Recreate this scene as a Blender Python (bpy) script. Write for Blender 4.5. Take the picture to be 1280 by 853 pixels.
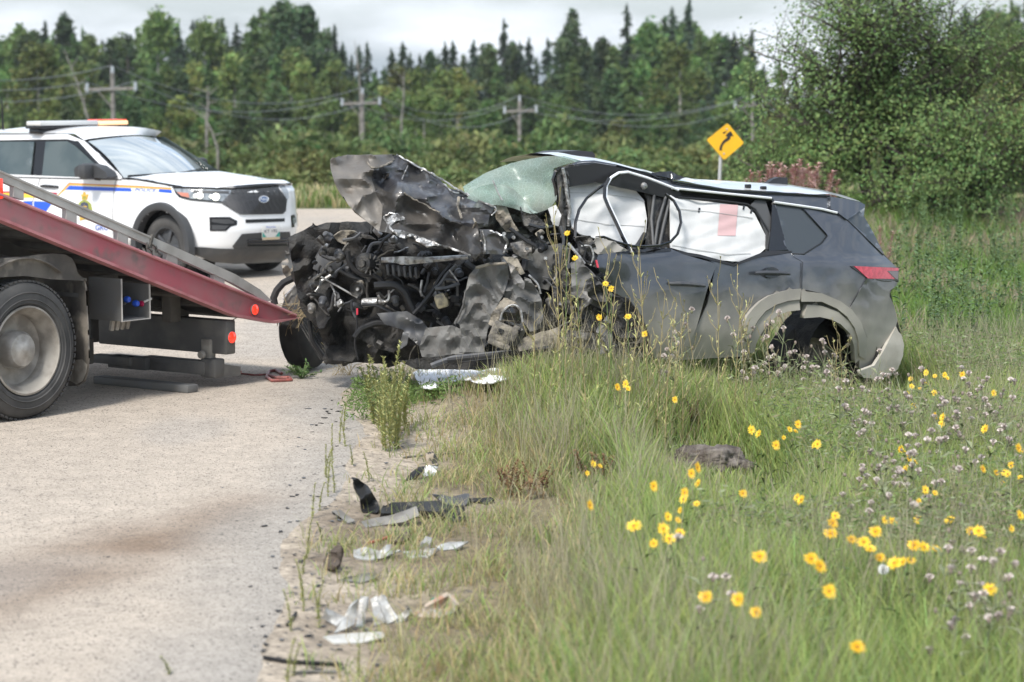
import bpy, bmesh, math, random
import numpy as np
from math import sin, cos, pi, sqrt, radians, atan, atan2, exp
from mathutils import Vector, Matrix, noise
from mathutils.geometry import delaunay_2d_cdt
SC = bpy.context.scene
for o in list(bpy.data.objects): bpy.data.objects.remove(o)
COL = SC.collection
# ---------------------------------------------------------------- camera
FPX, CAMH = 3000.0, 2.45
TILT = atan(331.5 / FPX)
cd = bpy.data.cameras.new("camera"); cam = bpy.data.objects.new("camera", cd); COL.objects.link(cam)
cam.location = (0, 0, CAMH); cam.rotation_euler = (pi/2 - TILT, 0, 0)
cd.sensor_width = 36; cd.lens = FPX/1280*36; cd.clip_start = .5; cd.clip_end = 5000
cd.dof.use_dof = True; cd.dof.focus_distance = 17.9; cd.dof.aperture_fstop = 2.6
SC.camera = cam
# ---------------------------------------------------------------- sky, sun, exposure
SUN_EL, SUN_AZ = radians(50), radians(205)      # azimuth clockwise from +Y
w = bpy.data.worlds.new("World"); SC.world = w; w.use_nodes = True
nt = w.node_tree; nt.nodes.clear(); N = nt.nodes.new; L = nt.links.new
out = N('ShaderNodeOutputWorld'); bg = N('ShaderNodeBackground'); bg.inputs[1].default_value = .080
sky = N('ShaderNodeTexSky'); sky.sky_type = 'NISHITA'; sky.sun_disc = False
sky.sun_elevation = SUN_EL; sky.sun_rotation = SUN_AZ; sky.air_density = 1.2; sky.dust_density = 1.5
tc = N('ShaderNodeTexCoord'); mp = N('ShaderNodeMapping'); mp.inputs['Scale'].default_value = (3.4, 3.4, 13)
nz = N('ShaderNodeTexNoise'); nz.inputs['Scale'].default_value = 1.7; nz.inputs['Detail'].default_value = 7; nz.inputs['Roughness'].default_value = .52
rp = N('ShaderNodeValToRGB'); rp.color_ramp.elements[0].position = .44; rp.color_ramp.elements[1].position = .60
rp.color_ramp.elements[0].color = (.08, .08, .08, 1); rp.color_ramp.elements[1].color = (1, 1, 1, 1)
mx = N('ShaderNodeMixRGB'); mx.inputs[2].default_value = (6.7, 7.1, 7.6, 1)
bal = N('ShaderNodeMixRGB'); bal.inputs[0].default_value = .35; bal.inputs[2].default_value = (3.3, 4.7, 6.8, 1)
L(tc.outputs['Generated'], mp.inputs[0]); L(mp.outputs[0], nz.inputs[0]); L(nz.outputs[0], rp.inputs[0])
L(sky.outputs[0], bal.inputs[1]); L(bal.outputs[0], mx.inputs[1]); L(rp.outputs[0], mx.inputs[0]); L(mx.outputs[0], bg.inputs[0]); L(bg.outputs[0], out.inputs[0])
sd = bpy.data.lights.new("sun", 'SUN'); sd.energy = 2.0; sd.angle = radians(12); sd.color = (1, .96, .9)
sun = bpy.data.objects.new("sun", sd); COL.objects.link(sun)
_sv = Vector((sin(SUN_AZ)*cos(SUN_EL), cos(SUN_AZ)*cos(SUN_EL), sin(SUN_EL)))
sun.rotation_euler = _sv.to_track_quat('Z', 'Y').to_euler(); sun.location = _sv*60
vs = SC.view_settings; vs.view_transform = 'Standard'; vs.look = 'None'; vs.exposure = 1.12; vs.gamma = 1; vs.use_curve_mapping = False
SC.render.engine = 'CYCLES'; SC.cycles.max_bounces = 6; SC.cycles.diffuse_bounces = 3; SC.cycles.transparent_max_bounces = 10
RNG = random.Random(7); NPR = np.random.default_rng(7)
# ---------------------------------------------------------------- rays of the photograph
EYE = Vector((0, 0, CAMH))
def ray(px, py):
    x = (px - 640)/FPX; y = (426.5 - py)/FPX
    return Vector((x, cos(TILT) + y*sin(TILT), -sin(TILT) + y*cos(TILT)))
def LY(px, py, Y):                       # point on the ray at world distance Y
    d = ray(px, py); return EYE + d*(Y/d.y)
def smooth(a, b, x):
    t = min(1, max(0, (x-a)/(b-a))); return t*t*(3-2*t)
def road_edge(y): return -1.05 + .10*sin(y*.9) + .05*sin(y*2.3+1) - .16*smooth(14, 19, y)
def gz(x, y):                            # height of the terrain
    xe = road_edge(min(y, 40)) if y < 30 else -1.1 + smooth(30, 41, y)*8
    z = -.05*smooth(0, .5, x-xe) - .17*smooth(.6, 3.6, x-xe) - .10*smooth(4, 9, x-xe)
    z += .30*exp(-((x-.15)**2/.9 + (y-17.3)**2/.55))*smooth(.05, .75, x-xe)
    if x > xe+.3: z += .05*noise.noise(Vector((x*.5, y*.4, 3)))*smooth(.3, 1.5, x-xe)
    if y > 48: z -= .06*(min(y, 230)-48)
    return z
def GR(px, py, dz=0):                    # where the ray meets the terrain
    d = ray(px, py); t0, t1 = 5.0, None; t = 5.0
    while t < 300:
        p = EYE + d*t
        if p.z < gz(p.x, p.y)+dz: t1 = t; break
        t0 = t; t += .4
    if t1 is None: return EYE + d*300
    for _ in range(14):
        m = (t0+t1)/2; p = EYE + d*m
        if p.z < gz(p.x, p.y)+dz: t1 = m
        else: t0 = m
    return EYE + d*t1
# ---------------------------------------------------------------- materials
MATS = {}
def mat(name, col, rough=.6, metal=0., c2=None, sc=8., lo=.42, hi=.6, bump=0., bsc=60., coat=0., dust=None, emit=None, trans=0., spec=.5, det=5, c3=None, sc3=40):
    m = bpy.data.materials.new(name); m.use_nodes = True; t = m.node_tree; n = t.nodes; l = t.links.new
    b = n['Principled BSDF']; b.inputs['Roughness'].default_value = rough; b.inputs['Metallic'].default_value = metal
    b.inputs['Coat Weight'].default_value = coat; b.inputs['Specular IOR Level'].default_value = spec
    if trans: b.inputs['Transmission Weight'].default_value = trans
    if emit: b.inputs['Emission Color'].default_value = (*emit[0], 1); b.inputs['Emission Strength'].default_value = emit[1]
    tx = n.new('ShaderNodeTexCoord')
    def nz(s, d=det):
        q = n.new('ShaderNodeTexNoise'); q.inputs['Scale'].default_value = s; q.inputs['Detail'].default_value = d; l(tx.outputs['Object'], q.inputs[0]); return q
    def rmp(src, a, bb):
        r = n.new('ShaderNodeMapRange'); r.inputs[1].default_value = a; r.inputs[2].default_value = bb; r.clamp = True; l(src, r.inputs[0]); return r.outputs[0]
    def mixc(f, a, bb):
        q = n.new('ShaderNodeMixRGB'); l(f, q.inputs[0])
        for s, v in ((q.inputs[1], a), (q.inputs[2], bb)):
            if isinstance(v, tuple): s.default_value = (*v, 1)
            else: l(v, s)
        return q.outputs[0]
    cur = tuple(col)
    if c2: cur = mixc(rmp(nz(sc).outputs[0], lo, hi), cur, tuple(c2))
    if c3: cur = mixc(rmp(nz(sc3, 3).outputs[0], .55, .68), cur, tuple(c3))
    if dust:
        dc, z0, z1, amt = dust
        g = n.new('ShaderNodeNewGeometry'); sp = n.new('ShaderNodeSeparateXYZ'); l(g.outputs['Position'], sp.inputs[0])
        ad = n.new('ShaderNodeMath'); ad.operation = 'MULTIPLY_ADD'; l(nz(3.5).outputs[0], ad.inputs[0]); ad.inputs[1].default_value = .5; l(sp.outputs[2], ad.inputs[2])
        f = rmp(ad.outputs[0], z1+.25, z0+.25)
        mu = n.new('ShaderNodeMath'); mu.operation = 'MULTIPLY'; l(f, mu.inputs[0]); mu.inputs[1].default_value = amt
        cur = mixc(mu.outputs[0], cur, tuple(dc))
        rr = n.new('ShaderNodeMath'); rr.operation = 'MULTIPLY_ADD'; l(mu.outputs[0], rr.inputs[0]); rr.inputs[1].default_value = .85-rough; rr.inputs[2].default_value = rough; rr.use_clamp = True
        l(rr.outputs[0], b.inputs['Roughness'])
        if metal:
            mm = n.new('ShaderNodeMath'); mm.operation = 'MULTIPLY_ADD'; l(mu.outputs[0], mm.inputs[0]); mm.inputs[1].default_value = -metal; mm.inputs[2].default_value = metal; mm.use_clamp = True; l(mm.outputs[0], b.inputs['Metallic'])
        if coat:
            cc = n.new('ShaderNodeMath'); cc.operation = 'MULTIPLY_ADD'; l(mu.outputs[0], cc.inputs[0]); cc.inputs[1].default_value = -coat; cc.inputs[2].default_value = coat; cc.use_clamp = True
            l(cc.outputs[0], b.inputs['Coat Weight'])
    if isinstance(cur, tuple): b.inputs['Base Color'].default_value = (*cur, 1)
    else: l(cur, b.inputs['Base Color'])
    if bump:
        q = n.new('ShaderNodeBump'); q.inputs['Strength'].default_value = bump; q.inputs['Distance'].default_value = .02; l(nz(bsc).outputs[0], q.inputs['Height']); l(q.outputs[0], b.inputs['Normal'])
    MATS[name] = m; return m
def leafmat(name, transl=.35, vary=.35, rough=.6, spec=.3):
    m = bpy.data.materials.new(name); m.use_nodes = True; t = m.node_tree; n = t.nodes; l = t.links.new
    b = n['Principled BSDF']; b.inputs['Roughness'].default_value = rough; b.inputs['Specular IOR Level'].default_value = spec
    a = n.new('ShaderNodeVertexColor'); a.layer_name = 'Col'
    oi = n.new('ShaderNodeObjectInfo'); hs = n.new('ShaderNodeHueSaturation')
    mr = n.new('ShaderNodeMapRange'); mr.inputs[3].default_value = 1-vary; mr.inputs[4].default_value = 1+vary; l(oi.outputs['Random'], mr.inputs[0]); l(mr.outputs[0], hs.inputs['Value'])
    m2 = n.new('ShaderNodeMapRange'); m2.inputs[3].default_value = .5-.035*vary/.35; m2.inputs[4].default_value = .5+.02*vary/.35
    fr = n.new('ShaderNodeMath'); fr.operation = 'MULTIPLY'; fr.inputs[1].default_value = 7.31; fr2 = n.new('ShaderNodeMath'); fr2.operation = 'FRACT'
    l(oi.outputs['Random'], fr.inputs[0]); l(fr.outputs[0], fr2.inputs[0]); l(fr2.outputs[0], m2.inputs[0]); l(m2.outputs[0], hs.inputs['Hue'])
    l(a.outputs[0], hs.inputs['Color']); l(hs.outputs[0], b.inputs['Base Color'])
    tr = n.new('ShaderNodeBsdfTranslucent'); l(hs.outputs[0], tr.inputs[0]); ms = n.new('ShaderNodeMixShader'); ms.inputs[0].default_value = transl
    l(b.outputs[0], ms.inputs[1]); l(tr.outputs[0], ms.inputs[2]); l(ms.outputs[0], n['Material Output'].inputs[0])
    MATS[name] = m; return m
def glassmat(name, col, opac, rough=.15, c2=None):
    m = bpy.data.materials.new(name); m.use_nodes = True; t = m.node_tree; n = t.nodes; l = t.links.new
    b = n['Principled BSDF']; b.inputs['Roughness'].default_value = rough; tx = n.new('ShaderNodeTexCoord'); q = n.new('ShaderNodeTexNoise'); q.inputs['Scale'].default_value = 3.2; q.inputs['Detail'].default_value = 5; l(tx.outputs['Object'], q.inputs[0])
    r = n.new('ShaderNodeMapRange'); r.inputs[1].default_value = .38; r.inputs[2].default_value = .66; l(q.outputs[0], r.inputs[0]); mc = n.new('ShaderNodeMixRGB'); mc.inputs[1].default_value = (*col, 1); mc.inputs[2].default_value = (*(c2 or col), 1); l(r.outputs[0], mc.inputs[0]); l(mc.outputs[0], b.inputs['Base Color'])
    v = n.new('ShaderNodeTexVoronoi'); v.feature = 'DISTANCE_TO_EDGE'; v.inputs['Scale'].default_value = 26; l(tx.outputs['Object'], v.inputs[0]); vr = n.new('ShaderNodeMapRange'); vr.inputs[1].default_value = .0; vr.inputs[2].default_value = .06; vr.inputs[3].default_value = .22; vr.inputs[4].default_value = 0; l(v.outputs[0], vr.inputs[0])
    o = n.new('ShaderNodeMapRange'); o.inputs[3].default_value = opac-.14; o.inputs[4].default_value = opac+.16; l(q.outputs[0], o.inputs[0]); o.inputs[1].default_value = .35; o.inputs[2].default_value = .65; ad = n.new('ShaderNodeMath'); ad.operation = 'ADD'; ad.use_clamp = True; l(o.outputs[0], ad.inputs[0]); l(vr.outputs[0], ad.inputs[1])
    tr = n.new('ShaderNodeBsdfTransparent'); tr.inputs[0].default_value = (.78, .88, .84, 1); ms = n.new('ShaderNodeMixShader'); l(ad.outputs[0], ms.inputs[0])
    l(tr.outputs[0], ms.inputs[1]); l(b.outputs[0], ms.inputs[2]); l(ms.outputs[0], n['Material Output'].inputs[0]); MATS[name] = m; return m
# ---------------------------------------------------------------- things and parts
WL = {}
def tag(o, label=None, cat=None, group=None, kind=None):
    if label: o['label'] = label
    if cat: o['category'] = cat
    if group: o['group'] = group
    if kind: o['kind'] = kind
    return o
def thing(name, label, cat, loc, group=None):
    o = bpy.data.objects.new(name, None); COL.objects.link(o); o.location = loc; o.empty_display_size = .3
    WL[o.name] = Vector(loc); return tag(o, label, cat, group)
def dup(root, loc, rz=0, sc=1, label=None, group=None):
    r = root.copy(); COL.objects.link(r); r.location = loc; r.rotation_euler = (0, 0, rz); r.scale = (sc,)*3 if not isinstance(sc, tuple) else sc
    if label: r['label'] = label
    if group: r['group'] = group
    for ch in root.children:
        c = ch.copy(); COL.objects.link(c); c.parent = r
        for g in ch.children:
            d = g.copy(); COL.objects.link(d); d.parent = c
    return r
def from_mesh(name, me, m, parent=None, loc=None):
    o = bpy.data.objects.new(name, me); COL.objects.link(o)
    if m and not me.materials: me.materials.append(m)
    if parent: o.parent = parent; WL[o.name] = WL.get(parent.name, Vector())
    else: o.location = loc or (0, 0, 0); WL[o.name] = Vector(o.location)
    return o
class MB:                                 # a mesh under construction, world coordinates
    def __init__(s): s.v = []; s.f = []
    def add(s, vs, fs):
        b = len(s.v); s.v += [Vector(p) for p in vs]; s.f += [tuple(i+b for i in f) for f in fs]; return s
    def box(s, c, size, ax=None, bev=0):
        c = Vector(c); X, Y, Z = ax or (Vector((1, 0, 0)), Vector((0, 1, 0)), Vector((0, 0, 1))); hx, hy, hz = [q/2 for q in size]
        if bev:
            bm = bmesh.new(); bmesh.ops.create_cube(bm, size=1)
            for q in bm.verts: q.co = Vector((q.co.x*size[0], q.co.y*size[1], q.co.z*size[2]))
            bmesh.ops.bevel(bm, geom=bm.edges[:], offset=bev, segments=2, affect='EDGES', profile=.5)
            s.add([c+X*q.co.x+Y*q.co.y+Z*q.co.z for q in bm.verts], [tuple(v.index for v in f.verts) for f in bm.faces]) if not bm.verts.index_update() else 0
            bm.free(); return s
        vs = [c+X*(hx*i)+Y*(hy*j)+Z*(hz*k) for i in (-1, 1) for j in (-1, 1) for k in (-1, 1)]
        return s.add(vs, [(0, 1, 3, 2), (4, 6, 7, 5), (0, 4, 5, 1), (2, 3, 7, 6), (0, 2, 6, 4), (1, 5, 7, 3)])
    def tube(s, pts, r, n=8, cap=True, closed=False):
        pts = [Vector(p) for p in pts]; k = len(pts); b = len(s.v); up = Vector((0, 0, 1)); ref = None
        rs = r if isinstance(r, (list, tuple)) else [r]*k
        for i, p in enumerate(pts):
            a = pts[(i-1) % k if closed else max(0, i-1)]; c = pts[(i+1) % k if closed else min(k-1, i+1)]
            t = (c-a).normalized() if (c-a).length > 1e-9 else Vector((0, 0, 1))
            if ref is None: ref = t.orthogonal().normalized()
            ref = (ref - t*ref.dot(t)); ref = ref.normalized() if ref.length > 1e-6 else t.orthogonal().normalized(); q = t.cross(ref)
            for j in range(n):
                an = 2*pi*j/n; s.v.append(p + (ref*cos(an)+q*sin(an))*rs[i])
        for i in range(k if closed else k-1):
            for j in range(n):
                i2 = (i+1) % k; s.f.append((b+i*n+j, b+i*n+(j+1) % n, b+i2*n+(j+1) % n, b+i2*n+j))
        if cap and not closed: s.f.append(tuple(b+j for j in range(n))[::-1]); s.f.append(tuple(b+(k-1)*n+j for j in range(n)))
        return s
    def prism(s, poly, d):                # polygon pushed along d
        poly = [Vector(p) for p in poly]; n = len(poly); d = Vector(d)
        return s.add(poly+[p+d for p in poly], [tuple(range(n))[::-1], tuple(range(n, 2*n))]+[(i, (i+1) % n, n+(i+1) % n, n+i) for i in range(n)])
    def lathe(s, c, ax, prof, n=32):      # profile of (radius, along the axis)
        c = Vector(c); ax = Vector(ax).normalized(); e = ax.orthogonal().normalized(); g = ax.cross(e); b = len(s.v); k = len(prof)
        for (r, h) in prof:
            for j in range(n):
                an = 2*pi*j/n; s.v.append(c+ax*h+(e*cos(an)+g*sin(an))*r)
        for i in range(k-1):
            for j in range(n): s.f.append((b+i*n+j, b+i*n+(j+1) % n, b+(i+1)*n+(j+1) % n, b+(i+1)*n+j))
        return s
    def grid(s, fn, nu, nv):
        b = len(s.v)
        for i in range(nu+1):
            for j in range(nv+1): s.v.append(Vector(fn(i/nu, j/nv)))
        for i in range(nu):
            for j in range(nv):
                q = b+i*(nv+1)+j; s.f.append((q, q+1, q+nv+2, q+nv+1))
        return s
    def build(s, name, m, parent=None, loc=None, sharp=40, flat=False, label=None, solid=0):
        if parent: o0 = WL.get(parent.name, Vector())
        elif loc is not None: o0 = Vector(loc)
        else:
            xs = [p.x for p in s.v]; ys = [p.y for p in s.v]; zs = [p.z for p in s.v]; o0 = Vector(((min(xs)+max(xs))/2, (min(ys)+max(ys))/2, min(zs)))
        me = bpy.data.meshes.new(name); me.from_pydata([p-o0 for p in s.v], [], s.f); me.update()
        bm = bmesh.new(); bm.from_mesh(me); bmesh.ops.recalc_face_normals(bm, faces=bm.faces[:]); bm.to_mesh(me); bm.free()
        if not flat: me.shade_smooth(); me.set_sharp_from_angle(angle=radians(sharp))
        o = from_mesh(name, me, m, parent, o0)
        if solid:
            q = o.modifiers.new("shell", 'SOLIDIFY'); q.thickness = solid; q.offset = 0
        if label: o['label'] = label
        return o
def pip(x, y, poly):
    c = False; n = len(poly); j = n-1
    for i in range(n):
        xi, yi = poly[i]; xj, yj = poly[j]
        if (yi > y) != (yj > y) and x < (xj-xi)*(y-yi)/(yj-yi)+xi: c = not c
        j = i
    return c
def resample(poly, sp, closed=True):
    o = []; n = len(poly)
    for i in range(n if closed else n-1):
        a, b = poly[i], poly[(i+1) % n]; k = max(1, int(math.dist(a, b)/sp+.5))
        o += [(a[0]+(b[0]-a[0])*t/k, a[1]+(b[1]-a[1])*t/k) for t in range(k)]
    if not closed: o.append(poly[-1])
    return o
def tri2d(outline, sp, holes=(), jit=.15):
    loops = [resample(outline, sp)]+[resample(h, sp) for h in holes]; pts = []; ed = []
    for lp in loops:
        b = len(pts); pts += lp; ed += [(b+i, b+(i+1) % len(lp)) for i in range(len(lp))]
    x0, x1 = min(p[0] for p in outline), max(p[0] for p in outline); y0, y1 = min(p[1] for p in outline), max(p[1] for p in outline)
    bp = np.array(pts); r = random.Random(3); row = 0; y = y0
    inner = []
    while y <= y1:
        x = x0+(sp/2 if row % 2 else 0)
        while x <= x1:
            qx, qy = x+r.uniform(-jit, jit)*sp, y+r.uniform(-jit, jit)*sp
            if pip(qx, qy, loops[0]) and not any(pip(qx, qy, h) for h in loops[1:]) and np.min((bp[:, 0]-qx)**2+(bp[:, 1]-qy)**2) > (.55*sp)**2: inner.append((qx, qy))
            x += sp
        y += sp*.87; row += 1
    res = delaunay_2d_cdt([Vector(p) for p in pts+inner], ed, [], 0, 1e-5)
    V = [(p.x, p.y) for p in res[0]]; T = []
    for f in res[2]:
        cx = sum(V[i][0] for i in f)/3; cy = sum(V[i][1] for i in f)/3
        if pip(cx, cy, loops[0]) and not any(pip(cx, cy, h) for h in loops[1:]): T.append(tuple(f))
    return V, T
def mark_rim(me):
    bm = bmesh.new(); bm.from_mesh(me)
    for e in bm.edges:
        if e.is_boundary: e.smooth = False
    bm.to_mesh(me); bm.free()
def panel(name, outline, lift, m, parent, sp=6, holes=(), thick=.012, label=None, sharp=50, jit=.15, loc=None):
    V, T = tri2d(outline, sp, holes, jit); P = [lift(x, y) for x, y in V]
    F_ = []
    for f in T:
        a, b, c = (P[i] for i in f); nn = (b-a).cross(c-a); F_.append(f if nn.dot(EYE-a) > 0 else f[::-1])
    o0 = WL.get(parent.name, Vector()) if parent else (Vector(loc) if loc is not None else sum(P, Vector())/len(P))
    me = bpy.data.meshes.new(name); me.from_pydata([p-o0 for p in P], [], F_); me.update(); me.shade_smooth(); me.set_sharp_from_angle(angle=radians(sharp)); mark_rim(me)
    o = from_mesh(name, me, m, parent, o0)
    if thick: q = o.modifiers.new("shell", 'SOLIDIFY'); q.thickness = thick; q.offset = -1
    if label: o['label'] = label
    return o
def text_mesh(name, s, size, m, parent, fn, shear=0, sx=1, bold=0):
    c = bpy.data.curves.new("txt", 'FONT'); c.body = s; c.size = size; c.align_x = 'CENTER'; c.align_y = 'CENTER'; c.shear = shear; c.offset = bold; c.resolution_u = 3
    t = bpy.data.objects.new("txt", c); COL.objects.link(t); dg = bpy.context.evaluated_depsgraph_get()
    me = bpy.data.meshes.new_from_object(t.evaluated_get(dg)); bpy.data.objects.remove(t)
    o0 = WL.get(parent.name, Vector())
    for v in me.vertices: v.co = Vector(fn(v.co.x*sx, v.co.y))-o0
    me.name = name; me.materials.clear(); me.update(); return from_mesh(name, me, m, parent)
def colour_attr(me, cols):                # cols: n_verts x 3
    a = me.color_attributes.new('Col', 'FLOAT_COLOR', 'POINT'); c = np.ones((len(cols), 4), np.float32); c[:, :3] = cols; a.data.foreach_set('color', c.ravel())
def np_mesh(name, V, loop_idx, sizes, cols=None):
    me = bpy.data.meshes.new(name); me.vertices.add(len(V)); me.vertices.foreach_set('co', np.asarray(V, np.float32).ravel())
    me.loops.add(len(loop_idx)); me.loops.foreach_set('vertex_index', np.asarray(loop_idx, np.int32)); sizes = np.asarray(sizes, np.int32)
    me.polygons.add(len(sizes)); st = np.concatenate([[0], np.cumsum(sizes)[:-1]]).astype(np.int32); me.polygons.foreach_set('loop_start', st); me.polygons.foreach_set('loop_total', sizes)
    me.update(calc_edges=True); me.validate()
    if cols is not None: colour_attr(me, cols)
    return me
def quads_mesh(name, C, A, B, cols):      # centred quads C +- A +- B (diamond leaves)
    n = len(C); V = np.empty((n, 4, 3)); V[:, 0] = C-A; V[:, 1] = C-B*.6; V[:, 2] = C+A; V[:, 3] = C+B*.6
    return np_mesh(name, V.reshape(-1, 3), np.arange(4*n), np.full(n, 4), np.repeat(cols, 4, 0))
def unit(n, rng=None):
    v = (rng or NPR).normal(size=(n, 3)); return v/np.linalg.norm(v, axis=1)[:, None]
# ================================================================ SETTING: terrain, road
def vcol_ground(name, noise_sc, amt, rough=.95, vor=0, bump=.3, stain=None):
    m = bpy.data.materials.new(name); m.use_nodes = True; t = m.node_tree; n = t.nodes; l = t.links.new
    b = n['Principled BSDF']; b.inputs['Roughness'].default_value = rough; b.inputs['Specular IOR Level'].default_value = .15
    a = n.new('ShaderNodeVertexColor'); a.layer_name = 'Col'; tx = n.new('ShaderNodeTexCoord')
    z1 = n.new('ShaderNodeTexNoise'); z1.inputs['Scale'].default_value = noise_sc; z1.inputs['Detail'].default_value = 8; z1.inputs['Roughness'].default_value = .65; l(tx.outputs['Object'], z1.inputs[0])
    mr = n.new('ShaderNodeMapRange'); mr.inputs[1].default_value = .3; mr.inputs[2].default_value = .7; mr.inputs[3].default_value = 1-amt; mr.inputs[4].default_value = 1+amt; l(z1.outputs[0], mr.inputs[0])
    mu = n.new('ShaderNodeMixRGB'); mu.blend_type = 'MULTIPLY'; mu.inputs[0].default_value = 1; l(a.outputs[0], mu.inputs[1]); l(mr.outputs[0], mu.inputs[2]); cur = mu.outputs[0]
    h = z1.outputs[0]
    if vor:
        v = n.new('ShaderNodeTexVoronoi'); v.inputs['Scale'].default_value = vor; l(tx.outputs['Object'], v.inputs[0])
        hs = n.new('ShaderNodeSeparateColor'); l(v.outputs['Color'], hs.inputs[0])
        m2 = n.new('ShaderNodeMapRange'); m2.inputs[3].default_value = .76; m2.inputs[4].default_value = 1.18; l(hs.outputs[0], m2.inputs[0])
        q = n.new('ShaderNodeMixRGB'); q.blend_type = 'MULTIPLY'; q.inputs[0].default_value = 1; l(cur, q.inputs[1]); l(m2.outputs[0], q.inputs[2]); cur = q.outputs[0]
        gt = n.new('ShaderNodeMath'); gt.operation = 'GREATER_THAN'; gt.inputs[1].default_value = .955; l(hs.outputs[1], gt.inputs[0])
        q2 = n.new('ShaderNodeMixRGB'); q2.inputs[2].default_value = (.12, .11, .10, 1); l(gt.outputs[0], q2.inputs[0]); l(cur, q2.inputs[1]); cur = q2.outputs[0]
        h = v.outputs['Distance']
    l(cur, b.inputs['Base Color'])
    bp = n.new('ShaderNodeBump'); bp.inputs['Strength'].default_value = bump; bp.inputs['Distance'].default_value = .012; l(h, bp.inputs['Height']); l(bp.outputs[0], b.inputs['Normal'])
    MATS[name] = m; return m
def axis(*segs):
    o = []
    for a, b, st in segs: o += list(np.arange(a, b-1e-6, st))
    return np.array(o+[segs[-1][1]])
def sheet(name, xs, ys, fz, fc, m):
    V = []; C = []
    for y in ys:
        row = xs(y) if callable(xs) else xs
        for x in row: V.append((x, y, fz(x, y))); C.append(fc(x, y))
    nx = len(row); ny = len(ys); I = np.arange(nx*ny).reshape(ny, nx)
    Fq = np.stack([I[:-1, :-1], I[:-1, 1:], I[1:, 1:], I[1:, :-1]], -1).reshape(-1)
    me = np_mesh(name, V, Fq, np.full((nx-1)*(ny-1), 4), np.array(C)); me.shade_smooth()
    o = from_mesh(name, me, m); tag(o, kind='structure'); return o
NV = lambda x, y, s, k=0: noise.noise(Vector((x*s, y*s, k)))
_sp = [(GR(*q), r) for q, r in (((470, 672), .35), ((440, 655), .25), ((520, 690), .3), ((500, 640), .3), ((415, 700), .2), ((450, 790), .3), ((600, 600), .4))]  # dark patches under the debris: brown soil with painted shadow
def ground_col(x, y):
    c = ground_base(x, y)
    for p, r in _sp:
        f = exp(-((x-p.x)**2+((y-p.y)*.55)**2)/(r*r))*(.6+.6*NV(x, y, 4, 17)); c = c.lerp(Vector((.15, .115, .08)), max(0, min(.85, f)))
    return c
def ground_base(x, y):
    xe = road_edge(min(y, 40)) if y < 30 else -1.1 + smooth(30, 41, y)*5.5
    grav = Vector((.40, .34, .27)); soil = Vector((.20, .165, .10)); gr = Vector((.10, .12, .05))
    t = smooth(.25, .95, x-xe+.35*NV(x, y, 1.4, 5)); c = grav.lerp(soil, t); return c.lerp(gr, smooth(1.0, 2.2, x-xe)) if y < 44 else gr
terrain = sheet('terrain', axis((-420, -60, 40), (-60, -8, 4), (-8, -1.6, .5), (-1.6, 4.5, .12), (4.5, 14, .5), (14, 60, 4), (60, 420, 40)),
    axis((2, 8.5, .8), (8.5, 22, .15), (22, 60, .7), (60, 120, 5), (120, 300, 15), (300, 900, 60)), gz, ground_col, vcol_ground('ground_soil', 9, .35, vor=55))
def road_x(y):
    xe = road_edge(min(y, 40)) if y < 30 else -1.1 + smooth(30, 41, y)*5.5
    return np.concatenate([axis((-80, -10, 10), (-10, -4.4, .7), (-4.4, xe-.3, (xe+4.1)/30))[:45], [xe-.15, xe-.05+.05*NV(0, y, 2.5), xe+.1+.12*NV(0, y, 3.1)]])
_ra, _rb = GR(-20, 742), GR(300, 640)
def road_col(x, y):
    base = Vector((.49, .424, .352)); base = base*(1+.07*NV(x, y, .5))
    d = Vector((_rb.x-_ra.x, _rb.y-_ra.y)).normalized(); r = Vector((x-_ra.x, y-_ra.y)); u = r.dot(d); v = r.x*-d.y+r.y*d.x
    v += .12*NV(x, y, 1.3, 2)
    f = exp(-(v/.42)**2)*smooth(3.6, 1.6, u)*(.75+.5*NV(x, y, 2.2, 4)); base = base.lerp(Vector((.25, .185, .135)), max(0, min(.95, 1.25*f)))
    xe = road_edge(y) if y < 30 else 50
    g = smooth(-.75, -.1, x-xe+.2*NV(x, y, 1.7, 9)); base = base.lerp(Vector((.36, .335, .30)), .75*g*smooth(30, 24, y))
    f2 = smooth(.12, .45, NV(x, y*.45, 1.1, 8)); base = base.lerp(Vector((.39, .36, .325)), .45*f2)
    return base*.97
road = sheet('road', road_x, axis((2, 8, .6), (8, 24, .12), (24, 44.4, .6)), lambda x, y: .004+gz(x, y)*0 + (-.035*smooth(-.02, .2, x-road_edge(y)) if y < 30 else 0), road_col, vcol_ground('road_gravel', 5, .13, vor=105, bump=.5))
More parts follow.
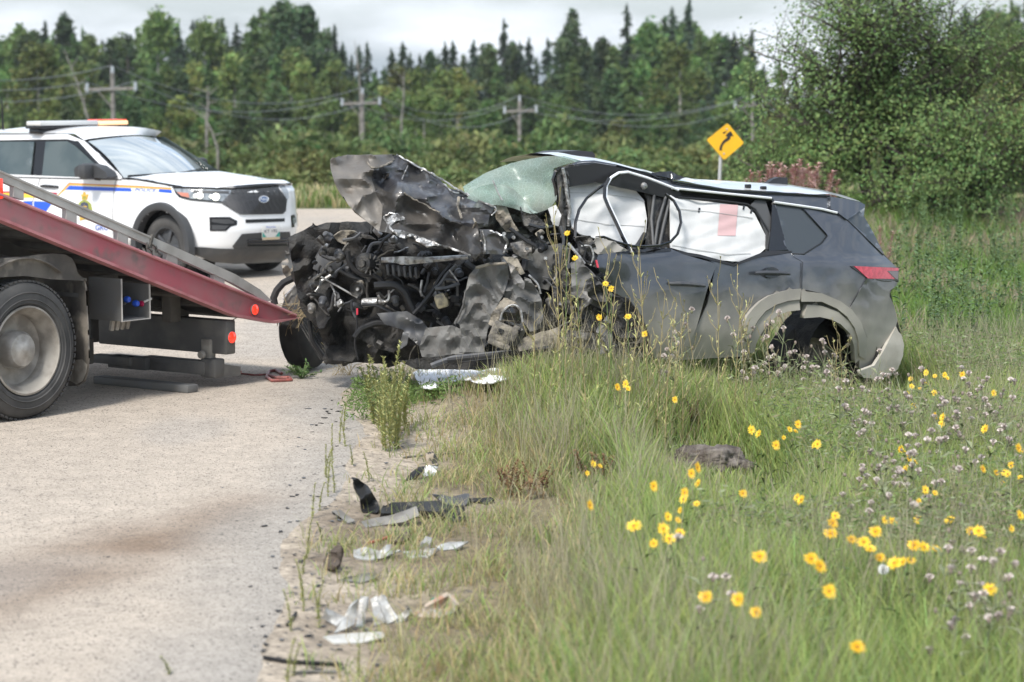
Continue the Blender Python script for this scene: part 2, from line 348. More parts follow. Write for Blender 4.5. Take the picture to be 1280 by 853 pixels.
# ================================================================ FOREST
bark = mat('bark', (.10, .085, .07), .9, c2=(.05, .042, .035), sc=6, bump=.4)
palebark = mat('pale_bark', (.42, .40, .36), .8, c2=(.16, .15, .14), sc=4)
leaf_far = leafmat('far_leaves', .32, .28); leaf_near = leafmat('near_leaves', .38, .05)
def crown_cols(n, base, var=.25, rng=NPR):
    k = 1+var*rng.normal(size=(n, 1)).clip(-2, 2); c = np.array(base)*k; c[:, 0] *= 1+.12*rng.normal(size=n); return c.clip(.005, 1)
def tree_proto(name, cat, crown, trunk_pts, trunk_r, tm, bm_extra=None):
    t = thing(name, 'tree', cat, (0, 0, 0)); mb = MB().tube(trunk_pts, trunk_r, 6)
    if bm_extra: bm_extra(mb)
    mb.build('trunk', tm, t); from_mesh('crown', crown, leaf_far, t); return t
def clumps(rng, centers, radii, per, size, base, var=.25, flat=.75):
    C = []
    for c, r in zip(centers, radii):
        u = unit(per, rng)*(rng.random((per, 1))**.45); C.append(np.array(c)+u*np.array(r))
    C = np.concatenate(C); n = len(C); A = unit(n, rng)*size*(.6+.8*rng.random((n, 1))); B = np.cross(A, unit(n, rng)); B = B/np.linalg.norm(B, axis=1)[:, None]*size*flat*(.6+.8*rng.random((n, 1)))
    tint = np.repeat(1+.13*rng.normal(size=(len(centers), 1)), per, 0).clip(.55, 1.5)
    return C, A, B, crown_cols(n, base, var, rng)*tint
def spruce(seed, base, h=12., r=1.5, n=3600, power=.85, ragged=.35):
    rng = np.random.default_rng(seed); nb = 190; zb = np.sort(rng.random(nb)**1.15)*h*.93+h*.05; an = rng.random(nb)*2*pi
    ln = r*((1-zb/h)**power)*(1-ragged*rng.random(nb))+.10; ln *= 1+.25*np.sin(zb*2.1+seed)*(rng.random(nb))
    i = rng.choice(nb, n, p=(ln+.15)/(ln+.15).sum()); t = rng.random(n)**.6
    d = np.stack([np.cos(an[i]), np.sin(an[i]), np.zeros(n)], 1); C = d*(ln[i]*t)[:, None]; C[:, 2] = zb[i]-.28*ln[i]*t**1.5+.08*rng.normal(size=n)
    C[:, :2] += .10*rng.normal(size=(n, 2))*(.5+ln[i])[:, None]
    tip = 60; C[:tip, 2] = h*(.9+.1*rng.random(tip)); C[:tip, :2] = rng.normal(size=(tip, 2))*.05
    A = d*.25*(.6+.8*rng.random((n, 1))); A[:, 2] -= .12; B = np.cross(d, unit(n, rng)); B = B/np.linalg.norm(B, axis=1)[:, None]*.12*(.6+.8*rng.random((n, 1)))
    A[:tip] = [[0, 0, .3]]; B[:tip] *= .6
    return quads_mesh('crown', C, A, B, crown_cols(n, base, .28, rng))
def broad(seed, base, h=11., r=1.9, k=30, per=140, size=.19, lowest=.2):
    rng = np.random.default_rng(seed); cs = []; rs = []
    for _ in range(k):
        t = rng.random()**.8; z = h*(lowest+(.95-lowest)*t); rr = r*(sin(pi*(.18+.8*t))**.8)*rng.random()**.5; a = rng.random()*2*pi
        cs.append((rr*cos(a), rr*sin(a), z)); q = r*.46*(.55+.8*rng.random())*(1.15-.55*t); rs.append((q, q, q*(1.0+.8*rng.random())))
    cs.append((0, 0, h*.95)); rs.append((r*.22, r*.22, h*.055))
    return quads_mesh('crown', *clumps(rng, cs, rs, per, size, base))
def shrub(seed, base, h=2.6, r=2.2, k=16, per=130, size=.16):
    rng = np.random.default_rng(seed); cs = []; rs = []
    for _ in range(k):
        a = rng.random()*2*pi; q = r*rng.random()**.6*.8; cs.append((q*cos(a), q*sin(a), h*(.25+.6*rng.random()*(1-.45*(q/r)**2)))); rs.append((r*.3, r*.3, h*.22))
    return quads_mesh('crown', *clumps(rng, cs, rs, per, size, base))
P_ = {}
tp = lambda h: ([(0, 0, -1), (0, 0, h*.5), (.05, 0, h*.97)], [h*.014, h*.009, .02])
for k in range(3):
    P_['spruce', k] = tree_proto('spruce_tree', 'tree', spruce(11+k, (.055, .088, .052), r=1.25+.25*k), *tp(12), bark)
    P_['tamarack', k] = tree_proto('tamarack_tree', 'tree', spruce(31+k, (.105, .172, .056), r=1.9+.2*k, n=4200, power=.75, ragged=.5), *tp(12), bark)
    P_['pine', k] = tree_proto('pine_tree', 'tree', broad(51+k, (.075, .12, .05), h=12, r=1.4, k=44, per=100, lowest=.10), *tp(12), bark)
    P_['aspen', k] = tree_proto('aspen_tree', 'tree', broad(71+k, (.115, .188, .056), h=12, r=1.8+.2*k, lowest=.16), *tp(12), palebark)
    P_['birch', k] = tree_proto('birch_tree', 'tree', broad(91+k, (.16, .20, .058), h=12, r=2.3, k=26, per=110, lowest=.22), *tp(12), palebark)
    P_['willow', k] = tree_proto('willow_shrub', 'shrub', shrub(111+k, (.15, .188, .066)), [(0, 0, -.5), (.1, 0, 1), (.3, .1, 2)], [.06, .05, .02], bark)
    P_['alder', k] = tree_proto('alder_shrub', 'shrub', shrub(131+k, (.105, .152, .052), h=3.0), [(0, 0, -.5), (.1, 0, 1), (.2, .1, 2.2)], [.06, .05, .02], bark)
LABEL = {'spruce': 'dark narrow spruce with a pointed top in the forest behind the road', 'tamarack': 'light green conical tamarack in the forest behind the road', 'pine': 'mid green ragged topped pine in the forest behind the road',
 'aspen': 'bright green round crowned aspen in the forest behind the road', 'birch': 'yellowish green birch with loose crown in front of the dark forest', 'willow': 'grey green rounded willow shrub at the foot of the forest', 'alder': 'darker green dense alder shrub at the foot of the forest'}
GROUP = {'spruce': 'spruces of the far forest', 'tamarack': 'tamaracks of the far forest', 'pine': 'pines of the far forest', 'aspen': 'aspens of the far forest', 'birch': 'birches before the far forest', 'willow': 'willow shrubs along the forest edge', 'alder': 'alder shrubs along the forest edge'}
HT = {'willow': 2.75, 'alder': 3.1}
_used = set()
ZN = [(50, 'left of the first pole'), (112, 'above the police car roof'), (180, 'behind the first pole'), (265, 'above the police car windshield'), (345, 'above the police car hood'), (415, 'above the police car grille'), (490, 'behind the second pole'), (560, 'above the raised hood'), (625, 'between second and third poles'), (690, 'behind the third pole'), (760, 'right of the third pole'), (830, 'above the roof of the wreck'), (900, 'left of the curve sign'), (960, 'behind the curve sign'), (1190, 'behind the large leafy tree'), (9999, 'at the right picture edge')]
RK = {0: 'reaching the skyline', 1: 'in the middle of the forest', 2: 'low at the forest front', 3: 'at the forest foot', 4: 'behind the verge'}
ADJ = {'spruce': 'dark narrow spruce', 'tamarack': 'light green conical tamarack', 'pine': 'mid green ragged pine', 'aspen': 'bright round crowned aspen', 'birch': 'yellowish loose crowned birch', 'willow': 'grey green willow shrub', 'alder': 'darker dense alder shrub'}
def plant_tree(kind, px, top, Y, wide=1., label=None):
    row = 0 if Y > 202 else 1 if Y > 162 else 2 if Y > 125 else 3 if Y > 90 else 4
    p = LY(px, top, Y); g = gz(p.x, Y)-.2; h = p.z-g; k = RNG.randrange(3); s = h/HT.get(kind, 12.)
    if s <= .05: return
    src = P_[kind, k]; sc = (s*wide*RNG.uniform(.9, 1.15), s*wide, s)
    if (kind, k) in _used: o = dup(src, (p.x, Y, g), RNG.random()*6.28, sc)
    else: o = src; o.location = (p.x, Y, g); o.rotation_euler.z = RNG.random()*6.28; o.scale = sc; _used.add((kind, k))
    o['label'] = label or ' '.join((ADJ[kind], RK[row].replace('reaching the skyline', 'on the skyline').replace('in the middle of the forest', 'in mid forest').replace('low at the forest front', 'at the forest front'), next(n for v, n in ZN if px < v)))
    if label: 
        if 'group' in o: del o['group']
    else: o['group'] = GROUP[kind]
SKY = [(-30, 40), (0, 38), (40, 12), (90, 18), (110, 42), (150, 48), (165, 40), (195, 15), (230, 25), (268, 26), (310, 12), (350, 2), (385, 5), (412, 30), (440, 46), (470, 62), (500, 52), (550, 55), (600, 52), (660, 50), (690, 45), (715, 14), (735, 42), (765, 48), (800, 38), (830, 14), (855, 10), (885, 35), (905, 45), (940, 40), (1000, 30), (1210, 10), (1290, -10)]
SKYF = lambda x: float(np.interp(x, [a for a, b in SKY], [b for a, b in SKY]))
def zone(px, row):
    if row == 0:
        if 410 < px < 700: return RNG.choice(['spruce', 'spruce', 'spruce', 'tamarack', 'pine'])
        if 180 < px < 410: return RNG.choice(['pine', 'aspen', 'tamarack', 'tamarack', 'spruce'])
        if px < 180: return RNG.choice(['aspen', 'tamarack', 'pine', 'spruce'])
        return RNG.choice(['tamarack', 'aspen', 'pine', 'spruce'])
    if row == 1:
        if 480 < px < 600: return RNG.choice(['birch', 'aspen', 'tamarack'])
        return RNG.choice(['aspen', 'pine', 'tamarack', 'birch', 'spruce', 'tamarack'])
x = -330
while x < 1560:                                   # the skyline trees
    if x < 950 or x > 1190: plant_tree(zone(x, 0), x, SKYF(x)+RNG.choice([0, 3, 8, 16, 26]), RNG.uniform(205, 250), .95 if 410 < x < 700 else 1.1)
    x += RNG.uniform(8, 14) if -40 < x < 1300 else RNG.uniform(16, 26)
x = -320
while x < 1560:                                   # the second rank
    plant_tree(zone(x, 1), x, max(SKYF(x)+30, 52)+RNG.uniform(0, 45), RNG.uniform(172, 203), 1.15); x += RNG.uniform(13, 21) if -40 < x < 1300 else RNG.uniform(24, 36)
x = -310
while x < 1560:                                   # lower young trees
    plant_tree(RNG.choice(['aspen', 'birch', 'tamarack', 'pine', 'aspen']), x, RNG.uniform(112, 150), RNG.uniform(148, 165), 1.3); x += RNG.uniform(20, 32)
def shrub_top(x, lo, hi): return RNG.uniform(max(lo, 192), max(hi, 200)) if min(abs(x-q) for q in (140, 453, 650, 941)) < 20 else RNG.uniform(lo, hi)
x = -300
while x < 1520:                                   # shrubs along the forest edge
    plant_tree(RNG.choice(['willow', 'willow', 'alder']), x, shrub_top(x, 142, 190), RNG.uniform(96, 120), RNG.uniform(.65, 1.15)); x += RNG.uniform(18, 28)
x = -260
while x < 1000:
    plant_tree(RNG.choice(['willow', 'willow', 'alder']), x, shrub_top(x, 168, 210), RNG.uniform(70, 86), RNG.uniform(.65, 1.2)); x += RNG.uniform(20, 32)
x = -20
while x < 1000:
    plant_tree(RNG.choice(['willow', 'alder', 'willow']), x, shrub_top(x, 198, 222), RNG.uniform(59, 66), RNG.uniform(1.1, 1.6)); x += RNG.uniform(22, 36)
for kind, px, top, Y, wd, lb in [('spruce', 241, 28, 228, .75, 'tall dark spruce whose tip stands above the trees left of the middle pole'), ('spruce', 630, 26, 235, .75, 'tallest lone spruce rising above the low skyline over the wreck'),
    ('spruce', 784, 8, 225, .8, 'tall slim spruce left of the pair above the curve sign'), ('spruce', 862, 0, 225, .8, 'tallest slim spruce above the curve sign reaching the top of the picture'), ('pine', 716, 12, 215, 1.2, 'broad tall pine standing out right of the low spruce skyline'), ('spruce', 215, 62, 190, 1.0, 'very dark short spruce in the trees right of the crossarm pole'),
    ('pine', 352, 0, 210, 1.25, 'tallest bushy pine on the skyline above the front of the police car'), ('birch', 520, 88, 165, 1.2, 'yellow green birch with forked pale trunk right of the second pole'), ('tamarack', 718, 72, 178, 1.2, 'pale conical tamarack above the windshield of the wreck'), ('tamarack', 690, 132, 146, 1.3, 'small bright cone of a tamarack right of the third pole'),
    ('birch', 225, 120, 150, 1.5, 'yellow green birch behind the roof light bar of the police car'), ('pine', 345, 103, 146, 1.6, 'dark dense round tree behind the hood of the police car'), ('alder', 880, 168, 90, 1.1, 'large round alder bush left of the curve sign')]:
    plant_tree(kind, px, top, Y, wd, lb)
for k in list(P_):
    if k not in _used:
        for c in P_[k].children: bpy.data.objects.remove(c)
        bpy.data.objects.remove(P_[k])
snagbark = mat('grey_snag_bark', (.25, .235, .21), .85, c2=(.14, .13, .115), sc=4)
def snag(px0, y0, px1, y1, Y, r, lb):               # dead pale trunks among the trees
    a, b = LY(px0, y0, Y), LY(px1, y1, Y); a.z = min(a.z, b.z-1); base = Vector((a.x, Y, gz(a.x, Y)-.3)); m = a.lerp(b, .5)+Vector((.08, 0, 0))
    t = thing('dead_tree', lb, 'dead tree', base); MB().tube([base, a, m, b], [r, r*.8, r*.55, r*.25], 6).build('trunk', snagbark, t)
    mb = MB()
    for k in range(5):
        q = a.lerp(b, .35+.12*k); mb.tube([q, q+Vector((RNG.uniform(-.8, .8), 0, RNG.uniform(.1, .7)))], [r*.4, r*.12], 5)
    mb.build('branch', snagbark, t)
snag(110, 148, 80, 62, 112, .07, 'bare leaning pale trunk crossing behind the first utility pole'); snag(258, 150, 259, 108, 120, .09, 'broken pale snag standing behind the police car hood'); snag(272, 186, 252, 140, 104, .08, 'forked dead grey trunk behind the police car hood')
snag(450, 118, 443, 50, 148, .07, 'thin bare trunk rising straight over the second utility pole'); snag(502, 150, 505, 88, 150, .08, 'straight pale dead trunk right of the second utility pole'); 
# ================================================================ POLES, WIRES, SIGN, BIG TREE
polew = mat('weathered_pole_wood', (.27, .25, .23), .85, c2=(.17, .155, .14), sc=5); insul = mat('insulator_grey', (.42, .45, .48), .4)
wire_m = mat('wire_grey', (.30, .31, .32), .5, .3)
PX = [(140.5, 91, 112, 108.5, 171, 100, 'first utility pole from the left with crossarm behind the police car'), (453, 117, 130, 427, 475.5, 118, 'second utility pole with crossarm behind the raised hood of the wreck'),
      (649.5, 126, 139.5, 630, 671, 128, 'third utility pole with crossarm behind the windshield of the wreck'), (941, 124, 133, 918, 955, 140, 'fourth utility pole half hidden by the leafy tree beside the curve sign')]
ends = []
for px, top, arm, a0, a1, Y, lb in PX:
    p = LY(px, top, Y); g = gz(p.x, Y)-.3; t = thing('utility_pole', lb, 'utility pole', (p.x, Y, g), 'utility poles along the forest edge')
    MB().tube([(p.x, Y, g), (p.x, Y, p.z)], [.12, .09], 10).build('pole', polew, t)
    A, B = LY(a0, arm, Y), LY(a1, arm-1.5, Y); A.y -= .13; B.y -= .13; dx = (B-A).normalized()
    MB().box((A+B)/2, ((B-A).length, .09, .12), (dx, Vector((0, 1, 0)), dx.cross(Vector((0, 1, 0))))).build('crossarm', polew, t)
    tops = [A.lerp(B, .02), Vector((p.x, Y, p.z)), A.lerp(B, .98)]
    for q in tops: MB().lathe(q-Vector((0, 0, .12)), (0, 0, 1), [(.001, 0), (.06, 0), (.09, .12), (.06, .20), (.08, .28), (.05, .36), (.001, .38)], 10).build('insulator', insul, t)
    c = A.lerp(B, .2); MB().tube([c, Vector((p.x, Y-.13, c.z-.8))], .025, 5).build('brace', polew, t)
    ends.append([q+Vector((0, 0, .3)) for q in tops])
e0 = [LY(-330, y, 78) for y in (40, 30, 52)]; e5 = [LY(1380, 118, 170)+Vector((i, 0, 0)) for i in (-1, 0, 1)]
for k, lb in enumerate(('overhead wire on the front end of the pole crossarms', 'overhead wire on the tops of the utility poles', 'overhead wire on the rear end of the pole crossarms')):
    pts = []; ch = [e0[k]]+[e[k] for e in ends]+[e5[k]]
    for a, b in zip(ch, ch[1:]):
        for i in range(14): t = i/14; pts.append(a.lerp(b, t)-Vector((0, 0, 4*t*(1-t)*(.95+.2*k))))
    pts.append(ch[-1]); o = MB().tube(pts, .014, 5).build('overhead_wire', wire_m); tag(o, lb, 'wire', 'wires of the power line')
# curve sign
Ys = 37.0; cS = LY(906, 177.5, Ys); sg = gz(cS.x, Ys); yel = mat('sign_yellow', (.80, .43, .012), .4, c2=(.74, .39, .015), sc=3); blk = mat('sign_black', (.02, .018, .016), .5); galv = mat('galvanised_post', (.5, .5, .49), .5, .5)
t = thing('curve_sign', 'yellow diamond road sign with black right curve arrow on a thin post', 'road sign', (cS.x-.05, Ys, sg))
MB().tube([(cS.x-.10, Ys+.05, sg), (cS.x-.055, Ys+.05, cS.z-.2), (cS.x+.06, Ys+.05, cS.z+.26)], .028, 8).build('post', galv, t)
S = lambda x, y, Y=Ys: LY(860+x/10.66, 130+y/10.66, Y)
dia = [(520, 262), (548, 280), (738, 510), (736, 532), (498, 738), (470, 738), (255, 490), (262, 468)]
MB().prism([S(*q) for q in dia], (0, .012, 0)).build('sign_panel', yel, t, flat=True)
arrow = [(415, 618), (424, 570), (442, 530), (470, 490), (505, 462), (530, 440), (500, 430), (522, 395), (556, 372), (566, 360), (590, 395), (608, 440), (590, 432), (572, 430), (562, 470), (530, 495), (500, 512), (470, 545), (456, 580), (452, 622)]
MB().prism([S(*q, Ys-.004) for q in arrow], (0, .003, 0)).build('arrow', blk, t, flat=True)
MB().prism([S(*q, Ys-.004) for q in [(460, 385), (500, 366), (512, 376), (478, 402)]], (0, .003, 0)).build('arrow_fleck', blk, t, flat=True)
for q in ((518, 338), (478, 665)): MB().lathe(S(*q, Ys-.002), (0, -1, 0), [(.016, 0), (.014, .008), (.0, .01)], 8).build('bolt', galv, t)
# the big leafy tree behind the wreck
def leafy_tree(name, label, base, limbs, nleaf, lsize, cols, seed, trunk_r=.10, depth=3):
    rng = np.random.default_rng(seed); r = random.Random(seed); t = thing(name, label, 'tree', base); mb = MB(); tips = []
    def grow(p, d, ln, rad, lvl):
        pts = [p]; q = p.copy(); dd = d.copy()
        for i in range(4):
            dd = (dd+Vector((r.uniform(-.16, .16), r.uniform(-.16, .16), r.uniform(-.06, .12)))).normalized(); q = q+dd*ln/4; pts.append(q.copy())
            if lvl <= 1: tips.append((q.copy(), lvl))
            if lvl > 0 and i >= 1:
                for _ in range(2 if lvl > 1 else 2):
                    sd = (dd*.7+Vector((r.uniform(-1, 1), r.uniform(-1, 1), r.uniform(-.35, .65)))).normalized(); grow(q, sd, ln*r.uniform(.45, .68), rad*.5, lvl-1)
        mb.tube(pts, [rad*(1-.16*i) for i in range(5)], 5 if lvl else 3, cap=False)
    for (d, ln) in limbs: grow(Vector(base)+Vector((r.uniform(-.2, .2), r.uniform(-.2, .2), 0)), Vector(d).normalized(), ln, trunk_r, depth-1)
    mb.build('trunk', bark, t)
    T = np.array([p for p, l in tips]); n = nleaf; sub = rng.permutation(len(T))[:int(len(T)*.5)]; i = sub[rng.integers(0, len(sub), n)]; C = T[i]+rng.normal(size=(n, 3))*np.array([.17, .17, .14])-np.array(base)
    ok = (C[:, 2]+base[2] > gz(base[0], base[1])+.15); C = C[ok]; n = len(C); i = i[ok]
    Nn = C-C.mean(0); Nn = Nn/np.linalg.norm(Nn, axis=1)[:, None]*.55+np.array([0, 0, .55])+.55*unit(n, rng); Nn /= np.linalg.norm(Nn, axis=1)[:, None]; A = np.cross(Nn, unit(n, rng)); A /= np.linalg.norm(A, axis=1)[:, None]; B = np.cross(Nn, A)*lsize*1.05*(.7+.5*rng.random((n, 1))); A *= lsize*(.65+.7*rng.random((n, 1)))
    cl = (1+.16*rng.normal(size=(len(T), 1)))[i].clip(.6, 1.5); c = crown_cols(n, cols, .13, rng)*cl
    from_mesh('crown', quads_mesh('crown', C, A, B, c), leaf_near, t); return t
b1 = LY(1100, 300, 40.0); b1.z = gz(b1.x, 40)
leafy_tree('leafy_tree', 'large round leafy green tree behind the rear of the wreck', tuple(b1), [((-.75, .1, 1), 2.0), ((-1.2, -.3, .4), 1.5), ((1.3, -.4, .28), 1.8), ((-.8, -.8, .25), 1.5), ((.7, -.9, .25), 1.5), ((-.3, -.3, 1.15), 2.3), ((.1, .2, 1.2), 2.5), ((.45, -.2, 1.05), 2.4), ((.95, .1, .95), 2.3), ((1.2, -.2, .5), 1.9), ((-1.1, -.1, .62), 1.5), ((.7, .5, .7), 2.0), ((.3, -.6, .6), 1.7), ((-.15, .1, 1.5), 2.9), ((.55, 0, 1.4), 2.9)], 62000, .036, (.175, .265, .09), 5, .07, 4)
b2 = LY(1275, 300, 52.0); b2.z = gz(b2.x, 52)
leafy_tree('willow_tree', 'pale yellow green willow right of the large leafy tree', tuple(b2), [((-.5, 0, 1), 2.0), ((.1, .2, 1.2), 2.2), ((.7, 0, 1), 2.0), ((-.2, -.4, .8), 1.6), ((.4, -.4, .7), 1.6)], 22000, .038, (.18, .21, .068), 9, .07, 3)
# ================================================================ THE WRECKED SUV
DUST = (.43, .40, .34)
w_paint = mat('grey_paint', (.078, .085, .100), .30, .55, coat=.9, dust=(DUST, .36, .88, .93), c2=(.10, .107, .122), sc=3)
w_trim = mat('black_trim', (.018, .018, .02), .45, dust=(DUST, .35, .8, .8)); w_clad = mat('grey_cladding', (.075, .076, .078), .6, dust=((.40, .375, .32), .55, 1.15, .92))
w_gloss = mat('gloss_black', (.006, .006, .007), .12, coat=.6); chrome = mat('chrome_strip', (.88, .89, .90), .3, .25)  # chrome is whitish and barely metallic, reflected sky put into its colour
w_glass = mat('tinted_glass', (.05, .058, .064), .12, coat=.3); bag = mat('airbag_cloth', (.66, .66, .65), .9, c2=(.58, .58, .575), sc=5); seam_m = mat('airbag_thread', (.44, .44, .43), .9); bagpink = mat('airbag_pink_label', (.60, .40, .40), .9)
w_green = glassmat('shattered_windshield', (.40, .50, .465), .44, .30, (.30, .33, .29))
rubber = mat('rubber', (.016, .016, .017), .75, c2=(.03, .029, .027), sc=9); rub2 = mat('black_hose', (.012, .012, .013), .5)
steel_d = mat('dark_metal', (.035, .035, .036), .5, .5, c2=(.09, .085, .075), sc=14, bump=.5); steel_g = mat('grey_bare_metal', (.15, .146, .14), .5, .35, c2=(.06, .057, .053), sc=6, lo=.40, hi=.64, bump=.3, c3=(.27, .25, .225), sc3=10)
steel_l = mat('bright_torn_metal', (.52, .52, .51), .35, .6, c2=(.22, .21, .2), sc=20, bump=.4); tan_m = mat('dusty_metal', (.30, .265, .21), .8, c2=(.12, .11, .095), sc=13, bump=.5)
mottle = mat('mottled_inner_panel', (.175, .173, .165), .75, c2=(.07, .068, .064), sc=3.6, lo=.42, hi=.70, bump=.25, bsc=24, c3=(.13, .122, .112), sc3=12)
bar_m = mat('bumper_bar_grey', (.055, .058, .066), .45, c2=(.10, .10, .10), sc=8); bay_dark = mat('dark_engine_bay', (.013, .013, .013), .75, c2=(.045, .042, .038), sc=9, bump=.8)  # near-black with browner patches, for the engine bay and cavities
hood_in = mat('hood_crumpled', (.20, .184, .163), .55, .15, c2=(.105, .095, .084), sc=2.4, lo=.32, hi=.72, bump=.35, bsc=16, c3=(.14, .12, .10), sc3=9)
hood_blk = mat('hood_inner_black', (.040, .038, .036), .42, .2, c2=(.12, .108, .095), sc=3.2, lo=.46, hi=.72, c3=(.075, .07, .064), sc3=11, bump=.3, bsc=22, coat=.2); hood_dk = mat('hood_dark_paint', (.05, .05, .055), .3, .3, coat=.5, c2=(.085, .082, .078), sc=4, lo=.45, hi=.68, bump=.4, bsc=14)
red_lens = mat('red_lens', (.72, .05, .09), .18, coat=.8, c2=(.52, .03, .06), sc=30); grey_lens = mat('grey_lens', (.16, .12, .13), .2, coat=.7)
WR = Vector((3.19, 19.6, 0)); WU = Vector((-cos(radians(32)), -sin(radians(32)), 0)); WV = Vector((-sin(radians(32)), cos(radians(32)), 0)); UPZ = Vector((0, 0, 1))
def WP(px, py, off=0.):                   # ray onto the plane of the wreck's near side, moved inwards by off
    d = ray(px, py); k = ((WR+WV*off)-EYE).dot(WV)/d.dot(WV); return EYE+d*k
def woff(px, py):                         # how the side falls in: towards the roof, round the tail
    yb = 316+(px-745)*.018; o = max(0, yb-py)*.0026+max(0, py-410)**1.5*.0003
    if py > yb: o -= .035*sin(pi*min(1, (py-yb)/130))
    o -= (.012+.028*smooth(960, 1010, px))*smooth(yb-3, yb+10, py)
    if px > 1045: o += ((px-1045)/85)**2*.26
    return o
def WS(e=0., dent=.006):
    return lambda x, y: WP(x, y, woff(x, y)+e+dent*noise.noise(Vector((x*.03, y*.03, 1)))+dent*.5*noise.noise(Vector((x*.09, y*.09, 7))))
z3 = lambda *q: [(340+x/4.267, 180+y/4.267) for x, y in q]
z4 = lambda *q: [(340+x/4.267, 300+y/4.267) for x, y in q]
z5 = lambda *q: [(560+x/4.267, 180+y/4.267) for x, y in q]
z6 = lambda *q: [(560+x/4.267, 300+y/4.267) for x, y in q]
z7 = lambda *q: [(840+x/4.267, 180+y/4.267) for x, y in q]
z8 = lambda *q: [(840+x/4.267, 300+y/4.267) for x, y in q]
wb = WP(940, 470); wreck = thing('wrecked_suv', 'dark grey SUV with its front end torn off standing half in the roadside grass', 'wrecked car', (wb.x, wb.y, 0))
# --- side panels
arch_out = z8((385, 445), (402, 405), (430, 370), (470, 330), (520, 298), (600, 272), (690, 262), (800, 285), (900, 328), (960, 372), (1010, 440), (1042, 520))
arch_in = z8((425, 610), (430, 540), (455, 480), (500, 425), (550, 395), (620, 372), (690, 366), (790, 380), (870, 402), (930, 440), (970, 500), (992, 570), (985, 690))
rear_door = z7((150, 600), (330, 655), (480, 597), (640, 580), (652, 603), (697, 630), (692, 770))+z8((600, 272), (520, 298), (470, 330), (430, 370), (402, 405), (385, 445), (420, 620), (60, 640), (130, 470), (190, 340))+z7((235, 640))
panel('rear_door', rear_door, WS(.004, .006), w_paint, wreck, 5)
q_out = z7((640, 580), (652, 603), (697, 630), (692, 770))+z8((690, 262), (800, 285), (900, 328), (932, 395))+z7((1040, 715), (950, 652), (1200, 660), (1125, 590), (1110, 545), (935, 405), (885, 372), (800, 352), (545, 305), (560, 400), (600, 540))
qg = z7((552, 318), (698, 345), (828, 488), (800, 528), (705, 588), (642, 586), (612, 560))
panel('rear_quarter', q_out, WS(0, .008), w_paint, wreck, 5, holes=[resample(qg, 40)])
panel('quarter_glass', qg, WS(.006, 0), w_glass, wreck, 8)
lp = lambda pts, e=.0, sp=4, closed=False: [WS(e, 0)(x, y) for x, y in resample(pts, sp, closed)]
MB().tube(lp(z7((698, 345), (820, 478), (828, 492), (800, 528), (705, 588), (642, 586)), -.004), .006, 6).build('glass_seal', w_gloss, wreck)
bump = z8((932, 395))+z7((1040, 715), (1205, 735))+z8((1198, 245), (1165, 268), (1160, 300), (1185, 350), (1203, 430), (1195, 460), (1150, 540), (1090, 640), (1080, 690), (1000, 690), (998, 600), (1042, 520), (1010, 440), (960, 372))
panel('rear_bumper', bump, WS(-.010, .012), w_paint, wreck, 5, thick=.02)
lip = z8((1195, 462), (1208, 490), (1225, 508), (1238, 560), (1232, 620), (1205, 690), (1160, 725), (1100, 742), (1020, 735), (1000, 700), (1080, 670), (1130, 590))
panel('bumper_corner', lip, lambda x, y: WP(x, y, -.01+.0021*(x-1078)+.0012*max(0, y-452)+.0016*max(0, 430-y)), mat('dusty_corner', (.47, .445, .385), .85, c2=(.38, .355, .30), sc=5), wreck, 5, thick=.03)
fl1 = arch_out[:6]+z8((690, 260))+z8((684, 318), (620, 326), (560, 345), (500, 380), (462, 425), (430, 480), (408, 540), (398, 545))
panel('arch_cladding', fl1, WS(-.030, .004), w_clad, wreck, 4, thick=.03)
fl2 = z8((692, 272), (800, 285), (900, 328), (960, 372), (1010, 440), (1042, 525), (1035, 640), (1000, 620), (996, 540), (975, 470), (935, 410), (880, 366), (800, 330), (690, 330))
panel('arch_cladding', fl2, WS(-.028, .004), w_clad, wreck, 4, thick=.03)
fl3 = z8((680, 318), (684, 375), (620, 382), (560, 405), (510, 450), (470, 510), (448, 560), (440, 610), (412, 600), (412, 540), (432, 480), (464, 425), (502, 382), (560, 347), (620, 328))
panel('arch_liner_edge', fl3, WS(-.012, .004), w_clad, wreck, 4, thick=.05)
fl4 = z8((722, 345), (800, 352), (890, 385), (950, 440), (985, 505), (998, 580), (1000, 640), (978, 660), (972, 570), (950, 500), (900, 450), (850, 425), (790, 412), (702, 418))
panel('arch_liner_edge', fl4, WS(-.010, .006), w_clad, wreck, 4, thick=.05)
wc = WP(1013, 444, .30)
MB().lathe(WP(1010, 440, .50), -WV, [(.37, .44), (.37, 0), (.001, 0)], 28).build('wheel_housing', bay_dark, wreck)
rw = MB().lathe(wc+WV*.2-UPZ*.08, -WV, [(.20, .0), (.30, 0), (.345, .04), (.355, .10), (.345, .19), (.30, .225), (.225, .22)], 30).build('rear_wheel', rubber, wreck)
MB().lathe(wc+WV*.2-UPZ*.08, -WV, [(.225, .22), (.21, .16), (.19, .13), (.08, .15), (.06, .19), (.001, .195)], 24).build('rim', tan_m, rw)
for q in (z7((697, 630), (693, 700), (691, 770))+z8((690, 262)), z7((1040, 715), (1010, 765))+z8((960, 340), (932, 395)), z7((935, 405), (1030, 498), (1125, 592)), z7((1040, 716), (1120, 732), (1205, 736))): MB().tube(lp(q, -.006), .0045, 5).build('shut_line', w_gloss, wreck)
